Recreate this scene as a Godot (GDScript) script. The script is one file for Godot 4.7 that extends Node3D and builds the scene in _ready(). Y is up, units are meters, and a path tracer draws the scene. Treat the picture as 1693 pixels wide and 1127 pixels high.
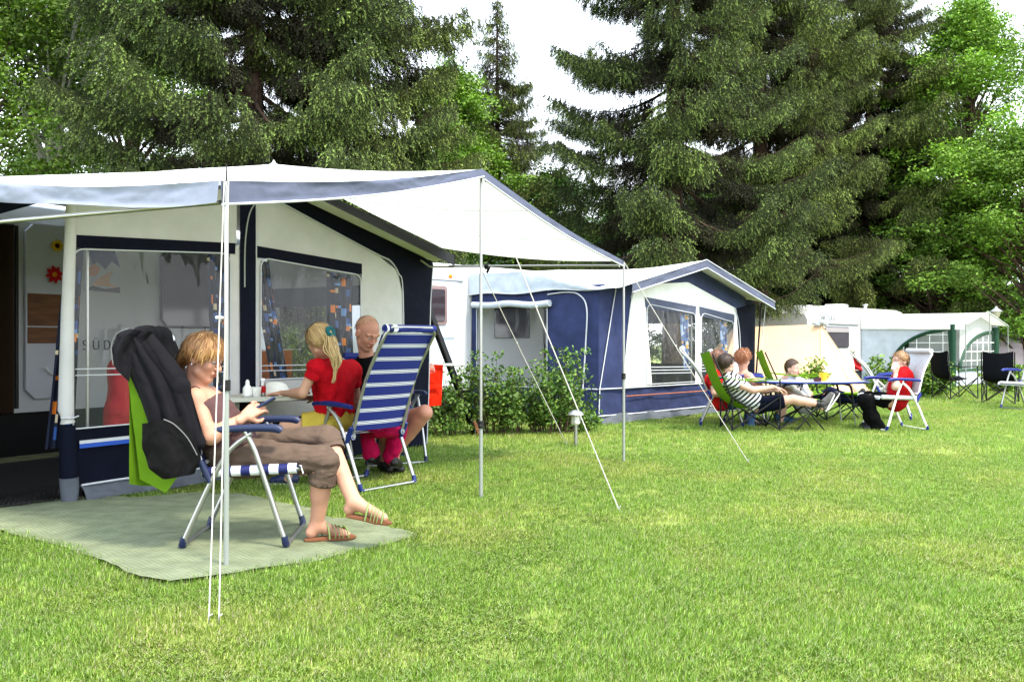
extends Node3D
# A camping lawn: awning tents on caravans, people in folding chairs, spruces behind.

const EYE := 1.25          # lens height in drawing units
const FOCAL := 1500.0
const UNIT := 0.84         # metres in one drawing unit: the site is drawn up large and built to this scale
var M := {}
var names := {}
var rng := RandomNumberGenerator.new()
var noise := FastNoiseLite.new()

# ---------------------------------------------------------------- geometry
class Geo:
	var v := PackedVector3Array()
	var n := PackedVector3Array()
	var t := PackedVector2Array()
	var c := PackedColorArray()
	var ix := PackedInt32Array()
	var col := Color(1, 1, 1)

	func put(p: Vector3, nn: Vector3, q := Vector2.ZERO) -> int:
		v.append(p); n.append(nn); t.append(q); c.append(col)
		return v.size() - 1

	func tri(a: int, b: int, d: int) -> void:
		ix.append(a); ix.append(b); ix.append(d)

	func face(pts: Array, away = null, uvs = null) -> void:
		var nn := Vector3.ZERO
		for i in pts.size():
			var p: Vector3 = pts[i]
			var q: Vector3 = pts[(i + 1) % pts.size()]
			nn += Vector3((p.y - q.y) * (p.z + q.z), (p.z - q.z) * (p.x + q.x), (p.x - q.x) * (p.y + q.y))
		nn = nn.normalized()
		if away != null and nn.dot(pts[0] - away) < 0.0:
			nn = -nn
		var b := v.size()
		for i in pts.size():
			put(pts[i], nn, uvs[i] if uvs != null else Vector2(pts[i].x + pts[i].z, -pts[i].y))
		for i in range(1, pts.size() - 1):
			tri(b, b + i, b + i + 1)

	# rows of points -> smooth sheet
	func grid(P: Array, close_u := false, close_v := false, us := 1.0, vs := 1.0) -> void:
		var R := P.size()
		var C: int = P[0].size()
		var b := v.size()
		for r in R:
			for k in C:
				var p: Vector3 = P[r][k]
				var r0 := r - 1
				var r1 := r + 1
				if close_v:
					r0 = (r0 + R) % R; r1 = r1 % R
				else:
					r0 = maxi(r0, 0); r1 = mini(r1, R - 1)
				var k0 := k - 1
				var k1 := k + 1
				if close_u:
					k0 = (k0 + C) % C; k1 = k1 % C
				else:
					k0 = maxi(k0, 0); k1 = mini(k1, C - 1)
				var nn: Vector3 = (P[r][k1] - P[r][k0]).cross(P[r1][k] - P[r0][k])
				if nn.length_squared() < 1e-16:
					nn = Vector3.UP
				put(p, nn.normalized(), Vector2(us * k / maxf(1, C - 1), vs * r / maxf(1, R - 1)))
		for r in (R if close_v else R - 1):
			for k in (C if close_u else C - 1):
				var a := b + r * C + k
				var d := b + r * C + (k + 1) % C
				var e := b + ((r + 1) % R) * C + k
				var f := b + ((r + 1) % R) * C + (k + 1) % C
				tri(a, d, e); tri(d, f, e)

	func tube(path: Array, r, sides := 8, caps := true, flat := 1.0, flat_dir := Vector3.ZERO) -> void:
		var rows := []
		var up := Vector3.UP
		for i in path.size():
			var d: Vector3 = (path[mini(i + 1, path.size() - 1)] - path[maxi(i - 1, 0)]).normalized()
			if i == 0:
				up = flat_dir if flat_dir != Vector3.ZERO else (Vector3.UP if absf(d.y) < 0.9 else Vector3.RIGHT)
			if flat_dir != Vector3.ZERO:
				up = flat_dir
			var s := d.cross(up)
			if s.length() < 1e-4:
				s = d.cross(Vector3(0.3, 0.1, 0.9))
			s = s.normalized()
			up = s.cross(d).normalized()
			var rr: float = r[i] if r is Array else r
			var ring := PackedVector3Array()
			for k in sides:
				var a := TAU * k / sides
				ring.append(path[i] + s * cos(a) * rr + up * sin(a) * rr * flat)
			rows.append(ring)
		grid_tube(rows, path, caps)

	func grid_tube(rows: Array, path: Array, caps: bool) -> void:
		var b := v.size()
		var S: int = rows[0].size()
		var run := 0.0
		for i in rows.size():
			if i > 0:
				run += (path[i] - path[i - 1]).length()
			for k in S:
				var nn: Vector3 = rows[i][k] - path[i]
				put(rows[i][k], nn.normalized() if nn.length() > 1e-9 else Vector3.UP, Vector2(float(k) / S, run))
		for i in rows.size() - 1:
			for k in S:
				var a := b + i * S + k
				var d := b + i * S + (k + 1) % S
				tri(a, d, a + S); tri(d, d + S, a + S)
		if caps:
			for e in [0, rows.size() - 1]:
				var dir: Vector3 = path[0] - path[1] if e == 0 else path[e] - path[e - 1]
				dir = dir.normalized()
				var f := v.size()
				for k in S:
					put(rows[e][k], dir)
				for k in range(1, S - 1):
					tri(f, f + k, f + k + 1)

	func box(size: Vector3, xf := Transform3D.IDENTITY, bev := 0.0) -> void:
		var h := size / 2.0
		var o := xf.origin
		var P := func(x: float, y: float, z: float) -> Vector3: return xf * Vector3(x, y, z)
		var i := h - Vector3(bev, bev, bev)
		for s in [-1.0, 1.0]:
			face([P.call(s * h.x, -i.y, -i.z), P.call(s * h.x, i.y, -i.z), P.call(s * h.x, i.y, i.z), P.call(s * h.x, -i.y, i.z)], o)
			face([P.call(-i.x, s * h.y, -i.z), P.call(i.x, s * h.y, -i.z), P.call(i.x, s * h.y, i.z), P.call(-i.x, s * h.y, i.z)], o)
			face([P.call(-i.x, -i.y, s * h.z), P.call(i.x, -i.y, s * h.z), P.call(i.x, i.y, s * h.z), P.call(-i.x, i.y, s * h.z)], o)
		if bev > 0.0:
			for s in [-1.0, 1.0]:
				for q in [-1.0, 1.0]:
					face([P.call(s * h.x, q * i.y, -i.z), P.call(s * h.x, q * i.y, i.z), P.call(s * i.x, q * h.y, i.z), P.call(s * i.x, q * h.y, -i.z)], o)
					face([P.call(s * h.x, -i.y, q * i.z), P.call(s * h.x, i.y, q * i.z), P.call(s * i.x, i.y, q * h.z), P.call(s * i.x, -i.y, q * h.z)], o)
					face([P.call(-i.x, s * h.y, q * i.z), P.call(i.x, s * h.y, q * i.z), P.call(i.x, s * i.y, q * h.z), P.call(-i.x, s * i.y, q * h.z)], o)
					for w in [-1.0, 1.0]:
						face([P.call(s * h.x, q * i.y, w * i.z), P.call(s * i.x, q * h.y, w * i.z), P.call(s * i.x, q * i.y, w * h.z)], o)

	# polygon in the xy plane of xf; depth > 0 makes a plate reaching to -depth
	func plate(pts: PackedVector2Array, xf := Transform3D.IDENTITY, depth := 0.0) -> void:
		var id := Geometry2D.triangulate_polygon(pts)
		for s in ([0, 1] if depth > 0.0 else [0]):
			var b := v.size()
			var nn := xf.basis.z.normalized() * (1.0 if s == 0 else -1.0)
			for p in pts:
				put(xf * Vector3(p.x, p.y, -depth * s), nn, Vector2(p.x, -p.y))
			for i in range(0, id.size(), 3):
				tri(b + id[i], b + id[i + 1], b + id[i + 2])
		if depth > 0.0:
			var mid := Vector2.ZERO
			for p in pts:
				mid += p / pts.size()
			for i in pts.size():
				var p := pts[i]
				var q := pts[(i + 1) % pts.size()]
				face([xf * Vector3(p.x, p.y, 0), xf * Vector3(q.x, q.y, 0), xf * Vector3(q.x, q.y, -depth), xf * Vector3(p.x, p.y, -depth)], xf * Vector3(mid.x, mid.y, -depth / 2))

	func lathe(profile: Array, xf := Transform3D.IDENTITY, sides := 16) -> void:
		var rows := []
		for p in profile:
			var ring := PackedVector3Array()
			for k in sides:
				var a := TAU * k / sides
				ring.append(xf * Vector3(cos(a) * p.x, p.y, sin(a) * p.x))
			rows.append(ring)
		grid(rows, true, false)

	func ball(at: Vector3, r: Vector3, seg := 12, basis := Basis.IDENTITY) -> void:
		var b := v.size()
		for i in seg + 1:
			for k in seg * 2:
				var p := PI * i / seg
				var a := PI * k / seg
				var d := Vector3(sin(p) * cos(a), cos(p), sin(p) * sin(a))
				put(at + basis * (d * r), (basis * (d / r)).normalized(), Vector2(float(k) / seg / 2, float(i) / seg))
		for i in seg:
			for k in seg * 2:
				var a := b + i * seg * 2 + k
				var d := b + i * seg * 2 + (k + 1) % (seg * 2)
				tri(a, d, a + seg * 2); tri(d, d + seg * 2, a + seg * 2)

	func mesh(inv := Transform3D.IDENTITY, colours := false) -> ArrayMesh:
		var moved := inv != Transform3D.IDENTITY
		var nb := inv.basis.inverse().transposed()
		if moved:
			for i in v.size():
				v[i] = inv * v[i]
				n[i] = (nb * n[i]).normalized()
		for i in range(0, ix.size(), 3):
			var a := ix[i]
			var b := ix[i + 1]
			var d := ix[i + 2]
			if (v[d] - v[a]).cross(v[b] - v[a]).dot(n[a] + n[b] + n[d]) < 0.0:
				ix[i + 1] = d
				ix[i + 2] = b
		var arr := []
		arr.resize(Mesh.ARRAY_MAX)
		arr[Mesh.ARRAY_VERTEX] = v
		arr[Mesh.ARRAY_NORMAL] = n
		arr[Mesh.ARRAY_TEX_UV] = t
		if colours:
			arr[Mesh.ARRAY_COLOR] = c
		arr[Mesh.ARRAY_INDEX] = ix
		var m := ArrayMesh.new()
		m.add_surface_from_arrays(Mesh.PRIMITIVE_TRIANGLES, arr)
		return m

# distance field on a grid -> surface nets
class Field:
	var o: Vector3
	var h: float
	var nx: int
	var ny: int
	var nz: int
	var f := PackedFloat32Array()

	func _init(lo: Vector3, hi: Vector3, cell: float) -> void:
		o = lo; h = cell
		nx = int((hi.x - lo.x) / h) + 2
		ny = int((hi.y - lo.y) / h) + 2
		nz = int((hi.z - lo.z) / h) + 2
		f.resize(nx * ny * nz)
		f.fill(9.0)

	func span(lo: Vector3, hi: Vector3) -> Array:
		return [clampi(int((lo.x - o.x) / h), 0, nx - 1), clampi(int((hi.x - o.x) / h) + 1, 0, nx - 1), clampi(int((lo.y - o.y) / h), 0, ny - 1), clampi(int((hi.y - o.y) / h) + 1, 0, ny - 1), clampi(int((lo.z - o.z) / h), 0, nz - 1), clampi(int((hi.z - o.z) / h) + 1, 0, nz - 1)]

	func cap(a: Vector3, b: Vector3, ra: float, rb: float, k := 0.02) -> void:
		var m := maxf(ra, rb) + k + 2.0 * h
		var s := span(a.min(b) - Vector3(m, m, m), a.max(b) + Vector3(m, m, m))
		var ab := b - a
		var l2 := maxf(ab.length_squared(), 1e-9)
		for z in range(s[4], s[5] + 1):
			for y in range(s[2], s[3] + 1):
				var i: int = (z * ny + y) * nx + s[0]
				var p := o + Vector3(s[0], y, z) * h - a
				for x in range(s[0], s[1] + 1):
					var q := clampf(p.dot(ab) / l2, 0.0, 1.0)
					var d := (p - ab * q).length() - ra - (rb - ra) * q
					var e := f[i]
					if d - e < k:
						if e - d < k:
							var w := (k - absf(d - e)) / k
							f[i] = minf(d, e) - w * w * k * 0.25
						else:
							f[i] = d
					p.x += h
					i += 1

	func ell(ctr: Vector3, r: Vector3, bs := Basis.IDENTITY, k := 0.02) -> void:
		var m := maxf(r.x, maxf(r.y, r.z)) + k + 2.0 * h
		var s := span(ctr - Vector3(m, m, m), ctr + Vector3(m, m, m))
		var inv := bs.transposed()
		for z in range(s[4], s[5] + 1):
			for y in range(s[2], s[3] + 1):
				var i: int = (z * ny + y) * nx + s[0]
				for x in range(s[0], s[1] + 1):
					var p := inv * (o + Vector3(x, y, z) * h - ctr)
					var k0 := (p / r).length()
					var k1 := (p / (r * r)).length()
					var d := k0 * (k0 - 1.0) / maxf(k1, 1e-6)
					var e := f[i]
					if d - e < k:
						if e - d < k:
							var w := (k - absf(d - e)) / k
							f[i] = minf(d, e) - w * w * k * 0.25
						else:
							f[i] = d
					i += 1

	var act := PackedInt32Array()

	func live() -> PackedInt32Array:
		if act.is_empty():
			for i in f.size():
				if f[i] < 0.08:
					act.append(i)
		return act

	func spot(i: int) -> Vector3:
		return o + Vector3(i % nx, (i / nx) % ny, i / (nx * ny)) * h

	# keep only where (p - at) . dir < 0
	func clip(at: Vector3, dir: Vector3, near := 9.0) -> void:
		dir = dir.normalized()
		for i in live():
			var p := spot(i) - at
			if near > 8.0 or p.length() < near:
				f[i] = maxf(f[i], p.dot(dir))

	# take an ellipsoid away
	func dent(ctr: Vector3, r: Vector3, bs := Basis.IDENTITY, k := 0.004) -> void:
		var m := maxf(r.x, maxf(r.y, r.z)) + k + h
		var s := span(ctr - Vector3(m, m, m), ctr + Vector3(m, m, m))
		var inv := bs.transposed()
		for z in range(s[4], s[5] + 1):
			for y in range(s[2], s[3] + 1):
				var i: int = (z * ny + y) * nx + s[0]
				for x in range(s[0], s[1] + 1):
					var p := inv * (o + Vector3(x, y, z) * h - ctr)
					var k0 := (p / r).length()
					var d := -(k0 * (k0 - 1.0) / maxf((p / (r * r)).length(), 1e-6))
					var e := f[i]
					if e - d < k:
						var w := maxf(0.0, k - absf(d - e)) / k
						f[i] = maxf(d, e) + w * w * k * 0.25
					i += 1

	func crumple(ns: FastNoiseLite, amp: float, freq: float, squash := Vector3.ONE) -> void:
		for i in live():
			if absf(f[i]) < 0.05:
				f[i] += amp * ns.get_noise_3dv(spot(i) * freq * squash)

	# sharp folds: the zero lines of the noise become valleys
	func crease(ns: FastNoiseLite, amp: float, freq: float, squash := Vector3.ONE) -> void:
		for i in live():
			if absf(f[i]) < 0.06:
				f[i] += amp * (0.25 - 1.2 * absf(ns.get_noise_3dv(spot(i) * freq * squash)))

	func into(g: Geo, uv_axis := Vector3.ZERO, uv_from := Vector3.ZERO, tint = null) -> void:
		var id := {}
		var off := [0, 1, nx, nx + 1, nx * ny, nx * ny + 1, nx * ny + nx, nx * ny + nx + 1]
		var lim := 3.0 * h
		for i in live():
					var x := i % nx
					var y := (i / nx) % ny
					var z := i / (nx * ny)
					var f0 := f[i]
					if f0 > lim or f0 < -lim or x >= nx - 1 or y >= ny - 1 or z >= nz - 1:
						continue
					var neg := 0
					for q in 8:
						if f[i + off[q]] < 0.0:
							neg |= 1 << q
					if neg == 0 or neg == 255:
						continue
					var p := Vector3.ZERO
					var cnt := 0
					for e in EDGES:
						var a: int = e[0]
						var b: int = e[1]
						if ((neg >> a) & 1) != ((neg >> b) & 1):
							var fa := f[i + off[a]]
							var u := fa / (fa - f[i + off[b]])
							p += CORNER[a].lerp(CORNER[b], u)
							cnt += 1
					p /= cnt
					var gr := Vector3(f[i + 1] - f0 + f[i + off[7]] - f[i + off[6]], f[i + nx] - f0 + f[i + off[7]] - f[i + off[5]], f[i + off[4]] - f0 + f[i + off[7]] - f[i + off[3]])
					var w := o + (Vector3(x, y, z) + p) * h
					if tint != null:
						g.col = tint.call(w)
					id[i] = g.put(w, gr.normalized(), Vector2((w - uv_from).dot(uv_axis), (w.x + w.z)))
		for i in id:
			var s0 := f[i] < 0.0
			if s0 != (f[i + 1] < 0.0):
				quad(g, id, i, nx, nx * ny)
			if s0 != (f[i + nx] < 0.0):
				quad(g, id, i, 1, nx * ny)
			if s0 != (f[i + nx * ny] < 0.0):
				quad(g, id, i, 1, nx)

	func quad(g: Geo, id: Dictionary, i: int, a: int, b: int) -> void:
		if id.has(i - a) and id.has(i - b) and id.has(i - a - b):
			g.tri(id[i], id[i - a], id[i - b])
			g.tri(id[i - a], id[i - a - b], id[i - b])

	const CORNER := [Vector3(0, 0, 0), Vector3(1, 0, 0), Vector3(0, 1, 0), Vector3(1, 1, 0), Vector3(0, 0, 1), Vector3(1, 0, 1), Vector3(0, 1, 1), Vector3(1, 1, 1)]
	const EDGES := [[0, 1], [2, 3], [4, 5], [6, 7], [0, 2], [1, 3], [4, 6], [5, 7], [0, 4], [1, 5], [2, 6], [3, 7]]

# ---------------------------------------------------------------- nodes
func obj(called: String, g: Geo, m: Material, parent: Node3D, colours := false, inworld := false) -> MeshInstance3D:
	var o := MeshInstance3D.new()
	o.name = called
	o.mesh = g.mesh(frame_of(parent).affine_inverse() if inworld else Transform3D.IDENTITY, colours)
	o.material_override = m
	parent.add_child(o, true)
	return o

# a thing's own axes in drawing units
func frame_of(o: Node3D) -> Transform3D:
	while o.get_parent() != self:
		o = o.get_parent()
	return Transform3D(o.basis.orthonormalized(), o.position / UNIT)

func numbered(called: String) -> String:
	var k: int = names.get(called, 0)
	names[called] = k + 1
	return called if k == 0 else "%s_%03d" % [called, k]

func thing(called: String, label: String, category: String, at := Vector3.ZERO, turn := 0.0, group := "") -> Node3D:
	var o := Node3D.new()
	o.name = numbered(called)
	add_child(o)
	o.position = at * UNIT
	o.rotation_degrees.y = turn
	o.scale = Vector3.ONE * UNIT
	o.set_meta("label", label)
	o.set_meta("category", category)
	if group:
		o.set_meta("group", group)
	return o

func again(src: Node3D, called: String, label: String, at: Vector3, turn: float, group := "") -> Node3D:
	var o: Node3D = src.duplicate()
	o.name = numbered(called)
	add_child(o)
	o.position = at * UNIT
	o.rotation_degrees.y = turn
	o.scale = Vector3.ONE * UNIT
	o.set_meta("label", label)
	if group:
		o.set_meta("group", group)
	return o

func struct(called: String, g: Geo, m: Material, colours := false) -> MeshInstance3D:
	var o := MeshInstance3D.new()
	o.name = called
	o.mesh = g.mesh(Transform3D.IDENTITY, colours)
	o.material_override = m
	o.scale = Vector3.ONE * UNIT
	add_child(o)
	o.set_meta("kind", "structure")
	return o

# the point that lies d metres before the lens plane at picture place px, py
func at(px: float, py: float, d: float) -> Vector3:
	return Vector3((px - 846.5) / FOCAL * d, EYE - (py - 563.5) / FOCAL * d, -d)

func bez(a: Vector3, b: Vector3, c: Vector3, k := 8) -> Array:
	var r := []
	for i in k + 1:
		var u := float(i) / k
		r.append(a.lerp(b, u).lerp(b.lerp(c, u), u))
	return r

func spline(pts: Array, k := 5) -> Array:
	var r := []
	for i in pts.size() - 1:
		var p0: Vector3 = pts[maxi(i - 1, 0)]
		var p1: Vector3 = pts[i]
		var p2: Vector3 = pts[i + 1]
		var p3: Vector3 = pts[mini(i + 2, pts.size() - 1)]
		for j in k:
			r.append(p1.cubic_interpolate(p2, p0, p3, float(j) / k))
	r.append(pts[-1])
	return r

# ---------------------------------------------------------------- materials
func mat(key: String, colour: Color, rough := 0.8, metal := 0.0, back := Color(0, 0, 0)) -> StandardMaterial3D:
	var m := StandardMaterial3D.new()
	m.resource_name = key
	m.albedo_color = colour
	m.roughness = rough
	m.metallic = metal
	m.metallic_specular = 0.4
	if back != Color(0, 0, 0):
		m.backlight_enabled = true
		m.backlight = back
	M[key] = m
	return m

func vmat(key: String, rough := 0.7, back := Color(0, 0, 0)) -> StandardMaterial3D:
	var m := mat(key, Color(1, 1, 1), rough, 0.0, back)
	m.vertex_color_use_as_albedo = true
	return m

func speckle(size: int, freq: float, a: Color, b: Color, sd: int, oct := 4, power := 1.0) -> ImageTexture:
	var ns := FastNoiseLite.new()
	ns.seed = sd
	ns.frequency = freq
	ns.fractal_octaves = oct
	var src := ns.get_seamless_image(size, size)
	var im := Image.create(size, size, false, Image.FORMAT_RGB8)
	for y in size:
		for x in size:
			im.set_pixel(x, y, a.lerp(b, pow(src.get_pixel(x, y).r, power)))
	return ImageTexture.create_from_image(im)

func bumps(size: int, freq: float, strength: float, sd: int, stretch := 1) -> ImageTexture:
	var ns := FastNoiseLite.new()
	ns.seed = sd
	ns.frequency = freq
	ns.fractal_octaves = 4
	var im := ns.get_seamless_image(size, size * stretch)
	if stretch > 1:
		im.resize(size, size)
	im.convert(Image.FORMAT_RGBA8)
	im.bump_map_to_normal_map(strength)
	return ImageTexture.create_from_image(im)

# woven cloth: fine thread relief and slight soiling
func cloth(key: String, colour: Color, rough := 0.85, back := Color(0, 0, 0), scale := 1.2, vary := 0.1) -> StandardMaterial3D:
	var m := mat(key, Color(1, 1, 1), rough, 0.0, back)
	m.albedo_texture = speckle(256, 0.012, colour.darkened(vary), colour, key.hash() % 1000, 5)
	m.metallic_specular = 0.18
	m.uv1_triplanar = true
	m.uv1_scale = Vector3(scale, scale, scale)
	if not M.has("_weave"):
		M["_weave"] = bumps(256, 0.02, 3.0, 5)
	m.normal_enabled = true
	m.normal_texture = M["_weave"]
	m.normal_scale = 0.35
	return m

func lin(r: float, g: float, b: float) -> Color:
	return Color(r, g, b).linear_to_srgb()

# ---------------------------------------------------------------- light and lens
func lens_and_light() -> void:
	var cam := Camera3D.new()
	cam.name = "camera"
	cam.position = Vector3(0, EYE * UNIT, 0)
	cam.fov = rad_to_deg(2.0 * atan(563.5 / FOCAL))
	cam.near = 0.1
	cam.far = 400.0
	add_child(cam)
	var sky := ProceduralSkyMaterial.new()
	sky.sky_top_color = Color(0.80, 0.86, 0.94)
	sky.sky_horizon_color = Color(0.95, 0.96, 0.97)
	sky.sky_curve = 0.25
	sky.ground_bottom_color = Color(0.25, 0.28, 0.18)
	sky.ground_horizon_color = Color(0.45, 0.48, 0.38)
	sky.sky_energy_multiplier = 1.0
	sky.sun_angle_max = 0.0
	var env := Environment.new()
	env.background_mode = Environment.BG_SKY
	env.sky = Sky.new()
	env.sky.sky_material = sky
	env.tonemap_mode = Environment.TONE_MAPPER_LINEAR
	env.tonemap_exposure = 5.0
	env.sdfgi_enabled = true
	env.ssao_enabled = true
	env.ssil_enabled = true
	var we := WorldEnvironment.new()
	we.name = "daylight"
	we.environment = env
	add_child(we)
	# a high sun behind thin cloud, from behind the right shoulder
	var sun := DirectionalLight3D.new()
	sun.name = "sun"
	sun.light_color = Color(1.0, 0.96, 0.88)
	sun.light_energy = 0.5
	sun.light_angular_distance = 10.0
	sun.shadow_enabled = true
	add_child(sun)
	sun.look_at_from_position(Vector3(6, 13, 5.5), Vector3.ZERO)

# ---------------------------------------------------------------- shared materials
func materials() -> void:
	cloth("canvas_white", Color(0.90, 0.90, 0.89), 0.8, Color(0.85, 0.85, 0.83), 0.9, 0.05)
	cloth("canvas_roof", Color(0.88, 0.88, 0.87), 0.8, Color(0.04, 0.04, 0.04), 0.9, 0.05)
	cloth("canvas_cream", Color(0.73, 0.725, 0.72), 0.85, Color(0.12, 0.12, 0.11), 0.9, 0.06)
	cloth("canvas_bright", Color(0.90, 0.90, 0.88), 0.8, Color(0.3, 0.3, 0.29), 0.9, 0.05)
	cloth("canvas_navy", Color(0.05, 0.065, 0.125), 0.75, Color(0, 0, 0), 0.9, 0.25)
	cloth("canvas_blue", Color(0.205, 0.235, 0.37), 0.75, Color(0, 0, 0), 0.9, 0.2)
	cloth("canvas_slate", Color(0.33, 0.35, 0.42), 0.75, Color(0, 0, 0), 0.9, 0.12)
	cloth("canvas_pale", Color(0.74, 0.77, 0.81), 0.7, Color(0.3, 0.33, 0.36), 0.9, 0.08)
	cloth("canvas_silver", Color(0.52, 0.54, 0.60), 0.7, Color(0.15, 0.15, 0.16), 0.9, 0.08)  # white canopy cloth made grey; the side edge's shade is put into this colour
	cloth("mud_flap", Color(0.36, 0.38, 0.41), 0.5, Color(0, 0, 0), 0.9, 0.3)
	cloth("canvas_beige", Color(0.88, 0.74, 0.59), 0.85, Color(0.4, 0.34, 0.26), 0.7, 0.08)
	mat("piping", Color(0.70, 0.71, 0.73), 0.5)
	mat("aluminium", Color(0.62, 0.62, 0.61), 0.32, 0.85)
	mat("pole_paint", Color(0.54, 0.56, 0.54), 0.4, 0.3)
	mat("black_plastic", Color(0.035, 0.035, 0.04), 0.45)
	mat("black_steel", Color(0.05, 0.05, 0.055), 0.4, 0.2)
	mat("blue_plastic", Color(0.07, 0.13, 0.36), 0.35)
	mat("navy_plastic", Color(0.09, 0.13, 0.25), 0.4)
	mat("white_plastic", Color(0.85, 0.85, 0.84), 0.35)
	mat("caravan_white", Color(0.76, 0.77, 0.78), 0.35)
	mat("rope", Color(0.66, 0.65, 0.62), 0.8)
	mat("red_cloth", Color(0.62, 0.05, 0.08), 0.85)
	var vin := mat("vinyl", Color(0.75, 0.78, 0.82, 0.035), 0.04)
	vin.transparency = BaseMaterial3D.TRANSPARENCY_ALPHA
	vin.metallic_specular = 0.3
	var dark := mat("tinted_glass", Color(0.20, 0.17, 0.19), 0.08)
	dark.metallic_specular = 0.5
	vmat("foliage", 0.62, Color(0.55, 0.6, 0.3))
	vmat("needles", 0.75, Color(0.2, 0.25, 0.1))
	vmat("grass_blades", 0.6, Color(0.75, 0.8, 0.4))
	vmat("skin", 0.55).subsurf_scatter_enabled = false
	vmat("hair", 0.45)
	vmat("painted", 0.6)
	var bark := mat("bark", Color(1, 1, 1), 0.95)
	bark.albedo_texture = speckle(256, 0.03, Color(0.16, 0.12, 0.09), Color(0.42, 0.33, 0.27), 21, 5)
	bark.uv1_triplanar = true
	bark.uv1_scale = Vector3(1.5, 0.6, 1.5)
	bark.normal_enabled = true
	bark.normal_texture = bumps(256, 0.04, 8.0, 8)
	var birch := mat("birch_bark", Color(1, 1, 1), 0.8)
	birch.albedo_texture = speckle(256, 0.02, Color(0.12, 0.11, 0.10), Color(0.92, 0.90, 0.86), 44, 5, 0.45)
	birch.uv1_triplanar = true
	birch.uv1_scale = Vector3(0.7, 2.2, 0.7)
	var soil := mat("lawn_soil", Color(1, 1, 1), 1.0)
	soil.albedo_texture = speckle(512, 0.02, Color(0.30, 0.35, 0.13), Color(0.56, 0.60, 0.29), 77, 6)
	soil.uv1_triplanar = true
	soil.uv1_world_triplanar = true
	soil.uv1_scale = Vector3(0.45, 0.45, 0.45)
	# ground sheet: a coarse plaited weave, faded and dusty in patches
	var ns := FastNoiseLite.new()
	ns.seed = 3
	ns.frequency = 0.012
	var dust := ns.get_seamless_image(512, 512)
	var im := Image.create(512, 512, false, Image.FORMAT_RGB8)
	for y in 512:
		for x in 512:
			var c := Color(0.37, 0.40, 0.30).lerp(Color(0.47, 0.50, 0.39), dust.get_pixel(x, y).r)
			if (x / 8 + y / 8) % 2 == 0:
				c = c.darkened(0.14)
			if y % 64 < 2:
				c = c.darkened(0.15)
			im.set_pixel(x, y, c)
	var weave := mat("ground_sheet_weave", Color(1, 1, 1), 0.95)
	weave.albedo_texture = ImageTexture.create_from_image(im)
	weave.uv1_triplanar = true
	weave.uv1_scale = Vector3(0.8, 0.8, 0.8)
	weave.normal_enabled = true
	weave.normal_texture = M["_weave"]
	weave.normal_scale = 0.7

func patch_cloth(key: String, sd: int) -> StandardMaterial3D:
	# printed curtain: navy ground with blocks of blue, sky, sand and orange
	var r := RandomNumberGenerator.new()
	r.seed = sd
	var im := Image.create(96, 192, false, Image.FORMAT_RGB8)
	im.fill(Color(0.035, 0.06, 0.15))
	var inks := [Color(0.16, 0.30, 0.55), Color(0.35, 0.52, 0.74), Color(0.07, 0.11, 0.26), Color(0.72, 0.66, 0.55), Color(0.80, 0.45, 0.12), Color(0.10, 0.18, 0.40)]
	for k in 34:
		im.fill_rect(Rect2i(r.randi_range(0, 11) * 8, r.randi_range(0, 23) * 8, r.randi_range(1, 2) * 8, r.randi_range(1, 3) * 8), inks[[0, 0, 1, 1, 2, 2, 5, 5, 3, 4][r.randi_range(0, 9)]])
	var m := mat(key, Color(1, 1, 1), 0.85, 0.0, Color(0.2, 0.2, 0.2))
	m.albedo_texture = ImageTexture.create_from_image(im)
	m.texture_filter = BaseMaterial3D.TEXTURE_FILTER_NEAREST
	return m

# ---------------------------------------------------------------- lawn
var sheet_outline := PackedVector2Array([Vector2(-4.6, -6.6), Vector2(-3.75, -7.2), Vector2(-3.0, -7.15), Vector2(-2.55, -7.35), Vector2(-2.05, -7.2), Vector2(-1.6, -6.85), Vector2(-1.2, -6.3), Vector2(-0.85, -6.05), Vector2(-0.59, -5.8), Vector2(-0.8, -5.5), Vector2(-1.11, -5.14), Vector2(-1.4, -4.9), Vector2(-1.77, -4.62), Vector2(-2.0, -4.78), Vector2(-2.25, -5.02), Vector2(-2.7, -5.48), Vector2(-3.4, -5.95), Vector2(-4.6, -6.2)])

func lift(x: float, z: float) -> float:
	return 0.012 * noise.get_noise_2d(x * 20.0, z * 20.0)

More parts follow.
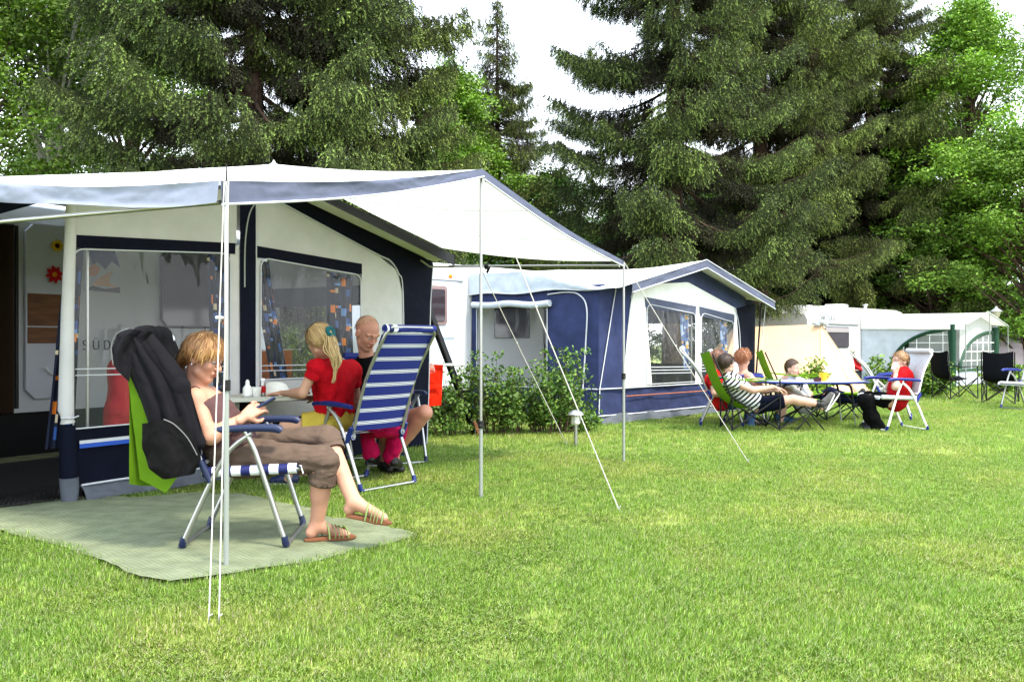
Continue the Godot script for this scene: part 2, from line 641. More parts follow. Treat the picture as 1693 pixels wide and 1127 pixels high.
func lawn() -> void:
	var g := Geo.new()
	var rows := []
	for r in 121:
		var row := PackedVector3Array()
		for k in 101:
			var z := 8.0 - 200.0 * pow(r / 120.0, 2.0)
			var x := -110.0 + 2.2 * k
			row.append(Vector3(x, -0.006, z))
		rows.append(row)
	g.grid(rows)
	struct("lawn", g, M.lawn_soil)
	# one tuft: blades fanning from a small patch
	var kinds := []
	for q in 4:
		var b := Geo.new()
		for k in 40:
			var root := Vector3(rng.randf_range(-0.07, 0.07), -0.008, rng.randf_range(-0.07, 0.07))
			var a := rng.randf() * TAU
			var tall := rng.randf_range(0.014, 0.043)
			var lean := Vector3(cos(a), 0, sin(a)) * tall * rng.randf_range(0.25, 1.2)
			var side := Vector3(-sin(a), 0, cos(a)) * rng.randf_range(0.001, 0.0019)
			var tone := rng.randf()
			b.col = Color(0.165, 0.27, 0.03).lerp(Color(0.31, 0.40, 0.085), tone)
			if rng.randf() < 0.17:
				b.col = Color(0.46, 0.44, 0.24)
			b.col *= rng.randf_range(0.6, 1.35)
			var nn := (Vector3(cos(a), 0.9, sin(a))).normalized()
			var mid := root + Vector3(0, tall * 0.65, 0) + lean * 0.42
			var i0 := b.put(root - side, nn)
			var i1 := b.put(root + side, nn)
			var i2 := b.put(mid - side * 0.9, nn)
			var i3 := b.put(mid + side * 0.9, nn)
			var i4 := b.put(root + Vector3(0, tall, 0) + lean, nn)
			b.tri(i0, i1, i2); b.tri(i1, i3, i2); b.tri(i2, i3, i4)
		kinds.append(b.mesh(Transform3D.IDENTITY, true))
	var places := [[], [], [], []]
	var d := 2.6
	while d < 46.0:
		var step := 0.046 if d < 6.0 else (0.06 if d < 10.0 else (0.10 if d < 18.0 else 0.2))
		var half := 0.72 * d + 1.6
		var x := -half
		while x < half:
			var p := Vector2(x + rng.randf_range(-step, step), -d + rng.randf_range(-step, step))
			x += step
			var yell := noise.get_noise_2d(p.x * 55.0 + 300.0, p.y * 55.0)
			var bald := noise.get_noise_2d(p.x * 130.0, p.y * 130.0 + 90.0)
			if bald > 0.42 and rng.randf() < 0.6:
				continue
			if covered(p):
				continue
			var grow := clampf(1.0 + 0.9 * noise.get_noise_2d(p.x * 90.0 - 500.0, p.y * 90.0), 0.45, 1.7) * (1.0 if d < 10.0 else (1.35 if d < 18.0 else 2.2))
			var edge := edge_of_sheet(p)
			if edge < 0.12:
				grow *= 1.5
			var xf := Transform3D(Basis(Vector3.UP, rng.randf() * TAU).scaled(Vector3(1, clampf(grow, 0.4, 1.3), 1) * (1.0 if d < 10.0 else (1.2 if d < 18.0 else 1.9))), Vector3(p.x, 0, p.y))
			var tint := Color(0.92, 1.06, 0.95).lerp(Color(1.3, 1.18, 1.35), smoothstep(-0.1, 0.6, yell + 0.35 * bald)) * rng.randf_range(0.85, 1.15)
			places[rng.randi() % 4].append([xf, tint])
		d += step
	var G := thing("grass", "short lawn grass with straw coloured patches covering the camp ground", "grass")
	G.set_meta("kind", "stuff")
	for q in 4:
		scatter("tufts", kinds[q], M.grass_blades, places[q], G)

func scatter(called: String, m: Mesh, material: Material, list: Array, parent: Node3D) -> MultiMeshInstance3D:
	var mm := MultiMesh.new()
	mm.transform_format = MultiMesh.TRANSFORM_3D
	mm.use_colors = true
	mm.mesh = m
	mm.instance_count = list.size()
	for i in list.size():
		mm.set_instance_transform(i, list[i][0])
		mm.set_instance_color(i, list[i][1])
	var o := MultiMeshInstance3D.new()
	o.name = called
	o.set_meta("kind", "stuff")
	o.multimesh = mm
	o.material_override = material
	parent.add_child(o, true)
	return o

func edge_of_sheet(p: Vector2) -> float:
	var best := 9.0
	if p.x < 0.0 and p.y > -8.5 and p.y < -4.0:
		for i in sheet_outline.size():
			var q := Geometry2D.get_closest_point_to_segment(p, sheet_outline[i], sheet_outline[(i + 1) % sheet_outline.size()])
			best = minf(best, p.distance_to(q))
	return best

func covered(p: Vector2) -> bool:
	if Geometry2D.is_point_in_polygon(p, sheet_outline):
		return true
	# floors of the three awnings, in their own axes
	for f in [[Vector2(-3.38, -7.03), 58.0, -1.0, 4.5, -6.0, -0.12], [Vector2(1.298, -13.56), 45.9, 0.05, 4.6, -6.0, -0.1]]:
		var a := deg_to_rad(f[1])
		var q: Vector2 = p - f[0]
		var u := q.x * cos(a) - q.y * sin(a)
		var w := q.x * sin(a) + q.y * cos(a)
		if u > f[2] and u < f[3] and w > f[4] and w < f[5]:
			return true
	return false

# ---------------------------------------------------------------- cloth sheets
func resample(line: Array, k: int) -> PackedVector3Array:
	var out := PackedVector3Array()
	var total := 0.0
	for i in line.size() - 1:
		total += (line[i + 1] - line[i]).length()
	var i := 0
	var gone := 0.0
	for j in k:
		var want := total * j / (k - 1)
		while i < line.size() - 2 and gone + (line[i + 1] - line[i]).length() < want:
			gone += (line[i + 1] - line[i]).length()
			i += 1
		var seg: float = maxf((line[i + 1] - line[i]).length(), 1e-6)
		out.append(line[i].lerp(line[i + 1], clampf((want - gone) / seg, 0.0, 1.0)))
	return out

# cloth stretched between two edges: pinned at its rim, rumpled within
func sheet(g: Geo, low: Array, high: Array, cols := 24, rows := 14, amp := 0.012, freq := Vector2(3, 3), sd := 0.0, pinned := true, sag := 0.0) -> void:
	var a := resample(low, cols)
	var b := resample(high, cols)
	var nn: Vector3 = (a[cols - 1] - a[0]).cross(b[cols / 2] - a[cols / 2]).normalized()
	var P := []
	for r in rows:
		var w := float(r) / (rows - 1)
		var row := PackedVector3Array()
		for k in cols:
			var u := float(k) / (cols - 1)
			var p := a[k].lerp(b[k], w)
			var pin := 1.0
			if pinned:
				pin = minf(1.0, 6.0 * minf(minf(u, 1.0 - u), minf(w, 1.0 - w)))
			var l := (a[cols - 1] - a[0]).length()
			p += nn * amp * pin * 2.0 * noise.get_noise_2d((u * l * freq.x + sd) * 30.0, (w * freq.y + sd * 1.7) * 30.0)
			p.y -= sag * 4.0 * w * (1.0 - w)
			row.append(p)
		P.append(row)
	g.grid(P, false, false, (a[cols - 1] - a[0]).length(), (b[0] - a[0]).length())

func cloth_part(called: String, m: Material, parent: Node3D, low: Array, high: Array, amp := 0.01, freq := Vector2(2, 2), cols := 20, rows := 12, sd := 0.0, pinned := true) -> MeshInstance3D:
	var g := Geo.new()
	sheet(g, low, high, cols, rows, amp, freq, sd + called.hash() % 97, pinned)
	return obj(called, g, m, parent)

func rod(called: String, path: Array, r, m: Material, parent: Node3D, sides := 10) -> MeshInstance3D:
	var g := Geo.new()
	g.tube(path, r, sides)
	return obj(called, g, m, parent)

func V(x: float, y: float, z := 0.0) -> Vector3:
	return Vector3(x, y, z)

# piping round a window: straight foot, rounded top corners
func window_edge(u0: float, u1: float, y0: float, y1l: float, y1r: float, z: float, r := 0.1) -> Array:
	var p := [V(u0, y0, z), V(u0, y1l - r, z)]
	p += bez(V(u0, y1l - r, z), V(u0, y1l, z), V(u0 + r, y1l, z), 5)
	p += bez(V(u1 - r, y1r, z), V(u1, y1r, z), V(u1, y1r - r, z), 5)
	p += [V(u1, y0, z), V(u0, y0, z)]
	return p

func peak1(u: float) -> float:
	return 2.79 - 0.211 * absf(u - 1.8)

func pane(parent: Node3D, u0: float, u1: float, y0: float, y1l: float, y1r: float, z: float, sd: float, amp := 0.011) -> void:
	var w := cloth_part("window_pane", M.vinyl, parent, [V(u0, y0, z), V(u1, y0, z)], [V(u0, y1l, z), V(u1, y1r, z)], amp, Vector2(11.0, 1.6), 120, 50, sd)
	w.set_meta("label", "creased clear plastic window")

func curtain(parent: Node3D, m: Material, top: Array, foot: Array, folds: int, deep: float) -> void:
	var g := Geo.new()
	var a := resample(foot, folds * 8 + 1)
	var b := resample(top, folds * 8 + 1)
	var nn: Vector3 = (a[a.size() - 1] - a[0]).cross(Vector3.UP).normalized()
	var P := []
	for r in 24:
		var row := PackedVector3Array()
		for k in a.size():
			var p := a[k].lerp(b[k], r / 23.0)
			row.append(p + nn * deep * sin(TAU * k / 8.0 + 0.4 * sin(r * 0.3)))
		P.append(row)
	g.grid(P, false, false, 1.0, 2.0)
	obj("curtain", g, m, parent)

func awning_one() -> void:
	var T := thing("awning_tent", "cream and navy awning tent with big clear windows beside the striped chair", "tent", Vector3(-3.38, 0, -7.03), 58.0)
	var cream: Material = M.canvas_cream
	var navy: Material = M.canvas_navy
	var slate: Material = M.canvas_slate
	# roof: gabled over the front, level along the caravan
	var g := Geo.new()
	var P := []
	for r in 17:
		var w := r / 16.0
		var z: float = lerp(0.3, -2.78, w)
		var row := PackedVector3Array()
		for k in 41:
			var u: float = lerp(-0.98, 4.6, k / 40.0)
			var front := peak1(u) + 0.03
			var rear: float = 2.90 - 0.035 * pow(absf(u - 1.8), 2.2)
			var y: float = lerp(front, rear, smoothstep(0.0, 1.0, w)) - 0.035 * sin(w * PI) * (0.4 + 0.6 * absf(sin(u * 2.2)))
			row.append(V(u, y, z))
		P.append(row)
	g.grid(P)
	obj("roof", g, M.canvas_roof, T)
	# left of the middle
	cloth_part("gable_panel", cream, T, [V(-0.04, 2.07), V(1.58, 2.15)], [V(-0.04, peak1(-0.04)), V(1.58, peak1(1.58))], 0.02, Vector2(2.5, 1.5), 30, 16)
	cloth_part("window_band", navy, T, [V(-0.04, 1.97, 0.006), V(1.56, 2.05, 0.006)], [V(-0.04, 2.07, 0.006), V(1.56, 2.15, 0.006)], 0.003)
	pane(T, -0.02, 1.5, 0.57, 1.99, 2.07, -0.004, 3.0, 0.006)
	rod("window_piping", window_edge(-0.03, 1.5, 0.57, 1.965, 2.045, 0.008), 0.007, M.piping, T, 6)
	cloth_part("door_jamb", cream, T, [V(1.5, 0.13, 0.002), V(1.61, 0.13, 0.002)], [V(1.5, 2.08, 0.002), V(1.61, 2.15, 0.002)], 0.004)
	# skirt with a white and blue stripe
	cloth_part("skirt", navy, T, [V(0.02, 0.14), V(1.62, 0.13)], [V(0.0, 0.575), V(1.6, 0.575)], 0.022, Vector2(2.4, 1.2), 40, 14)
	for s in [[0.452, 0.478, M.piping], [0.418, 0.452, mat("stripe_blue", Color(0.10, 0.27, 0.62), 0.6)]]:
		cloth_part("stripe", s[2], T, [V(0.01, s[0], 0.028), V(1.6, s[0], 0.028)], [V(0.01, s[1], 0.028), V(1.6, s[1], 0.028)], 0.006, Vector2(2.4, 1.2), 40, 3)
	rod("hem_piping", spline([V(0.03, 0.13, 0.02), V(0.4, 0.135, 0.03), V(0.9, 0.125, 0.02), V(1.62, 0.135, 0.02)]), 0.009, M.piping, T, 6)
	cloth_part("mud_flap", M.mud_flap, T, [V(0.02, 0.012, 0.1), V(1.62, 0.012, 0.09)], [V(0.02, 0.13, 0.01), V(1.62, 0.13, 0.01)], 0.03, Vector2(4, 2), 40, 8, 2.0, false)
	# middle seam
	cloth_part("centre_strip", navy, T, [V(1.61, 0.02, 0.01), V(1.8, 0.02, 0.01)], [V(1.61, 2.75, 0.01), V(1.8, 2.79, 0.01)], 0.006, Vector2(1, 3))
	rod("zip", spline([V(1.66, 1.75, 0.016), V(1.67, 2.2, 0.016), V(1.75, 2.5, 0.016), V(1.98, 2.66, 0.016)]), 0.008, M.pole_paint, T, 6)
	rod("seam_piping", [V(1.805, 0.05, 0.012), V(1.805, 2.6, 0.012)], 0.007, M.piping, T, 6)
	# right of the middle
	cloth_part("window_jamb", cream, T, [V(1.8, 0.85), V(1.87, 0.85)], [V(1.8, 2.16), V(1.87, 2.16)], 0.002)
	cloth_part("gable_panel", cream, T, [V(1.8, 2.15), V(3.3, 2.08)], [V(1.8, peak1(1.8) - 0.12), V(3.3, peak1(3.3) - 0.2)], 0.02, Vector2(2.5, 1.5), 30, 16)
	cloth_part("window_band", navy, T, [V(1.8, 2.04, 0.006), V(3.3, 1.97, 0.006)], [V(1.8, 2.15, 0.006), V(3.3, 2.085, 0.006)], 0.003)
	pane(T, 1.86, 3.29, 0.87, 2.06, 1.99, -0.004, 8.0, 0.006)
	rod("window_piping", window_edge(1.865, 3.28, 0.88, 2.035, 1.965, 0.008), 0.008, M.piping, T, 6)
	cloth_part("sill_panel", cream, T, [V(1.8, 0.5), V(3.3, 0.5)], [V(1.8, 0.875), V(3.3, 0.875)], 0.008)
	cloth_part("skirt", navy, T, [V(1.8, 0.02), V(4.02, 0.02)], [V(1.8, 0.5), V(4.02, 0.5)], 0.02, Vector2(2, 1), 40, 12)
	cloth_part("side_panel", cream, T, [V(3.3, 0.5), V(4.02, 0.5)], [V(3.3, peak1(3.3) - 0.2), V(3.55, peak1(3.55) - 0.21), V(3.75, peak1(3.75) - 0.26), V(3.92, 2.05), V(4.0, 1.8)], 0.016, Vector2(2, 2), 24, 24)
	# navy wing: right edge and the border under the roof, with its piping
	var inner := [V(2.0, peak1(2.0) - 0.12, 0.008), V(3.3, peak1(3.3) - 0.2, 0.008), V(3.6, peak1(3.6) - 0.215, 0.008), V(3.78, 2.15, 0.008), V(3.92, 2.02, 0.008), V(4.0, 1.8, 0.008), V(4.02, 0.5, 0.008), V(4.02, 0.02, 0.008)]
	var outer := [V(2.0, peak1(2.0), 0.008), V(3.5, peak1(3.5), 0.008), V(4.0, peak1(4.0), 0.008), V(4.3, peak1(4.3), 0.008), V(4.57, peak1(4.57) - 0.01, 0.008), V(4.52, 1.7, 0.008), V(4.47, 0.6, 0.02), V(4.42, 0.02, 0.03)]
	g = Geo.new()
	for i in inner.size() - 1:
		sheet(g, [inner[i], inner[i + 1]], [outer[i], outer[i + 1]], 8, 8, 0.008, Vector2(2, 2), i, true)
	obj("wing_panel", g, navy, T)
	rod("wing_piping", spline(inner.slice(0, 7), 4), 0.009, M.piping, T, 6)
	rod("edge_piping", [V(4.57, 2.18, 0.01), V(4.52, 1.7, 0.01), V(4.47, 0.6, 0.02), V(4.42, 0.03, 0.03)], 0.008, M.piping, T, 6)
	# lower border of the left gable
	cloth_part("roof_border", navy, T, [V(-0.9, peak1(-0.9) - 0.18, 0.004), V(-0.04, peak1(-0.04) - 0.02, 0.004)], [V(-0.9, peak1(-0.9), 0.004), V(-0.04, peak1(-0.04), 0.004)], 0.004)
	# visor under the roof edge: a white strip and a black one
	cloth_part("visor", M.canvas_bright, T, [V(1.8, peak1(1.8), 0.01), V(4.57, peak1(4.57), 0.01)], [V(1.8, peak1(1.8) + 0.02, 0.28), V(4.57, peak1(4.57) + 0.02, 0.28)], 0.004)
	cloth_part("visor_edge", mat("black_canvas", Color(0.05, 0.05, 0.055), 0.7), T, [V(1.8, peak1(1.8) - 0.04, 0.31), V(4.6, peak1(4.6) - 0.06, 0.31)], [V(1.8, peak1(1.8) + 0.04, 0.3), V(4.6, peak1(4.6) + 0.07, 0.3)], 0.004)
	rod("visor_tube", [V(4.3, 2.2, 0.03), V(4.44, 2.13, 0.06), V(4.6, 2.13, 0.3)], 0.012, M.aluminium, T)
	# the near door panel, rolled and tied
	g = Geo.new()
	var up := [V(-0.07, 0.62), V(-0.075, 0.66), V(-0.085, 0.72), V(-0.08, 1.0), V(-0.07, 1.5), V(-0.05, 2.0), V(-0.04, 2.36)]
	g.tube(up, [0.055, 0.04, 0.058, 0.053, 0.047, 0.042, 0.038], 14)
	obj("rolled_door", g, cream, T)
	g = Geo.new()
	g.tube([V(-0.06, 0.2), V(-0.065, 0.4), V(-0.07, 0.6)], [0.068, 0.064, 0.056], 14)
	obj("rolled_door_foot", g, navy, T)
	g = Geo.new()
	g.tube([V(-0.055, 0.01), V(-0.055, 0.1), V(-0.06, 0.2)], [0.06, 0.067, 0.07], 14)
	obj("rolled_door_flap", g, M.mud_flap, T)
	rod("tie", [V(-0.14, 0.665, 0.02), V(-0.07, 0.66, 0.06), V(0.0, 0.67, 0.03)], 0.006, M.piping, T, 6)
	# far side wall with a window, near side wall
	var s0 := 4.5
	cloth_part("side_wall_foot", navy, T, [V(s0, 0.02, -0.02), V(s0, 0.02, -2.7)], [V(s0, 0.7, -0.02), V(s0, 0.7, -2.7)])
	cloth_part("side_wall_top", cream, T, [V(s0, 1.95, -0.02), V(s0, 1.95, -2.7)], [V(s0, 2.2, -0.02), V(s0, 2.6, -2.7)])
	cloth_part("side_band", slate, T, [V(s0, 1.7, -0.02), V(s0, 1.7, -2.7)], [V(s0, 1.95, -0.02), V(s0, 1.95, -2.7)])
	for z in [-0.1, -1.35, -2.6]:
		cloth_part("side_jamb", cream, T, [V(s0, 0.7, z + 0.09), V(s0, 0.7, z - 0.09)], [V(s0, 1.7, z + 0.09), V(s0, 1.7, z - 0.09)])
	for z in [-0.725, -1.975]:
		cloth_part("window_pane", M.vinyl, T, [V(s0, 0.7, z + 0.54), V(s0, 0.7, z - 0.54)], [V(s0, 1.7, z + 0.54), V(s0, 1.7, z - 0.54)], 0.006)
	cloth_part("near_side_wall", cream, T, [V(-0.95, 0.02, -0.02), V(-0.95, 0.02, -2.7)], [V(-0.95, 2.16, -0.02), V(-0.95, 2.6, -2.7)])
	# steel frame inside
	for p in [[V(0.32, 0, -0.35), V(0.32, 2.42, -0.35)], [V(1.7, 0, -0.06), V(1.7, 2.74, -0.06)], [V(4.4, 0, -0.08), V(4.4, 2.15, -0.08)], [V(3.0, 0, -1.5), V(3.0, 2.5, -1.5)]]:
		rod("frame_pole", p, 0.014, M.aluminium, T)
	rod("ridge_pole", [V(1.8, 2.7, 0.2), V(1.8, 2.72, -2.6)], 0.013, M.aluminium, T)
	for y in [1.03, 0.98]:
		rod("storm_rail", [V(0.03, y, -0.06), V(4.4, y - 0.04, -0.06)], 0.006, M.piping, T, 6)
	# printed curtains
	var c1 := patch_cloth("curtain_print", 4)
	curtain(T, c1, [V(0.0, 2.0, -0.12), V(0.14, 2.0, -0.12)], [V(-0.17, 0.42, -0.14), V(0.06, 0.42, -0.14)], 4, 0.02)
	curtain(T, c1, [V(1.32, 2.03, -0.1), V(1.56, 2.05, -0.1)], [V(1.4, 0.7, -0.1), V(1.57, 0.7, -0.1)], 4, 0.02)
	curtain(T, c1, [V(1.86, 2.02, -0.1), V(2.06, 2.02, -0.1)], [V(2.1, 0.75, -0.1), V(2.34, 0.75, -0.1)], 4, 0.02)
	curtain(T, c1, [V(2.86, 1.98, -0.1), V(3.27, 1.96, -0.1)], [V(2.9, 0.7, -0.1), V(3.27, 0.7, -0.1)], 5, 0.025)
	# floor cloth
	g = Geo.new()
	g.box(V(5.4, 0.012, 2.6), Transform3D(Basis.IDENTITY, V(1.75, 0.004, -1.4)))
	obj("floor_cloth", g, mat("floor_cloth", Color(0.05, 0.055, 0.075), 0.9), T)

func caravan_one() -> void:
	# stands behind the first awning, its flank along the awning's back
	var C := thing("caravan", "white caravan behind the cream and navy awning with wood trimmed door", "caravan", Vector3(-3.38, 0, -7.03), 58.0, "caravans")
	var g := Geo.new()
	var prof := []
	for p in [[-2.8, 0.5], [-2.8, 2.5], [-2.86, 2.68], [-3.0, 2.75], [-4.6, 2.76], [-4.85, 2.68], [-4.92, 2.5], [-4.92, 0.5]]:
		prof.append(p)
	var P := []
	for u in [-1.2, 4.55]:
		var row := PackedVector3Array()
		for p in prof:
			row.append(V(u, p[1], p[0]))
		P.append(row)
	for k in prof.size() - 1:
		# open flank where the doorway is
		if k == 0:
			for s in [[-1.2, 0.2, 0.5, 2.5], [0.2, 1.08, 2.46, 2.5], [1.08, 4.55, 0.5, 2.5]]:
				g.face([V(s[0], s[2], -2.8), V(s[1], s[2], -2.8), V(s[1], s[3], -2.8), V(s[0], s[3], -2.8)], V(2, 1.5, -4))
		else:
			g.face([P[0][k], P[1][k], P[1][k + 1], P[0][k + 1]], V(2, 1.5, -4))
	for u in [-1.2, 4.55]:
		var cap := []
		for p in prof:
			cap.append(V(u, p[1], p[0]))
		g.face(cap, V(2, 1.5, -4))
	obj("body", g, M.caravan_white, C)
	g = Geo.new()
	g.box(V(5.6, 0.46, 0.05), Transform3D(Basis.IDENTITY, V(1.68, 0.27, -2.9)))
	obj("underskirt", g, M.black_plastic, C)
	# the doorway: lined opening, frame, and the open leaf lying back on the flank
	g = Geo.new()
	for s in [[V(0.2, 0.5, -4.8), V(1.08, 0.5, -4.8), V(1.08, 2.46, -4.8), V(0.2, 2.46, -4.8)], [V(0.2, 0.5, -2.8), V(0.2, 2.46, -2.8), V(0.2, 2.46, -4.8), V(0.2, 0.5, -4.8)], [V(1.08, 0.5, -2.8), V(1.08, 2.46, -2.8), V(1.08, 2.46, -4.8), V(1.08, 0.5, -4.8)], [V(0.2, 0.5, -2.8), V(1.08, 0.5, -2.8), V(1.08, 0.5, -4.8), V(0.2, 0.5, -4.8)], [V(0.2, 2.46, -2.8), V(1.08, 2.46, -2.8), V(1.08, 2.46, -4.8), V(0.2, 2.46, -4.8)]]:
		g.face(s, V(0.64, 1.5, -9.5))
	obj("doorway_lining", g, mat("oak_lining", Color(0.34, 0.26, 0.20), 0.7), C)
	rod("door_frame", [V(1.09, 0.55, -2.77), V(1.09, 2.44, -2.77), V(0.19, 2.44, -2.77), V(0.19, 0.55, -2.77)], 0.022, M.black_plastic, C, 8)
	var leaf := PackedVector2Array()
	for q in [[1.17, 0.74], [1.27, 0.64], [1.6, 0.64], [1.69, 0.74], [1.69, 2.4], [1.6, 2.48], [1.25, 2.48], [1.17, 2.4]]:
		leaf.append(Vector2(q[0], q[1]))
	g = Geo.new()
	g.plate(leaf, Transform3D(Basis.IDENTITY, V(0, 0, -2.735)), 0.04)
	var door := obj("door", g, mat("door_grey", Color(0.74, 0.75, 0.79), 0.4), C)
	g = Geo.new()
	g.box(V(0.49, 0.34, 0.012), Transform3D(Basis.IDENTITY, V(1.43, 1.58, -2.728)), 0.003)
	g.box(V(0.49, 0.17, 0.012), Transform3D(Basis.IDENTITY, V(1.43, 1.31, -2.728)), 0.003)
	var wood := mat("door_wood", Color(1, 1, 1), 0.5)
	wood.albedo_texture = speckle(256, 0.015, Color(0.36, 0.22, 0.13), Color(0.52, 0.35, 0.22), 9, 4)
	wood.uv1_triplanar = true
	wood.uv1_scale = V(0.5, 4, 0.5)
	obj("wood_trim", g, wood, door)
	g = Geo.new()
	g.tube([V(1.36, 0.97, -2.7), V(1.42, 0.9, -2.7), V(1.58, 0.9, -2.7)], 0.014, 8)
	obj("handle", g, M.white_plastic, door)
	g = Geo.new()
	g.plate(PackedVector2Array([Vector2(1.38, 1.74), Vector2(1.53, 1.74), Vector2(1.54, 1.72), Vector2(1.53, 1.69), Vector2(1.38, 1.69), Vector2(1.37, 1.715)]), Transform3D(Basis.IDENTITY, V(0, -0.01, -2.726)), 0.006)
	obj("badge", g, mat("badge_blue", Color(0.04, 0.09, 0.28), 0.4), door)
	# fabric flowers stuck on the door
	for f in [[V(1.49, 2.27, -2.71), Color(0.85, 0.68, 0.06), Color(0.25, 0.05, 0.02), 0.075, "flower"], [V(1.46, 1.96, -2.71), Color(0.72, 0.03, 0.09), Color(0.85, 0.55, 0.05), 0.1, "flower"]]:
		g = Geo.new()
		for k in 8:
			var a := TAU * k / 8.0 + 0.2
			var d := V(cos(a), sin(a))
			var s: Vector3 = V(-sin(a), cos(a)) * f[3] * 0.3
			var row := [[f[0] + d * 0.012 - s * 0.2, f[0] + d * 0.012 + s * 0.2], [f[0] + d * f[3] * 0.55 - s + V(0, 0, 0.02), f[0] + d * f[3] * 0.55 + s + V(0, 0, 0.02)], [f[0] + d * f[3] - s * 0.15 + V(0, 0, 0.008), f[0] + d * f[3] + s * 0.15 + V(0, 0, 0.008)]]
			g.grid(row)
		var fl := obj("flower", g, mat("petals_%d" % int(f[3] * 1000), f[1], 0.8), door)
		g = Geo.new()
		g.ball(f[0] + V(0, 0, 0.015), Vector3(0.028, 0.028, 0.012), 8)
		obj("flower_centre", g, mat("pistil_%d" % int(f[3] * 1000), f[2], 0.8), fl)
	# big window of smoked acrylic
	var win := PackedVector2Array()
	for q in [[2.84, 1.5], [2.92, 1.42], [3.56, 1.42], [3.64, 1.5], [3.64, 2.26], [3.56, 2.34], [2.92, 2.34], [2.84, 2.26]]:
		win.append(Vector2(q[0], q[1]))
	g = Geo.new()
	g.plate(win, Transform3D(Basis.IDENTITY, V(0, 0, -2.755)), 0.04)
	var wn := obj("window", g, mat("smoked_acrylic", Color(0.30, 0.27, 0.29), 0.12), C)
	var rim := []
	for q in win:
		rim.append(V(q.x, q.y, -2.76))
	rim.append(rim[0])
	g = Geo.new()
	g.tube(rim, 0.016, 6)
	obj("window_seal", g, M.black_plastic, wn)
	# print beside the door: blue and gold sails
	var art := [[[[1.86, 1.82], [2.3, 1.8], [2.3, 2.28], [1.86, 2.28]], Color(0.75, 0.76, 0.80), 0.0], [[[1.9, 2.28], [2.24, 2.28], [2.3, 2.1], [2.2, 2.16], [2.12, 2.06], [2.02, 2.14], [1.95, 2.1]], Color(0.10, 0.17, 0.45), 0.002], [[[1.9, 2.06], [1.98, 2.12], [2.06, 2.06], [2.0, 1.98], [1.9, 1.98]], Color(0.85, 0.52, 0.08), 0.002], [[[1.95, 1.88], [2.06, 1.98], [2.2, 2.05], [2.16, 1.92], [2.28, 1.86]], Color(0.85, 0.62, 0.38), 0.004], [[[1.86, 1.82], [1.96, 1.87], [2.12, 1.84], [2.3, 1.87], [2.3, 1.8]], Color(0.22, 0.20, 0.20), 0.004]]
	var base: MeshInstance3D
	for k in art.size():
		var pp := PackedVector2Array()
		for q in art[k][0]:
			pp.append(Vector2(q[0], q[1]))
		g = Geo.new()
		g.plate(pp, Transform3D(Basis.IDENTITY, V(0, 0, -2.79 + art[k][2] * 2.0)), 0.002)
		var o := obj("decor_print" if k == 0 else "ink_shape", g, mat("ink_%d" % k, art[k][1], 0.6), C if k == 0 else base)
		if k == 0:
			base = o
	lettering("SÜDWIND", 0.105, V(1.83, 1.2, -2.785), 0.0, mat("letter_grey", Color(0.14, 0.14, 0.15), 0.6), C, 0.045)

# raised letters set out one by one
func lettering(text: String, tall: float, where: Vector3, slant: float, m: Material, parent: Node3D, gap := 0.0) -> void:
	var font := SystemFont.new()
	font.font_names = PackedStringArray(["Droid Sans"])
	var x := 0.0
	for ch in text:
		var tm := TextMesh.new()
		tm.font = font
		tm.text = ch
		tm.font_size = 32
		tm.pixel_size = tall / 23.0
		tm.depth = 0.004
		tm.horizontal_alignment = HORIZONTAL_ALIGNMENT_LEFT
		var o := MeshInstance3D.new()
		o.name = "letter"
		o.mesh = tm
		o.material_override = m
		parent.add_child(o, true)
		o.transform = Transform3D(Basis(Vector3(1, 0, 0), Vector3(slant, 1, 0), Vector3(0, 0, 1)), where + V(x, 0))
		x += tm.get_aabb().size.x + tall * 0.14 + gap

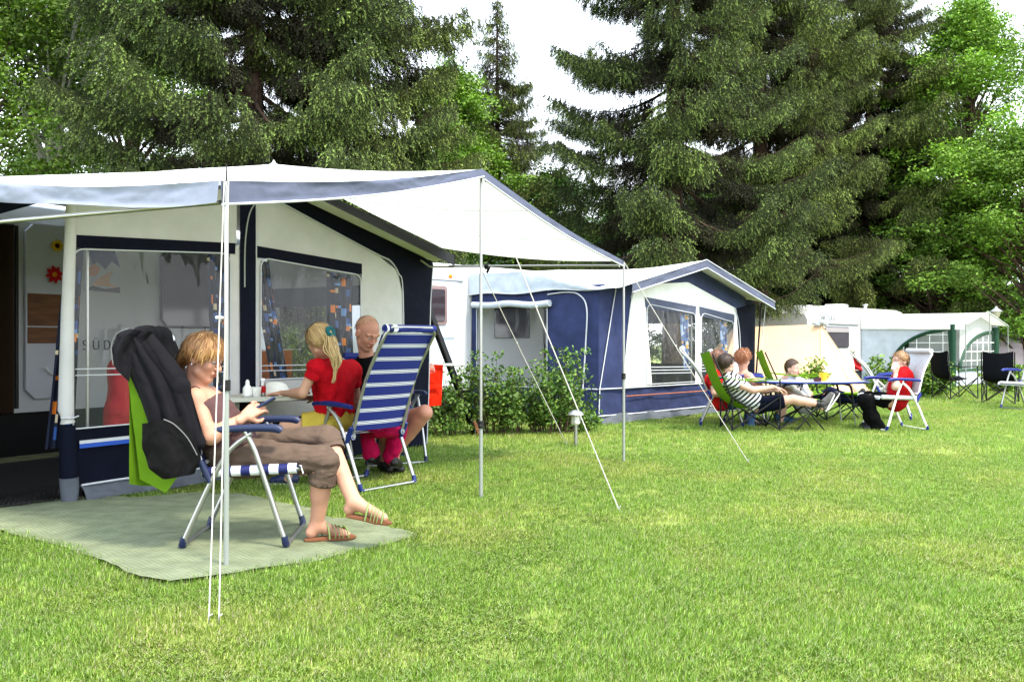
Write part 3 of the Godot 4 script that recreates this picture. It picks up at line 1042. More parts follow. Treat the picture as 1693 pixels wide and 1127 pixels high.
func canopy_one() -> void:
	var T := thing("sun_canopy", "white sun canopy on three aluminium poles spread before the near awning", "canopy", Vector3(-3.38, 0, -7.03), 58.0)
	var g := Geo.new()
	var P := []
	var U0 := -0.79
	var U1 := 4.42
	var front := func(u: float) -> float:
		var w: float = (u - U0) / (1.8 - U0) if u < 1.8 else (U1 - u) / (U1 - 1.8)
		return lerpf(2.13 if u < 1.8 else 2.08, 2.61, w) - 0.045 * sin(PI * clampf(w, 0, 1))
	for r in 25:
		var w := r / 24.0
		var row := PackedVector3Array()
		for k in 49:
			var u: float = lerp(U0, U1, k / 48.0)
			if k == 24:
				u = 1.8
			var y: float = lerp(peak1(u) + 0.10, front.call(u), w)
			var ridge := exp(-pow((u - 1.8) * 2.5, 2.0))
			y -= 0.05 * sin(PI * w) * (1.0 - 0.3 * ridge)
			y += 0.012 * noise.get_noise_2d(u * 60.0 + w * 25.0, w * 18.0)
			row.append(V(u - (0.16 * (1.0 - w) if u < 0.5 else 0.0) * (0.5 - u) / 1.3, y, lerp(0.26, 2.58, w)))
		P.append(row)
	g.grid(P)
	obj("roof", g, M.canvas_white, T)
	for k in [8, 16, 32, 40]:
		var seam := []
		for r in 25:
			seam.append(P[r][k] + V(0, 0.002))
		rod("seam", seam, 0.005, M.canvas_silver, T, 5)
	# hanging edges
	var low := []
	var high := []
	for k in 33:
		var u: float = lerp(U0, 1.8, k / 32.0)
		high.append(V(u, front.call(u) + 0.003, 2.585))
		low.append(V(u, front.call(u) - 0.13 + 0.07 * k / 32.0, 2.60))
	g = Geo.new()
	sheet(g, low, high, 70, 10, 0.022, Vector2(3.0, 1.0), 4.0, true)
	obj("front_valance", g, M.canvas_slate, T)
	rod("front_hem", low, 0.008, M.piping, T, 6)
	low = []
	high = []
	for k in 33:
		var u: float = lerp(1.8, U1, k / 32.0)
		high.append(V(u, front.call(u) + 0.003, 2.585))
		low.append(V(u, front.call(u) - 0.08 + 0.02 * k / 32.0, 2.60))
	g = Geo.new()
	sheet(g, low, high, 60, 8, 0.018, Vector2(3.0, 1.0), 9.0, true)
	obj("front_valance", g, M.canvas_slate, T)
	rod("front_hem", low, 0.008, M.piping, T, 6)
	low = []
	high = []
	for k in 25:
		var w := k / 24.0
		var e: Vector3 = P[24 - k][0]
		high.append(e + V(-0.003, 0.003))
		low.append(e + V(-0.02, -0.12 - 0.012 * sin(w * 9.0)))
	g = Geo.new()
	sheet(g, low, high, 60, 9, 0.02, Vector2(2.5, 1.0), 14.0, true)
	obj("side_valance", g, M.canvas_silver, T)  # white like the roof, drawn grey: its shade is painted into the cloth
	rod("side_rail", [V(U0 + 0.03, 2.02, 2.55), V(-0.9, 2.04, 0.2)], 0.014, M.aluminium, T)
	rod("side_rail", [V(U1 - 0.02, 2.03, 2.55), V(4.5, 2.13, 0.3)], 0.014, M.aluminium, T)
	g = Geo.new()
	g.box(V(0.05, 0.06, 0.07), Transform3D(Basis.IDENTITY, V(4.485, 2.10, 0.85)), 0.01)
	g.box(V(0.02, 0.07, 0.03), Transform3D(Basis(Vector3.RIGHT, 0.5), V(4.485, 2.06, 0.86)), 0.005)
	obj("rail_clamp", g, M.black_plastic, T)
	# front frame tubes and the three poles
	var lt := []
	var rt := []
	for k in 13:
		var u: float = lerp(U0 + 0.02, 1.8, k / 12.0)
		lt.append(V(u, front.call(u) - 0.03, 2.55))
		u = lerp(1.8, U1 - 0.02, k / 12.0)
		rt.append(V(u, front.call(u) - 0.03, 2.55))
	rod("front_tube", lt, 0.012, M.aluminium, T)
	rod("front_tube", rt, 0.012, M.aluminium, T)
	for p in [[V(-0.76, 0, 2.6), 2.13, 0.98], [V(1.83, 0, 2.55), 2.6, 0.56], [V(4.4, 0, 2.6), 2.06, 0.86]]:
		var b: Vector3 = p[0]
		var pole := rod("pole", [b, b + V(0, p[2] + 0.05)], 0.0145, M.pole_paint, T, 12)
		rod("upper_tube", [b + V(0, p[2]), b + V(0, p[1])], 0.012, M.aluminium, pole, 12)
		g = Geo.new()
		g.tube([b + V(0, p[2] - 0.005), b + V(0, p[2] + 0.055)], 0.023, 12)
		g.box(V(0.03, 0.02, 0.03), Transform3D(Basis.IDENTITY, b + V(-0.03, p[2] + 0.015, 0.012)), 0.004)
		obj("pole_clamp", g, M.black_plastic, pole)
		rod("spike", [b + V(0, p[1]), b + V(0, p[1] + 0.1)], [0.005, 0.003], M.black_steel, pole, 6)
	# finial where the ridge meets the awning
	g = Geo.new()
	g.lathe([Vector3(0.10, 2.83, 0), Vector3(0.06, 2.875, 0), Vector3(0.02, 2.90, 0), Vector3(0.004, 2.93, 0)], Transform3D(Basis.IDENTITY, V(1.8, 0, 0.25)), 14)
	obj("ridge_cap", g, M.canvas_white, T)
	# guy ropes, given in the ground's own axes
	var own := frame_of(T)
	var inv := own.affine_inverse()
	var tops := [own * V(-0.76, 2.14, 2.6), own * V(1.83, 2.61, 2.55), own * V(4.4, 2.07, 2.6), own * V(4.47, 2.12, 0.75)]
	var ropes := [[tops[0] + Vector3(-0.012, 0, 0), Vector3(-1.345, 0, -4.02)], [tops[0] + Vector3(0.012, 0, 0), Vector3(-1.30, 0, -4.02)], [tops[1], Vector3(0.79, 0, -6.66)], [tops[2], Vector3(2.43, 0, -9.31)], [tops[3], Vector3(0.66, 0, -10.93)]]
	for k in ropes.size():
		var a: Vector3 = inv * ropes[k][0]
		var b: Vector3 = inv * ropes[k][1]
		rod("guy_rope", [a, a.lerp(b, 0.5) - V(0, 0.01), b], 0.0035 if k < 2 else 0.005, M.rope, T, 6)
		if k != 1:
			var mid := a.lerp(b, 0.36 if k == 0 else 0.42)
			g = Geo.new()
			g.box(V(0.05 if k == 0 else 0.014, 0.014, 0.014), Transform3D(Basis.IDENTITY, mid), 0.004)
			obj("rope_slider", g, M.white_plastic, T)
		rod("peg", [b + V(0, -0.03), b + V(0, 0.03), b + V(0.02, 0.035)], 0.004, M.aluminium, T, 6)

func awning_two() -> void:
	var T := thing("awning_tent", "navy and white awning tent behind the low hedge with a gabled front", "tent", Vector3(1.298, 0, -13.56), 45.9)
	var navy: Material = M.canvas_blue
	var white: Material = M.canvas_bright
	var pk := func(u: float) -> float: return 2.56 - 0.235 * absf(u - 2.4) if u < 2.4 else 2.56 - 0.27 * (u - 2.4)
	var g := Geo.new()
	var P := []
	for r in 15:
		var w := r / 14.0
		var row := PackedVector3Array()
		for k in 41:
			var u: float = lerp(lerp(0.05, -0.06, smoothstep(0.0, 0.15, w)), 4.75, k / 40.0)
			var y: float = lerp(pk.call(u) + 0.03, 2.52 - 0.022 * pow(absf(u - 2.4), 2.0), smoothstep(0, 0.6, w)) - 0.03 * sin(w * PI)
			row.append(V(u, y, lerp(0.36, -2.75, w)))
		P.append(row)
	g.grid(P)
	obj("roof", g, M.canvas_roof, T)
	# the roof skin hangs over the side wall
	var low := []
	var high := []
	for k in 15:
		high.append(P[k][0] + V(-0.02, 0.004))
		low.append(V(-0.085, 2.03 - 0.02 * sin(k * 0.9), lerp(0.3, -2.75, k / 14.0)))
	g = Geo.new()
	sheet(g, low, high, 60, 14, 0.03, Vector2(2.2, 0.8), 31.0, true)
	obj("roof_flap", g, M.canvas_pale, T)
	rod("flap_piping", low, 0.01, M.piping, T, 6)
	# front: wings, white middle with two windows
	cloth_part("wing_panel", navy, T, [V(0.0, 0.53), V(0.58, 0.53)], [V(0.42, pk.call(0.42)), V(0.85, pk.call(0.85) - 0.05)], 0.014, Vector2(3, 1))
	cloth_part("corner_panel", navy, T, [V(-0.01, 0.53, -0.004), V(0.03, 0.53, -0.004)], [V(0.0, 2.1, -0.004), V(0.44, 2.13, -0.004)], 0.012, Vector2(3, 1))
	rod("corner_piping", [V(-0.02, 0.14, 0.02), V(0.0, 0.53, 0.02), V(0.41, 2.12, 0.02)], 0.009, M.piping, T, 6)
	rod("wing_piping", spline([V(0.6, 0.2, 0.012), V(0.585, 0.53, 0.012), V(0.72, 1.5, 0.012), V(0.82, 1.95, 0.012), V(1.0, 2.1, 0.012)]), 0.008, M.piping, T, 6)
	cloth_part("front_panel", white, T, [V(0.58, 0.53, 0.004), V(1.36, 0.53, 0.004)], [V(0.8, 1.95, 0.004), V(1.17, 1.95, 0.004)], 0.008)
	cloth_part("gable_panel", white, T, [V(0.8, 1.95, 0.004), V(2.4, 1.85, 0.004), V(4.0, 1.72, 0.004)], [V(0.95, 2.13, 0.004), V(2.4, 2.24, 0.004), V(3.95, 1.84, 0.004)], 0.01, Vector2(2, 1), 40)
	cloth_part("gable_top", slate_blue(), T, [V(0.6, 2.1), V(0.95, 2.13), V(2.4, 2.24), V(3.95, 1.84), V(4.3, 1.9)], [V(0.6, pk.call(0.6)), V(2.4, pk.call(2.4)), V(4.3, pk.call(4.3))], 0.014, Vector2(3, 1), 50)
	for w in [[1.2, 2.6, 1.93, 1.82], [2.78, 3.86, 1.82, 1.7]]:
		cloth_part("window_band", M.canvas_slate, T, [V(w[0] - 0.03, w[2] - 0.14, 0.012), V(w[1] + 0.02, w[3] - 0.13, 0.012)], [V(w[0] - 0.05, w[2] + 0.02, 0.012), V(w[1] + 0.03, w[3] + 0.02, 0.012)], 0.004)
		pane(T, w[0], w[1], 0.53, w[2] - 0.06, w[3] - 0.06, 0.0, w[0] * 7.0, 0.012)
		rod("window_piping", window_edge(w[0], w[1], 0.56, w[2] - 0.1, w[3] - 0.1, 0.02, 0.12), 0.009, M.piping, T, 6)
		curtain(T, patch_curtain(), [V(w[0] + 0.03, w[2] - 0.1, -0.1), V(w[0] + 0.2, w[2] - 0.1, -0.1)], [V(w[0] + 0.06, 0.75, -0.1), V(w[0] + 0.2, 0.75, -0.1)], 3, 0.02)
		curtain(T, patch_curtain(), [V(w[1] - 0.3, w[3] - 0.08, -0.1), V(w[1] - 0.02, w[3] - 0.08, -0.1)], [V(w[1] - 0.18, 0.75, -0.1), V(w[1] - 0.02, 0.75, -0.1)], 3, 0.02)
		for y in [0.83, 0.78, 0.73]:
			rod("storm_rail", [V(w[0] + 0.03, y, -0.05), V(w[1] - 0.03, y - 0.02, -0.05)], 0.009, M.piping, T, 6)
	cloth_part("front_panel", white, T, [V(2.62, 0.53, 0.004), V(2.8, 0.53, 0.004)], [V(2.62, 1.86, 0.004), V(2.8, 1.86, 0.004)], 0.004)
	cloth_part("front_panel", white, T, [V(3.86, 0.53, 0.004), V(4.1, 0.53, 0.004)], [V(3.86, 1.73, 0.004), V(3.98, 1.72, 0.004)], 0.004)
	cloth_part("wing_panel", M.canvas_navy, T, [V(4.1, 0.02), V(4.62, 0.02)], [V(3.96, 1.84), V(4.66, pk.call(4.66))], 0.02, Vector2(3, 1))
	rod("wing_piping", spline([V(4.12, 0.2, 0.014), V(4.1, 0.9, 0.014), V(4.05, 1.5, 0.014), V(3.9, 1.85, 0.014)]), 0.009, M.piping, T, 6)
	rod("corner_piping", [V(4.62, 0.05, 0.02), V(4.68, 1.95, 0.2)], 0.01, M.piping, T, 6)
	rod("sill_piping", [V(-0.02, 0.53, 0.02), V(0.6, 0.525, 0.02), V(4.1, 0.52, 0.02)], 0.011, M.piping, T, 6)
	cloth_part("skirt", navy, T, [V(-0.04, 0.12), V(2.0, 0.12), V(4.1, 0.12)], [V(0.0, 0.53), V(2.0, 0.53), V(4.1, 0.53)], 0.03, Vector2(3, 1), 60)
	rod("stripe", [V(0.62, 0.40, 0.045), V(2.4, 0.395, 0.045), V(4.1, 0.395, 0.045)], 0.009, mat("stripe_rust", Color(0.62, 0.35, 0.22), 0.7), T, 6)
	rod("hem_piping", spline([V(-0.05, 0.13, 0.03), V(1.0, 0.12, 0.03), V(2.5, 0.125, 0.03), V(4.1, 0.12, 0.03)]), 0.011, M.piping, T, 6)
	cloth_part("mud_flap", M.mud_flap, T, [V(-0.05, 0.01, 0.14), V(4.1, 0.01, 0.12)], [V(-0.05, 0.13, 0.01), V(4.1, 0.13, 0.01)], 0.035, Vector2(4, 2), 60, 8, 5.0, false)
	# visor along the gable
	for s in [[0.35, 2.4], [2.4, 4.72]]:
		cloth_part("visor", M.canvas_slate, T, [V(s[0], pk.call(s[0]) - 0.1, 0.37), V(s[1], pk.call(s[1]) - 0.1, 0.37)], [V(s[0], pk.call(s[0]) + 0.03, 0.36), V(s[1], pk.call(s[1]) + 0.03, 0.36)], 0.014, Vector2(3, 1), 30)
		rod("visor_piping", [V(s[0], pk.call(s[0]) - 0.1, 0.375), V(s[1], pk.call(s[1]) - 0.1, 0.375)], 0.01, M.piping, T, 6)
		rod("ridge_piping", [V(s[0], pk.call(s[0]) + 0.035, 0.365), V(s[1], pk.call(s[1]) + 0.035, 0.365)], 0.009, M.piping, T, 6)
	# near side wall, with its own window
	cloth_part("side_wall", navy, T, [V(0.0, 0.5, 0.0), V(-0.03, 0.5, -1.0)], [V(0.02, 2.1, 0.0), V(-0.01, 2.1, -1.0)], 0.02, Vector2(2, 2))
	cloth_part("side_wall", navy, T, [V(-0.03, 0.5, -2.6), V(-0.03, 0.5, -2.75)], [V(-0.01, 2.1, -2.6), V(-0.01, 2.1, -2.75)], 0.006)
	cloth_part("side_wall_top", navy, T, [V(-0.02, 1.86, -1.0), V(-0.02, 1.86, -2.6)], [V(-0.01, 2.1, -1.0), V(-0.01, 2.1, -2.6)], 0.006)
	cloth_part("side_skirt", navy, T, [V(-0.05, 0.02, 0.0), V(-0.05, 0.02, -2.75)], [V(-0.02, 0.5, 0.0), V(-0.02, 0.5, -2.75)], 0.02, Vector2(2, 1), 40)
	cloth_part("window_pane", M.vinyl, T, [V(-0.03, 0.5, -1.0), V(-0.03, 0.5, -2.6)], [V(-0.02, 1.87, -1.0), V(-0.02, 1.87, -2.6)], 0.012, Vector2(6, 1), 70, 30)
	rod("window_piping", [V(-0.045, 0.55, -1.0), V(-0.04, 1.86, -1.0)], 0.008, M.piping, T, 6)
	rod("window_piping", [V(-0.045, 0.55, -2.6), V(-0.04, 1.86, -2.6)], 0.008, M.piping, T, 6)
	rod("sill_piping", [V(-0.04, 0.53, 0.0), V(-0.04, 0.5, -2.7)], 0.01, M.piping, T, 6)
	rod("wall_piping", spline([V(-0.05, 0.4, -0.28), V(-0.04, 1.2, -0.22), V(-0.04, 1.75, -0.2), V(-0.035, 1.95, -0.35), V(-0.03, 2.0, -0.6), V(-0.03, 1.98, -1.0)]), 0.012, M.piping, T, 6)
	g = Geo.new()
	g.tube(spline([V(-0.07, 1.84, -0.92), V(-0.075, 1.82, -1.3), V(-0.07, 1.86, -1.8), V(-0.075, 1.84, -2.2), V(-0.07, 1.86, -2.66)], 4), 0.055, 10)
	obj("rolled_blind", g, M.canvas_pale, T)
	# far side wall closes the room; pale window in it
	cloth_part("far_wall_foot", M.canvas_navy, T, [V(4.6, 0.02, 0), V(4.6, 0.02, -2.7)], [V(4.6, 0.8, 0), V(4.6, 0.8, -2.7)])
	cloth_part("far_wall_top", M.canvas_slate, T, [V(4.6, 1.6, 0), V(4.6, 1.6, -2.7)], [V(4.6, 2.0, 0), V(4.6, 2.3, -2.7)])
	cloth_part("window_pane", M.vinyl, T, [V(4.6, 0.8, 0), V(4.6, 0.8, -2.7)], [V(4.6, 1.6, 0), V(4.6, 1.6, -2.7)], 0.006)
	rod("frame_pole", [V(4.5, 0, 0.05), V(4.52, 1.95, 0.2)], 0.016, M.black_steel, T)
	rod("frame_pole", [V(2.66, 0, -0.1), V(2.66, 2.4, -0.1)], 0.014, M.aluminium, T)
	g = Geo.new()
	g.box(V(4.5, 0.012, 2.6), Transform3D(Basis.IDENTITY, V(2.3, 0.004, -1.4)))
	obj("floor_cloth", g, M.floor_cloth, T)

func slate_blue() -> Material:
	if not M.has("canvas_dusk"):
		cloth("canvas_dusk", Color(0.25, 0.28, 0.40), 0.75, Color(0, 0, 0), 0.9, 0.15)
	return M.canvas_dusk

func patch_curtain() -> Material:
	if not M.has("curtain_warm"):
		var r := RandomNumberGenerator.new()
		r.seed = 12
		var im := Image.create(64, 128, false, Image.FORMAT_RGB8)
		im.fill(Color(0.30, 0.38, 0.52))
		var inks := [Color(0.55, 0.63, 0.72), Color(0.14, 0.18, 0.32), Color(0.75, 0.55, 0.15), Color(0.68, 0.66, 0.60)]
		for k in 30:
			im.fill_rect(Rect2i(r.randi_range(0, 7) * 8, r.randi_range(0, 15) * 8, 8, r.randi_range(1, 3) * 8), inks[r.randi_range(0, 3)])
		var m := mat("curtain_warm", Color(1, 1, 1), 0.85)
		m.albedo_texture = ImageTexture.create_from_image(im)
	return M.curtain_warm

func caravan_two() -> void:
	var C := thing("caravan", "white caravan with a small brown window joined to the gabled navy awning", "caravan", Vector3(1.298, 0, -13.56), 45.9, "caravans")
	var g := Geo.new()
	var prof := [[-2.78, 0.42], [-2.78, 2.35], [-2.84, 2.5], [-3.0, 2.56], [-4.6, 2.57], [-4.85, 2.45], [-4.9, 2.3], [-4.9, 0.42]]
	var c := V(2, 1.4, -3.8)
	for k in prof.size() - 1:
		g.face([V(-1.45, prof[k][1], prof[k][0]), V(4.9, prof[k][1], prof[k][0]), V(4.9, prof[k + 1][1], prof[k + 1][0]), V(-1.45, prof[k + 1][1], prof[k + 1][0])], c)
	for u in [-1.45, 4.9]:
		var cap := []
		for p in prof:
			cap.append(V(u, p[1], p[0]))
		g.face(cap, c)
	obj("body", g, M.caravan_white, C)
	var frame := PackedVector2Array([Vector2(-1.3, 1.52), Vector2(-0.62, 1.52), Vector2(-0.58, 1.56), Vector2(-0.58, 2.12), Vector2(-0.62, 2.16), Vector2(-1.3, 2.16)])
	g = Geo.new()
	g.plate(frame, Transform3D(Basis.IDENTITY, V(0, 0, -2.74)), 0.04)
	var w := obj("window", g, mat("window_frame_taupe", Color(0.50, 0.42, 0.42), 0.5), C)
	g = Geo.new()
	g.plate(PackedVector2Array([Vector2(-1.25, 1.58), Vector2(-0.66, 1.58), Vector2(-0.64, 1.6), Vector2(-0.64, 2.08), Vector2(-0.66, 2.1), Vector2(-1.25, 2.1)]), Transform3D(Basis.IDENTITY, V(0, 0, -2.725)), 0.02)
	obj("pane", g, M.tinted_glass, w)
	rod("handle", [V(-0.66, 1.36, -2.72), V(-0.4, 1.36, -2.72)], 0.014, M.white_plastic, C)
	rod("rail", [V(-1.3, 2.26, -2.76), V(-0.2, 2.26, -2.76)], 0.012, M.aluminium, C)
	g = Geo.new()
	g.ball(V(-0.48, 2.33, -2.77), V(0.045, 0.04, 0.02), 8)
	obj("marker_lamp", g, mat("amber", Color(0.85, 0.45, 0.05), 0.3), C)
	g = Geo.new()
	g.box(V(0.86, 1.85, 0.012), Transform3D(Basis.IDENTITY, V(-0.75, 1.37, -2.772)), 0.004)
	obj("door", g, mat("door_white", Color(0.80, 0.83, 0.86), 0.35), C)
	# inside view: window and door of the caravan behind the navy side wall
	g = Geo.new()
	g.box(V(0.9, 0.6, 0.03), Transform3D(Basis.IDENTITY, V(1.0, 1.6, -2.765)), 0.01)
	obj("window", g, M.tinted_glass, C)
	g = Geo.new()
	g.box(V(0.7, 1.7, 0.03), Transform3D(Basis.IDENTITY, V(2.2, 1.3, -2.765)), 0.01)
	obj("door", g, M.tinted_glass, C)
	g = Geo.new()
	g.box(V(6.0, 0.4, 0.04), Transform3D(Basis.IDENTITY, V(1.7, 0.22, -2.86)))
	obj("underskirt", g, M.black_plastic, C)

# ---------------------------------------------------------------- trees
func spray(tips: float, old: Color, fresh: Color) -> ArrayMesh:
	# a drooping spruce branchlet, one metre long before scaling, hung from its origin
	var g := Geo.new()
	var twigs := [[Vector3.ZERO, Vector3(0, -1, 0.05), 1.0]]
	for k in 8:
		var h := rng.randf_range(0.05, 0.7)
		var a := rng.randf() * TAU
		twigs.append([Vector3(0, -h, 0.05 * h), Vector3(cos(a) * 0.6, -0.9, sin(a) * 0.6).normalized(), rng.randf_range(0.25, 0.5)])
	for w in twigs:
		var base: Vector3 = w[0]
		var dir: Vector3 = w[1]
		var long: float = w[2]
		var s := dir.cross(Vector3(0.3, 0.2, 0.9)).normalized()
		var q := dir.cross(s)
		var cnt := int(26 * long) + 5
		var lit := rng.randf() < tips
		for j in cnt:
			var u := (j + 0.5) / cnt
			var a := j * 2.4
			var out := s * cos(a) + q * sin(a)
			var p := base + dir * long * u - Vector3(0, 0.12 * long * u * u, 0)
			var bud := lit and u > 0.66
			var tip := p + (out * (0.85 if not bud else 0.7) + dir * 0.75).normalized() * rng.randf_range(0.06, 0.1) * (1.15 - 0.5 * u)
			var side := dir.cross(out).normalized() * (0.02 if not bud else 0.032)
			g.col = (fresh if bud else old) * rng.randf_range(0.75, 1.25)
			var nn := (out + Vector3(0, 0.35, 0)).normalized()
			g.tri(g.put(p - side, nn), g.put(p + side, nn), g.put(tip, nn))
	return g.mesh(Transform3D.IDENTITY, true)

var sprays := []
var bare_twig: ArrayMesh

func spruce(label: String, px: float, d: float, tall: float, reach: float, tone: Color, from_y := 0.6, thick := 1.0, sd := 1, point := 0.9, tier := 0.56) -> Node3D:
	rng.seed = sd
	var base := at(px, 563.5, d)
	base.y = 0.0
	var T := thing("spruce_tree", label, "tree", base, 0.0, "spruces behind the tents")
	var g := Geo.new()
	var tr := 0.014 * tall
	g.tube([V(0, -0.1), V(0, 0.5), V(0.05, tall * 0.4), V(0, tall * 0.75), V(0, tall)], [tr * 1.4, tr, tr * 0.7, tr * 0.35, 0.015], 10)
	var lists := [[], [], [], []]
	var y := from_y
	var seen_to := EYE + 563.5 * d / FOCAL + 1.5
	while y < tall - 0.15:
		var u := y / tall
		var r := reach * pow(1.0 - u, point) * (1.0 if u > 0.08 else 0.85)
		var limbs := 5 if r > 1.0 else 4

		for k in limbs:
			var a := TAU * (k + rng.randf_range(-0.35, 0.35)) / limbs + y * 2.1
			var l := r * rng.randf_range(0.72, 1.15) + 0.12
			var out := Vector3(cos(a), 0, sin(a))
			if out.z < -0.55 and y > 2.5:
				l *= 0.8
			var droop := rng.randf_range(0.10, 0.42) * (1.0 - 0.5 * u)
			var own_tone := rng.randf_range(0.6, 1.35)
			var root_y := y + rng.randf_range(-0.25, 0.25) * minf(1.0, r)
			var side := Vector3(-out.z, 0, out.x)
			var path := []
			for j in 7:
				var w := j / 6.0
				path.append(V(0, root_y) + out * l * w + V(0, l * (-droop * sin(w * PI * 0.75) * 1.1 + 0.14 * w * w * w)) + side * 0.06 * l * sin(w * 4.0 + k))
			g.tube(path, [0.035 * l / 3.0 + 0.012, 0.03 * l / 3 + 0.01, 0.022 * l / 3 + 0.008, 0.016, 0.012, 0.008, 0.004], 5, false)
			if y > seen_to + 3.0 and rng.randf() < 0.6:
				continue
			var step := 0.085 / thick
			var w2 := 0.16
			while w2 < 1.0:
				var f := w2 * 6.0
				var i := mini(int(f), 5)
				var p: Vector3 = path[i].lerp(path[i + 1], f - i)
				var spread := minf(0.85, 0.22 * l + 0.15) * (1.0 - 0.55 * w2) * (0.35 + w2)
				for s in [-1.0, 1.0]:
					var q := 0.0
					while q < spread:
						var hang := rng.randf_range(0.27, 0.55) * (0.7 + 0.5 * minf(1.0, l / 2.5)) * (1.0 - 0.3 * w2)
						# the branchlet fans outwards from the limb as it droops
						var down: Vector3 = (Vector3.DOWN + out * rng.randf_range(0.0, 0.7) + side * s * rng.randf_range(-0.1, 0.75)).normalized()
						var bx: Vector3 = down.cross(Vector3(rng.randf_range(-1, 1), 0.1, rng.randf_range(-1, 1))).normalized()
						var b := Basis(bx * hang * 1.15, -down * hang, bx.cross(-down) * hang * 1.15)
						var c := tone * own_tone * rng.randf_range(0.75, 1.25)
						lists[1 + rng.randi() % 3 if w2 > 0.5 else (0 if rng.randf() < 0.75 else 1)].append([Transform3D(b, p + side * s * (q + 0.03) + out * q * 0.55 + V(0, -0.06 * q + 0.02)), c])
						q += rng.randf_range(0.10, 0.2) / thick
				w2 += step / maxf(l, 0.3) * rng.randf_range(0.9, 1.5)
		y += (tier if y < seen_to else 0.8) * rng.randf_range(0.75, 1.25) * clampf(1.2 - 0.75 * u, 0.4, 1.2)
	var tip := Basis(Vector3.RIGHT, PI).scaled(Vector3(0.5, 0.7, 0.5))
	lists[1].append([Transform3D(tip, V(0, tall - 0.5)), tone])
	obj("trunk", g, M.bark, T)
	for k in 4:
		if lists[k].size():
			scatter("needles", sprays[k], M.needles, lists[k], T)
	return T

func leaf_cluster(cnt: int, size: float, spread: float, pal: Array) -> ArrayMesh:
	var g := Geo.new()
	for k in cnt:
		var p := Vector3(rng.randf_range(-1, 1), rng.randf_range(-0.7, 0.7), rng.randf_range(-1, 1)) * spread
		var nn := Vector3(rng.randf_range(-1, 1), rng.randf_range(0.1, 1.4), rng.randf_range(-1, 1)).normalized()
		var d := nn.cross(Vector3(rng.randf_range(-1, 1), rng.randf_range(-1, 1), rng.randf_range(-1, 1))).normalized()
		var s := nn.cross(d)
		var l := size * rng.randf_range(0.7, 1.25)
		g.col = pal[rng.randi() % pal.size()] * rng.randf_range(0.8, 1.2)
		var a := g.put(p - d * l * 0.5, nn)
		var b := g.put(p + s * l * 0.3 + nn * l * 0.08, nn)
		var c := g.put(p - s * l * 0.3 + nn * l * 0.08, nn)
		var e := g.put(p + d * l * 0.5 - nn * l * 0.06, nn)
		g.tri(a, b, c); g.tri(b, e, c)
	return g.mesh(Transform3D.IDENTITY, true)

var leafings := []

func leafy(called: String, label: String, category: String, px: float, d: float, tall: float, wide: float, tone: Color, foot := 0.22, dense := 1.0, sd := 3, bark = null, group := "leafy trees behind the tents", lean := 0.0) -> Node3D:
	rng.seed = sd
	var base := at(px, 563.5, d)
	base.y = 0.0
	var T := thing(called, label, category, base, 0.0, group)
	var g := Geo.new()
	var r := 0.012 * tall
	g.tube([V(0, -0.1), V(lean * 0.2, tall * 0.3), V(lean * 0.6, tall * 0.65), V(lean, tall * 0.93)], [r * 1.3, r, r * 0.6, 0.02], 9)
	var lists := [[], [], []]
	var clumps := int(46 * wide * dense * sqrt(tall / 10.0))
	for k in clumps:
		var h := foot + (1.0 - foot) * pow(rng.randf(), 0.85)
		var prof := sin(PI * clampf((h - foot) / (1.0 - foot) * 0.86 + 0.12, 0, 1))
		var a := rng.randf() * TAU
		var rad := wide * prof * pow(rng.randf(), 0.42) * rng.randf_range(0.75, 1.12)
		var c := V(lean * h, tall * h) + Vector3(cos(a), 0, sin(a)) * rad
		var root := V(lean * h * 0.8, tall * maxf(h - 0.16 - 0.1 * rng.randf(), foot * 0.6))
		var mid := root.lerp(c, 0.55) + V(0, 0.04 * tall * rng.randf())
		g.tube(bez(root, mid, c, 5), [0.05, 0.04, 0.03, 0.022, 0.014, 0.006], 4, false)
		var cs := rng.randf_range(0.45, 0.95) * sqrt(wide / 3.0)
		var tint := tone * rng.randf_range(0.75, 1.3)
		for j in int(42 * dense):
			var o := Vector3(rng.randfn(0, 0.5), rng.randfn(0, 0.26), rng.randfn(0, 0.5)) * cs
			o.y -= o.length() * 0.15
			var b := Basis(Vector3.UP, rng.randf() * TAU).scaled(Vector3.ONE * rng.randf_range(0.7, 1.3))
			lists[rng.randi() % 3].append([Transform3D(b, c + o), tint])
	obj("trunk", g, bark if bark else M.bark, T)
	for k in 3:
		scatter("leaves", leafings[k], M.foliage, lists[k], T)
	return T

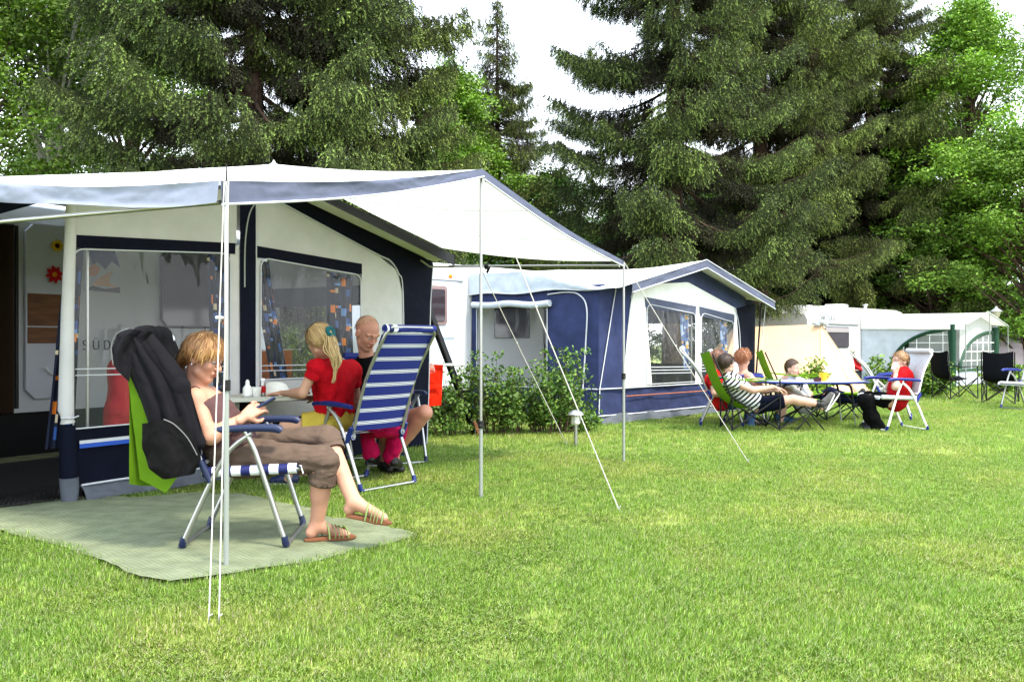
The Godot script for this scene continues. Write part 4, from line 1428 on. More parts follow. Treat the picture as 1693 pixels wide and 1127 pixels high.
func trees() -> void:
	rng.seed = 11
	var old := Color(0.044, 0.062, 0.016)
	var fresh := Color(0.16, 0.225, 0.055)
	sprays = [spray(0.0, Color(0.04, 0.037, 0.02), fresh), spray(0.25, old, fresh), spray(0.55, old, fresh), spray(0.8, old, fresh)]
	leafings = []
	for k in 3:
		leafings.append(leaf_cluster(14, 0.1, 0.17, [Color(0.05, 0.12, 0.016), Color(0.07, 0.15, 0.02), Color(0.04, 0.095, 0.016)]))
	var W := Color(1, 1, 1)
	spruce("huge drooping spruce directly behind the near awning roof", 415, 18.5, 19.0, 4.6, W, 0.8, 1.05, 101, 0.7)
	spruce("spruce at the right flank of the huge one, long low branch over the canopy", 596, 19.5, 17.0, 2.9, Color(1.15, 1.08, 0.95), 1.0, 1.0, 102, 0.5)
	spruce("slim spruce with a bare pointed top between the two dark masses", 822, 33.0, 13.8, 4.7, Color(1.35, 1.25, 1.2), 0.8, 1.0, 103, 1.0, 0.38)
	spruce("small distant spruce top left of the slim pointed one", 742, 38.0, 13.9, 3.0, Color(1.2, 1.25, 1.3), 2.0, 1.0, 104, 0.9, 0.4)
	spruce("tall dark spruce behind the gabled navy awning with tiered branches", 1112, 23.0, 20.0, 4.2, Color(1.0, 1.0, 0.95), 3.4, 1.0, 105, 0.75)
	spruce("dense brownish spruce right of the tiered one", 1255, 28.0, 21.0, 3.9, Color(1.2, 1.12, 1.0), 4.2, 1.05, 106, 0.5)
	spruce("round topped spruce above the far caravan", 1436, 33.0, 14.8, 4.7, Color(1.2, 1.1, 1.0), 2.6, 1.1, 107, 0.42)
	spruce("spruce half hidden behind the brownish and round topped ones", 1340, 35.0, 19.0, 3.8, Color(1.0, 0.95, 0.95), 0.8, 0.8, 108, 0.6)
	var pale := Color(1.5, 1.35, 1.0)
	leafy("leafy_tree", "bright green leafy tree at the right edge, tallest of the leafy ones", "tree", 1600, 32.0, 13.2, 3.9, Color(2.9, 2.3, 1.7), 0.14, 1.0, 201)
	leafy("leafy_tree", "lower leafy tree beside the lantern at the right edge", "tree", 1700, 29.0, 8.0, 3.2, Color(2.2, 1.75, 1.3), 0.12, 0.85, 202)
	leafy("leafy_tree", "leafy tree low behind the far caravan roof", "tree", 1540, 31.0, 6.0, 3.0, Color(1.9, 1.55, 1.2), 0.1, 0.9, 203)
	leafy("birch_tree", "birch with a pale trunk behind the near awning", "tree", 88, 22.0, 14.0, 3.2, Color(1.9, 1.45, 1.1), 0.48, 0.7, 204, M.birch_bark)
	leafy("leafy_tree", "olive green leafy tree at the left edge", "tree", -60, 20.0, 11.0, 2.8, Color(1.7, 1.3, 1.0), 0.25, 0.9, 205)
	leafy("leafy_tree", "leafy tree behind the birch, left of the huge spruce", "tree", 215, 28.0, 13.0, 3.4, Color(1.8, 1.4, 1.0), 0.15, 1.0, 206)
	leafy("leafy_tree", "light green leafy tree between huge spruce and slim spruce", "tree", 742, 30.0, 10.2, 2.6, Color(2.3, 1.8, 1.2), 0.12, 1.0, 207)
	leafy("leafy_tree", "dark leafy tree low between slim spruce and tiered spruce", "tree", 915, 33.0, 7.4, 3.2, Color(1.1, 1.05, 0.9), 0.08, 1.0, 208)
	leafy("leafy_tree", "low leafy tree behind the near awning's far window", "tree", 490, 22.5, 4.6, 3.0, Color(1.9, 1.6, 1.1), 0.04, 1.0, 210)
	leafy("leafy_tree", "low leafy tree behind the white caravan of the gabled awning", "tree", 720, 25.0, 4.4, 2.8, Color(1.2, 1.1, 0.9), 0.04, 1.0, 211)
	# the dim wood behind closes the gaps between the trunks
	var fill := leafy("leafy_tree", "leafy tree deep in the wood behind the birch", "tree", 60, 38.0, 9.0, 4.2, Color(1.3, 1.2, 1.0), 0.05, 1.0, 209)
	var spots := [[330, 36, "leafy tree deep in the wood behind the huge spruce"], [560, 38, "leafy tree deep in the wood right of the huge spruce trunk"], [1020, 40, "leafy tree deep in the wood left of the tiered spruce"], [1190, 36, "leafy tree deep in the wood behind the gabled awning"], [1330, 39, "leafy tree deep in the wood behind the beige tent"], [1470, 36, "leafy tree deep in the wood behind the far caravan"], [1640, 42, "leafy tree deep in the wood behind the lantern"]]
	for s in spots:
		var p := at(s[0], 563.5, s[1])
		var o := again(fill, "leafy_tree", s[2], Vector3(p.x, 0, p.z), s[0] * 0.7)
		o.scale = Vector3.ONE * UNIT * (0.8 + 0.0004 * (int(s[0]) % 500))

# ---------------------------------------------------------------- shrubs
func shrub(called: String, label: String, where: Vector3, size: Vector3, cnt: int, tone: Color, sd: int, leaf := 0, group := "") -> Node3D:
	rng.seed = sd
	var T := thing(called, label, "shrub", where, 0.0, group)
	var g := Geo.new()
	var lists := [[], []]
	for k in cnt:
		var a := rng.randf() * TAU
		var rad := sqrt(rng.randf())
		var top := Vector3(cos(a) * size.x * rad * 1.1, size.y * rng.randf_range(0.3, 1.05) * (1.0 - 0.25 * rad * rad), sin(a) * size.z * rad)
		var root := Vector3(top.x * 0.5, 0, top.z * 0.5)
		var mid := Vector3(top.x * 0.7, top.y * 0.6, top.z * 0.7)
		var path := bez(root, mid, top, 6)
		g.tube(path, [0.006, 0.0055, 0.005, 0.004, 0.0035, 0.003, 0.002], 4, false)
		var tint := tone * rng.randf_range(0.7, 1.35)
		for j in range(2, 7):
			for q in 2:
				var o := Vector3(rng.randfn(0, 0.05), rng.randfn(0, 0.04), rng.randfn(0, 0.05))
				lists[rng.randi() % 2].append([Transform3D(Basis(Vector3.UP, rng.randf() * TAU).scaled(Vector3.ONE * rng.randf_range(0.7, 1.2) * (1.0 if called == "hedge_shrub" else 1.7)), path[j] + o), tint])
	obj("stems", g, M.bark, T)
	for k in 2:
		scatter("leaves", small_leaf[k], M.foliage, lists[k], T)
	return T

var small_leaf := []

func shrubs() -> void:
	rng.seed = 31
	small_leaf = []
	for k in 2:
		small_leaf.append(leaf_cluster(9, 0.058, 0.06, [Color(0.045, 0.105, 0.016), Color(0.075, 0.15, 0.022), Color(0.12, 0.19, 0.03)]))
	var h := "hedge shrubs between the two awnings"
	shrub("hedge_shrub", "leafy green shrub behind the hanging red shorts, left end of the hedge", Vector3(-0.85, 0, -12.0), Vector3(0.38, 0.9, 0.36), 24, Color(0.85, 0.85, 0.8), 301, 0, h)
	shrub("hedge_shrub", "leafy green shrub left of the tall canopy pole in the hedge", Vector3(-0.3, 0, -12.2), Vector3(0.5, 1.08, 0.4), 38, Color(0.9, 0.9, 0.85), 302, 0, h)
	shrub("hedge_shrub", "low leafy shrub right of the tall canopy pole in the hedge", Vector3(0.15, 0, -12.3), Vector3(0.44, 0.85, 0.4), 28, Color(0.85, 0.88, 0.8), 303, 0, h)
	shrub("hedge_shrub", "tallest leafy shrub under the navy side window", Vector3(0.55, 0, -12.3), Vector3(0.5, 1.16, 0.4), 42, Color(0.9, 0.9, 0.85), 304, 0, h)
	shrub("hedge_shrub", "leafy shrub at the right end of the hedge by the small lamp", Vector3(0.92, 0, -12.5), Vector3(0.24, 0.6, 0.26), 14, Color(1.1, 1.1, 1), 305, 0, h)
	shrub("young_shrub", "slender light green shrub before the beige tent", at(1340, 640, 17.6) * Vector3(1, 0, 1), Vector3(0.42, 0.85, 0.3), 26, Color(2.0, 1.6, 1.1), 306)
	shrub("young_shrub", "leafy shrub between beige tent and pale blue awning", at(1474, 650, 19.5) * Vector3(1, 0, 1), Vector3(0.45, 1.05, 0.35), 34, Color(1.3, 1.25, 1.0), 307)
	shrub("young_shrub", "round leafy shrub at the foot of the green arched window", at(1528, 650, 20.5) * Vector3(1, 0, 1), Vector3(0.62, 0.85, 0.4), 60, Color(1.25, 1.25, 1.0), 308)
	shrub("young_shrub", "small shrub beside the folding chair at the right edge", at(1660, 640, 22.0) * Vector3(1, 0, 1), Vector3(0.5, 0.7, 0.4), 36, Color(1.4, 1.3, 1.0), 309)

# ---------------------------------------------------------------- the far side of the lawn
func far_caravan() -> void:
	var C := thing("caravan", "white far caravan with grey lettering above a dark window", "caravan", Vector3(12.02, 0, -24.51), 45.9, "caravans")
	var g := Geo.new()
	var prof := [[-2.62, 0.4], [-2.62, 2.0], [-2.68, 2.15], [-2.85, 2.22], [-4.5, 2.24], [-4.75, 2.12], [-4.8, 1.9], [-4.8, 0.4]]
	var ends := [[-3.3, 0.7], [-3.38, 1.5], [-3.3, 1.9], [-3.1, 2.14], [-2.8, 2.24]]
	var c := V(0, 1.3, -3.7)
	var rings := []
	# rounded nose at the left end
	for e in [[-3.3, 0.75], [-3.24, 0.93], [-3.1, 0.985], [-2.8, 1.0], [3.2, 1.0]]:
		var ring := PackedVector3Array()
		for p in prof:
			ring.append(V(e[0], 0.4 + (p[1] - 0.4) * (0.5 + 0.5 * e[1]), -3.71 + (p[0] + 3.71) * (0.85 + 0.15 * e[1])))
		rings.append(ring)
	for i in rings.size() - 1:
		for k in prof.size() - 1:
			g.face([rings[i][k], rings[i + 1][k], rings[i + 1][k + 1], rings[i][k + 1]], c)
	g.face(Array(rings[0]), c)
	g.face(Array(rings[4]), c)
	obj("body", g, M.caravan_white, C)
	g = Geo.new()
	g.box(V(1.55, 0.58, 0.05), Transform3D(Basis.IDENTITY, V(-1.65, 1.35, -2.6)), 0.03)
	var w := obj("window", g, M.tinted_glass, C)
	g = Geo.new()
	g.box(V(1.5, 0.13, 0.02), Transform3D(Basis.IDENTITY, V(-1.65, 1.55, -2.565)), 0.01)
	obj("blind", g, mat("blind_grey", Color(0.55, 0.53, 0.54), 0.6), w)
	rod("awning_rail", [V(-3.1, 1.72, -2.6), V(-0.2, 1.71, -2.6)], 0.02, M.aluminium, C, 6)
	g = Geo.new()
	g.box(V(0.55, 0.1, 0.5), Transform3D(Basis.IDENTITY, V(-0.35, 2.27, -3.2)), 0.03)
	obj("roof_vent", g, M.white_plastic, C)
	g = Geo.new()
	g.tube([V(1.2, 2.2, -3.0), V(1.2, 2.32, -3.0)], 0.05, 10)
	g.tube([V(1.2, 2.32, -3.0), V(1.2, 2.36, -3.0)], 0.08, 10)
	obj("roof_flue", g, M.white_plastic, C)
	lettering("CHATEAU", 0.15, V(-2.75, 1.88, -2.6), 0.28, mat("letter_silver", Color(0.30, 0.32, 0.36), 0.5), C, 0.018)
	g = Geo.new()
	g.box(V(5.5, 0.3, 0.04), Transform3D(Basis.IDENTITY, V(0, 0.2, -2.7)))
	obj("underskirt", g, M.mud_flap, C)

func arch(u0: float, u1: float, y0: float, y1: float, k := 12) -> Array:
	# quarter arch rising from (u0, y0) to (u1, y1)
	var r := []
	for i in k + 1:
		var a := PI / 2.0 * i / k
		r.append(Vector2(u1 - (u1 - u0) * cos(a), y0 + (y1 - y0) * sin(a)))
	return r

func far_awning() -> void:
	var T := thing("awning_tent", "pale blue awning tent with green trimmed arched windows by far caravan", "tent", Vector3(12.02, 0, -24.51), 45.9)
	var pale: Material = M.canvas_pale
	var green := mat("green_trim", Color(0.03, 0.22, 0.14), 0.6)
	var lace := mat("window_bars", Color(0.85, 0.86, 0.86), 0.6)
	# roof
	var g := Geo.new()
	var P := []
	for r in 9:
		var row := PackedVector3Array()
		var w := r / 8.0
		for k in 21:
			var u: float = lerp(-0.05, 3.7, k / 20.0)
			row.append(V(u, lerp(2.06 - 0.2 * absf(u - 1.8), 2.06 - 0.05 * absf(u - 1.8), w) + 0.01 * noise.get_noise_2d(u * 90, w * 90), lerp(0.25, -2.6, w)))
		P.append(row)
	g.grid(P)
	obj("roof", g, M.canvas_white, T)
	cloth_part("roof_skirt", M.canvas_bright, T, [V(-0.06, 1.55, 0.22), V(-0.06, 1.6, -2.6)], [V(-0.05, 1.7, 0.25), V(-0.05, 1.97, -2.6)], 0.012, Vector2(3, 1))
	# side wall (u = 0): pale cloth behind an arched window
	var side := arch(-1.75, -0.18, 0.45, 1.55)
	var back := [V(0, 0.03, -1.75)]
	var top := [V(0, 1.75, -1.75)]
	cloth_part("side_wall", pale, T, [V(0, 0.03, -2.6), V(0, 0.03, -1.75)], [V(0, 1.75, -2.6), V(0, 1.75, -1.75)], 0.03, Vector2(2, 1))
	var lo := []
	var hi := []
	for p in side:
		lo.append(V(0, p.y, p.x))
		hi.append(V(0, 1.75, p.x))
	cloth_part("side_wall_top", pale, T, lo, hi, 0.015, Vector2(2, 1), 30)
	cloth_part("side_wall_foot", pale, T, [V(0, 0.03, -1.75), V(0, 0.03, 0)], [V(0, 0.45, -1.75), V(0, 0.45, 0)], 0.02, Vector2(2, 1))
	lo.append(V(0, 0.2, -0.1))
	rod("arch_trim", lo, 0.05, green, T, 6)
	rod("corner_post", [V(-0.02, 0.0, -0.08), V(-0.02, 1.7, -0.08)], 0.075, green, T, 8)
	rod("sill_trim", [V(-0.01, 0.45, -1.75), V(-0.01, 0.45, -0.1)], 0.03, green, T, 6)
	g = Geo.new()
	var poly := PackedVector2Array([Vector2(0.0, 0.45)])
	for z in [-1.4, -1.05, -0.7, -0.35]:
		rod("glazing_bar", [V(0, 0.45, z), V(0, 0.45 + 1.1 * sqrt(1.0 - pow((-0.18 - z) / 1.57, 2)), z)], 0.012, lace, T, 5)
	for y in [0.7, 0.95, 1.2, 1.42]:
		rod("glazing_bar", [V(0, y, -0.18 - 1.57 * sqrt(1.0 - pow((y - 0.45) / 1.1, 2))), V(0, y, -0.1)], 0.012, lace, T, 5)
	cloth_part("window_pane", M.vinyl, T, [V(0.01, 0.45, -1.7), V(0.01, 0.45, -0.1)], [V(0.01, 0.5, -1.7), V(0.01, 1.0, -1.5), V(0.01, 1.5, -0.6), V(0.01, 1.55, -0.1)], 0.004)
	# front (z = 0)
	var f := arch(0.25, 3.0, 0.45, 1.5)
	lo = []
	hi = []
	for p in f:
		lo.append(V(p.x, p.y, 0))
		hi.append(V(p.x, 1.98 - 0.2 * absf(p.x - 1.8), 0))
	cloth_part("front_top", M.canvas_cream, T, lo, hi, 0.012, Vector2(2, 1), 30)
	cloth_part("front_foot", pale, T, [V(0, 0.03), V(3.55, 0.03)], [V(0, 0.45), V(3.55, 0.45)], 0.02, Vector2(2, 1), 30)
	rod("arch_trim", lo, 0.055, green, T, 6)
	rod("sill_trim", [V(0.1, 0.45, 0.02), V(3.3, 0.45, 0.02)], 0.035, green, T, 6)
	rod("corner_post", [V(3.3, 0, 0.02), V(3.3, 1.65, 0.02)], 0.1, green, T, 8)
	for u in [0.7, 1.2, 1.7, 2.2, 2.7]:
		rod("glazing_bar", [V(u, 0.45), V(u, 0.45 + 1.05 * sqrt(1.0 - pow((3.0 - u) / 2.75, 2)))], 0.014, lace, T, 5)
	for y in [0.7, 0.95, 1.2]:
		rod("glazing_bar", [V(3.0 - 2.75 * sqrt(1.0 - pow((y - 0.45) / 1.05, 2)), y), V(3.2, y)], 0.014, lace, T, 5)
	cloth_part("window_pane", M.vinyl, T, [V(0.3, 0.45, 0.01), V(3.25, 0.45, 0.01)], [V(0.3, 0.5, 0.01), V(1.2, 1.25, 0.01), V(3.25, 1.5, 0.01)], 0.004)
	for p in [[V(-0.05, 0, 0.25), V(-0.05, 1.7, 0.25)], [V(3.68, 0, 0.25), V(3.68, 1.68, 0.25)], [V(1.8, 0, 0.3), V(1.8, 2.04, 0.3)]]:
		rod("frame_pole", p, 0.016, M.pole_paint, T, 8)
	for s in [[V(-0.05, 1.69, 0.26), V(1.8, 2.07, 0.26)], [V(1.8, 2.07, 0.26), V(3.7, 1.69, 0.26)]]:
		rod("roof_edge", s, 0.02, M.piping, T, 6)
	cloth_part("far_wall", pale, T, [V(3.6, 0.03, 0), V(3.6, 0.03, -2.6)], [V(3.6, 1.7, 0), V(3.6, 1.7, -2.6)], 0.02)

func beige_tent() -> void:
	var T := thing("ridge_tent", "beige cotton ridge tent between the gabled awning and the far caravan", "tent", at(1345, 563.5, 20.6) * Vector3(1, 0, 1), 0.0)
	var own := frame_of(T).affine_inverse()
	var A: Vector3 = own * at(1215, 541, 21.5)
	var B: Vector3 = own * at(1358, 536, 20.4)
	var fa: Vector3 = own * Vector3(4.55, 0.02, -20.4)
	var fb: Vector3 = own * Vector3(6.55, 0.02, -19.2)
	var e1: Vector3 = own * Vector3(7.6, 0.02, -19.9)
	var e2: Vector3 = own * Vector3(8.35, 0.02, -21.0)
	var e3: Vector3 = own * Vector3(7.6, 0.02, -22.3)
	var ra: Vector3 = own * Vector3(4.2, 0.02, -23.2)
	var g := Geo.new()
	sheet(g, [fa, fb], [A, B + V(0, 0.0)], 26, 18, 0.02, Vector2(1.2, 1.2), 3.0, true, 0.05)
	obj("front_slope", g, M.canvas_beige, T)
	var n0 := 0
	for s in [[fb, e1], [e1, e2], [e2, e3]]:
		g = Geo.new()
		sheet(g, s, [B, B + (s[1] - s[0]) * 0.01], 14, 18, 0.015, Vector2(1.2, 1.2), 3.0 + n0, true, 0.06)
		obj("end_panel", g, M.canvas_beige, T)
		rod("seam", [B, B.lerp(s[0], 0.5) - V(0, 0.06), s[0]], 0.01, M.canvas_beige, T, 5)
		n0 += 1
	g = Geo.new()
	sheet(g, [e3, ra], [B, A], 20, 14, 0.015, Vector2(1.2, 1.2), 8.0, true, 0.05)
	obj("rear_slope", g, M.canvas_beige, T)
	g = Geo.new()
	g.face([fa, A, ra])
	obj("end_panel", g, M.canvas_beige, T)
	g = Geo.new()
	for k in 7:
		g.ball(B + V(0.09 * sin(k * 2.3), 0.02 + 0.03 * cos(k * 1.7), 0.07 * cos(k * 2.3)), V(0.07, 0.05, 0.06), 5)
	obj("peak_cover", g, M.canvas_pale, T)
	# red cloth caught on the slope
	var R := thing("cloth_scrap", "small red cloth hanging on the slope of the beige tent", "cloth", at(1417, 600, 18.85), 0.0)
	g = Geo.new()
	sheet(g, [V(-0.03, -0.14), V(0.12, -0.16)], [V(-0.09, 0.16), V(0.0, 0.05), V(0.1, -0.03)], 12, 10, 0.05, Vector2(9, 3), 3.0, false)
	obj("fold", g, M.red_cloth, R)
	rod("clip", [V(-0.06, 0.1), V(-0.07, 0.15)], 0.01, M.piping, R, 5)

func pod_tent() -> void:
	var T := thing("tunnel_tent", "pinkish tunnel tent with dark hoops behind the arched windows", "tent", at(1648, 563.5, 30.0) * Vector3(1, 0, 1), -25.0)
	var g := Geo.new()
	var P := []
	var hoops := []
	for r in 9:
		var w := r / 8.0
		var s := 1.0 - 0.62 * w * w
		var row := PackedVector3Array()
		var line := []
		for k in 17:
			var a := PI * k / 16.0
			var p := V(-0.8 + 3.1 * w, 1.75 * s * sin(a), 1.5 * s * cos(a))
			row.append(p)
			line.append(p * V(1, 1.01, 1.01))
		P.append(row)
		if r % 2 == 0:
			hoops.append(line)
	g.grid(P)
	obj("fly_sheet", g, cloth("fly_pink", Color(0.72, 0.66, 0.68), 0.7, Color(0.4, 0.36, 0.37), 0.9, 0.08), T)
	for h in hoops:
		rod("hoop", h, 0.035, M.black_plastic, T, 6)
	g = Geo.new()
	g.face(Array(P[0]))
	obj("end_wall", g, M.fly_pink, T)

func chalet() -> void:
	var T := thing("chalet", "pale board clad chalet at the right edge behind the lantern", "house", at(1715, 563.5, 37.0) * Vector3(1, 0, 1), -20.0)
	var g := Geo.new()
	var y := 0.3
	while y < 1.55:
		g = Geo.new()
		g.box(V(3.6, 0.17, 0.06), Transform3D(Basis(Vector3.RIGHT, 0.12), V(0, y, 0)), 0.004)
		obj("board", g, M.chalet_grey if M.has("chalet_grey") else mat("chalet_grey", Color(0.62, 0.62, 0.58), 0.8), T)
		y += 0.165
	g = Geo.new()
	g.box(V(3.5, 1.6, 3.0), Transform3D(Basis.IDENTITY, V(0, 0.8, -1.55)))
	obj("wall", g, M.chalet_grey, T)
	g = Geo.new()
	g.plate(PackedVector2Array([Vector2(-2.1, 1.62), Vector2(0, 1.75), Vector2(2.1, 1.62), Vector2(2.1, 1.7), Vector2(0, 1.85), Vector2(-2.1, 1.7)]), Transform3D(Basis.IDENTITY, V(0, 0, 0.25)), 3.6)
	obj("roof", g, mat("roof_felt", Color(0.33, 0.32, 0.31), 0.9), T)
	for u in [-1.15, -0.2, 0.9]:
		g = Geo.new()
		g.box(V(0.5, 0.75, 0.06), Transform3D(Basis.IDENTITY, V(u, 1.1, 0.05)), 0.01)
		var w := obj("window", g, M.white_plastic, T)
		g = Geo.new()
		g.box(V(0.4, 0.65, 0.02), Transform3D(Basis.IDENTITY, V(u, 1.1, 0.085)))
		obj("pane", g, M.tinted_glass, w)

func lantern() -> void:
	var T := thing("lamp_post", "white lantern on a post above the far awning roof", "lamp", at(1648, 563.5, 28.5) * Vector3(1, 0, 1), 0.0)
	rod("post", [V(0, 0), V(0, 1.96)], 0.035, M.pole_paint, T, 8)
	var g := Geo.new()
	g.lathe([Vector3(0.06, 1.96, 0), Vector3(0.1, 2.0, 0), Vector3(0.15, 2.16, 0), Vector3(0.15, 2.17, 0)], Transform3D.IDENTITY, 6)
	obj("glass", g, mat("lantern_glass", Color(0.85, 0.82, 0.70), 0.3, 0.0, Color(0.5, 0.48, 0.4)), T)
	g = Geo.new()
	g.lathe([Vector3(0.2, 2.17, 0), Vector3(0.19, 2.19, 0), Vector3(0.06, 2.28, 0), Vector3(0.02, 2.34, 0), Vector3(0.001, 2.35, 0)], Transform3D.IDENTITY, 6)
	obj("cap", g, M.white_plastic, T)

# ---------------------------------------------------------------- small things on the lawn
func odds() -> void:
	var L := thing("path_light", "small steel garden lamp standing in the grass by the hedge", "lamp", Vector3(0.76, 0, -10.81), 0.0)
	rod("stake", [V(0, -0.02), V(0, 0.27)], 0.022, M.aluminium, L, 12)
	var g := Geo.new()
	g.lathe([Vector3(0.03, 0.25, 0), Vector3(0.055, 0.27, 0), Vector3(0.05, 0.285, 0), Vector3(0.045, 0.37, 0)], Transform3D.IDENTITY, 16)
	obj("lamp_glass", g, mat("frosted", Color(0.80, 0.80, 0.76), 0.3), L)
	for k in 4:
		var a := TAU * k / 4.0 + 0.4
		rod("stay", [V(cos(a) * 0.056, 0.27, sin(a) * 0.056), V(cos(a) * 0.056, 0.37, sin(a) * 0.056)], 0.005, M.aluminium, L, 5)
	g = Geo.new()
	g.lathe([Vector3(0.0, 0.35, 0), Vector3(0.095, 0.365, 0), Vector3(0.1, 0.375, 0), Vector3(0.07, 0.41, 0), Vector3(0.03, 0.425, 0), Vector3(0.001, 0.43, 0)], Transform3D.IDENTITY, 18)
	obj("lamp_cap", g, M.aluminium, L)
	var S := thing("wooden_stake", "short wooden stake leaning in the grass before the hedge", "stake", Vector3(-0.45, 0, -11.9), 0.0)
	g = Geo.new()
	g.box(V(0.04, 0.2, 0.03), Transform3D(Basis(Vector3(0, 0, 1), 0.35), V(0, 0.08, 0)), 0.004)
	obj("shaft", g, M.door_wood, S)
	g = Geo.new()
	g.box(V(0.03, 0.03, 0.03), Transform3D(Basis(Vector3(0, 0, 1), 0.35), V(-0.045, 0.19, 0)), 0.006)
	obj("head", g, M.door_wood, S)
	# drying rail fixed to the tent, red shorts hung on it
	var D := thing("drying_rail", "white drying rail sticking out behind the near awning corner", "rail", at(733, 603.5, 11.6) * Vector3(1, 0, 1), 0.0)
	rod("rail", [V(-0.6, 0.94), V(0.27, 0.945)], 0.016, M.white_plastic, D, 8)
	rod("rail", [V(-0.6, 0.94, -0.25), V(0.2, 0.945, -0.25)], 0.012, M.white_plastic, D, 8)
	rod("stand", [V(-0.45, 0.0, 0.1), V(-0.42, 0.94, -0.1)], 0.012, M.white_plastic, D, 8)
	rod("stand", [V(-0.45, 0.0, -0.3), V(-0.42, 0.94, -0.1)], 0.012, M.white_plastic, D, 8)
	var R := thing("shorts", "orange red shorts hung over the white drying rail", "shorts", at(717, 604, 11.5) * Vector3(1, 0, 1), 0.0)
	var orange := cloth("orange_red", Color(0.85, 0.15, 0.05), 0.75, Color(0.3, 0.06, 0.03), 2.0, 0.12)
	g = Geo.new()
	sheet(g, [V(-0.16, 0.42, 0.07), V(-0.02, 0.43, 0.08), V(0.10, 0.44, 0.07)], [V(-0.15, 0.96, 0.02), V(0.12, 0.95, 0.02)], 26, 22, 0.035, Vector2(5, 2), 6.0, false)
	obj("front_leg", g, orange, R)
	g = Geo.new()
	sheet(g, [V(-0.2, 0.52, -0.05), V(0.06, 0.5, -0.05)], [V(-0.15, 0.96, 0.02), V(0.12, 0.95, 0.02)], 20, 16, 0.03, Vector2(5, 2), 16.0, false)
	obj("rear_leg", g, orange, R)
	g = Geo.new()
	sheet(g, [V(-0.05, 0.66, 0.105), V(0.11, 0.64, 0.1)], [V(-0.05, 0.74, 0.1), V(0.115, 0.73, 0.1)], 14, 8, 0.02, Vector2(5, 2), 9.0, false)
	obj("pocket_flap", g, orange, R)
	var Wh := thing("towel", "white and red printed towel bunched on the drying rail", "towel", at(708, 604, 11.45) * Vector3(1, 0, 1), 0.0)
	g = Geo.new()
	sheet(g, [V(-0.12, 0.82, 0.1), V(0.1, 0.86, 0.1)], [V(-0.14, 0.975, 0.05), V(0.06, 0.985, 0.05)], 18, 12, 0.05, Vector2(6, 3), 3.0, false)
	var prm := mat("towel_print", Color(1, 1, 1), 0.9)
	prm.albedo_texture = speckle(128, 0.04, Color(0.75, 0.12, 0.08), Color(0.95, 0.92, 0.88), 6, 2)
	obj("fold", g, prm, Wh)
	# black storm strap of the near awning
	var B := thing("storm_strap", "broad black strap slanting from the near awning corner into the hedge", "strap", at(745, 563.5, 12.3) * Vector3(1, 0, 1), 0.0)
	var own := frame_of(B).affine_inverse()
	g = Geo.new()
	var a: Vector3 = own * at(706, 505, 11.9)
	var b: Vector3 = own * at(786, 694, 12.1)
	b.y = 0.02
	g.tube([a, b], 0.05, 8, true, 0.12, Vector3(0.2, 0.1, 1).normalized())
	obj("webbing", g, M.black_plastic, B)
	rod("peg", [b + V(0, 0.05), b + V(0, -0.03)], 0.01, M.aluminium, B, 6)
	# ground sheet before the tent
	var G := thing("ground_sheet", "grey green woven ground sheet under the reading woman's chair", "mat", Vector3(-2.4, 0, -6.0), 0.0)
	g = Geo.new()
	var id := {}
	var step := 0.05
	var x := -4.7
	# cut the weave to the outline, slightly uneven over the grass
	var pts := PackedVector2Array()
	for i in sheet_outline.size():
		var p := sheet_outline[i]
		var q := sheet_outline[(i + 1) % sheet_outline.size()]
		for j in 6:
			var w := p.lerp(q, j / 6.0)
			pts.append(w + Vector2(noise.get_noise_2d(w.x * 200, w.y * 200), noise.get_noise_2d(w.y * 200, w.x * 200)) * 0.05)
	while x < -0.5:
		var z := -7.6
		while z < -4.5:
			var cell := PackedVector2Array([Vector2(x, z), Vector2(x + step, z), Vector2(x + step, z + step), Vector2(x, z + step)])
			var kept := [cell]
			var inside := 0
			for q in cell:
				if Geometry2D.is_point_in_polygon(q, pts):
					inside += 1
			if inside == 0:
				kept = []
			elif inside < 4:
				kept = Geometry2D.intersect_polygons(cell, pts)
			for poly in kept:
				var ids := []
				for q in poly:
					var key := Vector2i(q * 2000.0)
					if not id.has(key):
						var hgt := func(s: Vector2) -> float: return 0.018 + 0.026 * noise.get_noise_2d(s.x * 55, s.y * 90) + 0.016 * absf(noise.get_noise_2d(s.x * 160 + s.y * 60, s.y * 190))
						var h0: float = hgt.call(q)
						var nn := Vector3(h0 - hgt.call(q + Vector2(0.02, 0)), 0.02, h0 - hgt.call(q + Vector2(0, 0.02))).normalized()
						id[key] = g.put(Vector3(q.x + 2.4, maxf(h0, 0.006), q.y + 6.0), nn)
					ids.append(id[key])
				for k in range(1, ids.size() - 1):
					g.tri(ids[0], ids[k], ids[k + 1])
			z += step
		x += step
	obj("weave", g, M.ground_sheet_weave, G)
	# black net mat at the doorway
	var N := thing("door_mat", "black net mat at the dark tent doorway", "mat", Vector3(-3.9, 0, -7.0), 58.0)
	for k in 26:
		rod("net_cord", [V(-0.5 + k * 0.04, 0.03, -0.35), V(-0.3 + k * 0.04, 0.035, 0.0), V(-0.5 + k * 0.04, 0.03, 0.3)], 0.009, M.black_plastic, N, 5)
	for k in 16:
		rod("net_cord", [V(-0.52, 0.034, -0.34 + k * 0.042), V(0.55, 0.034, -0.34 + k * 0.042)], 0.008, M.black_plastic, N, 5)

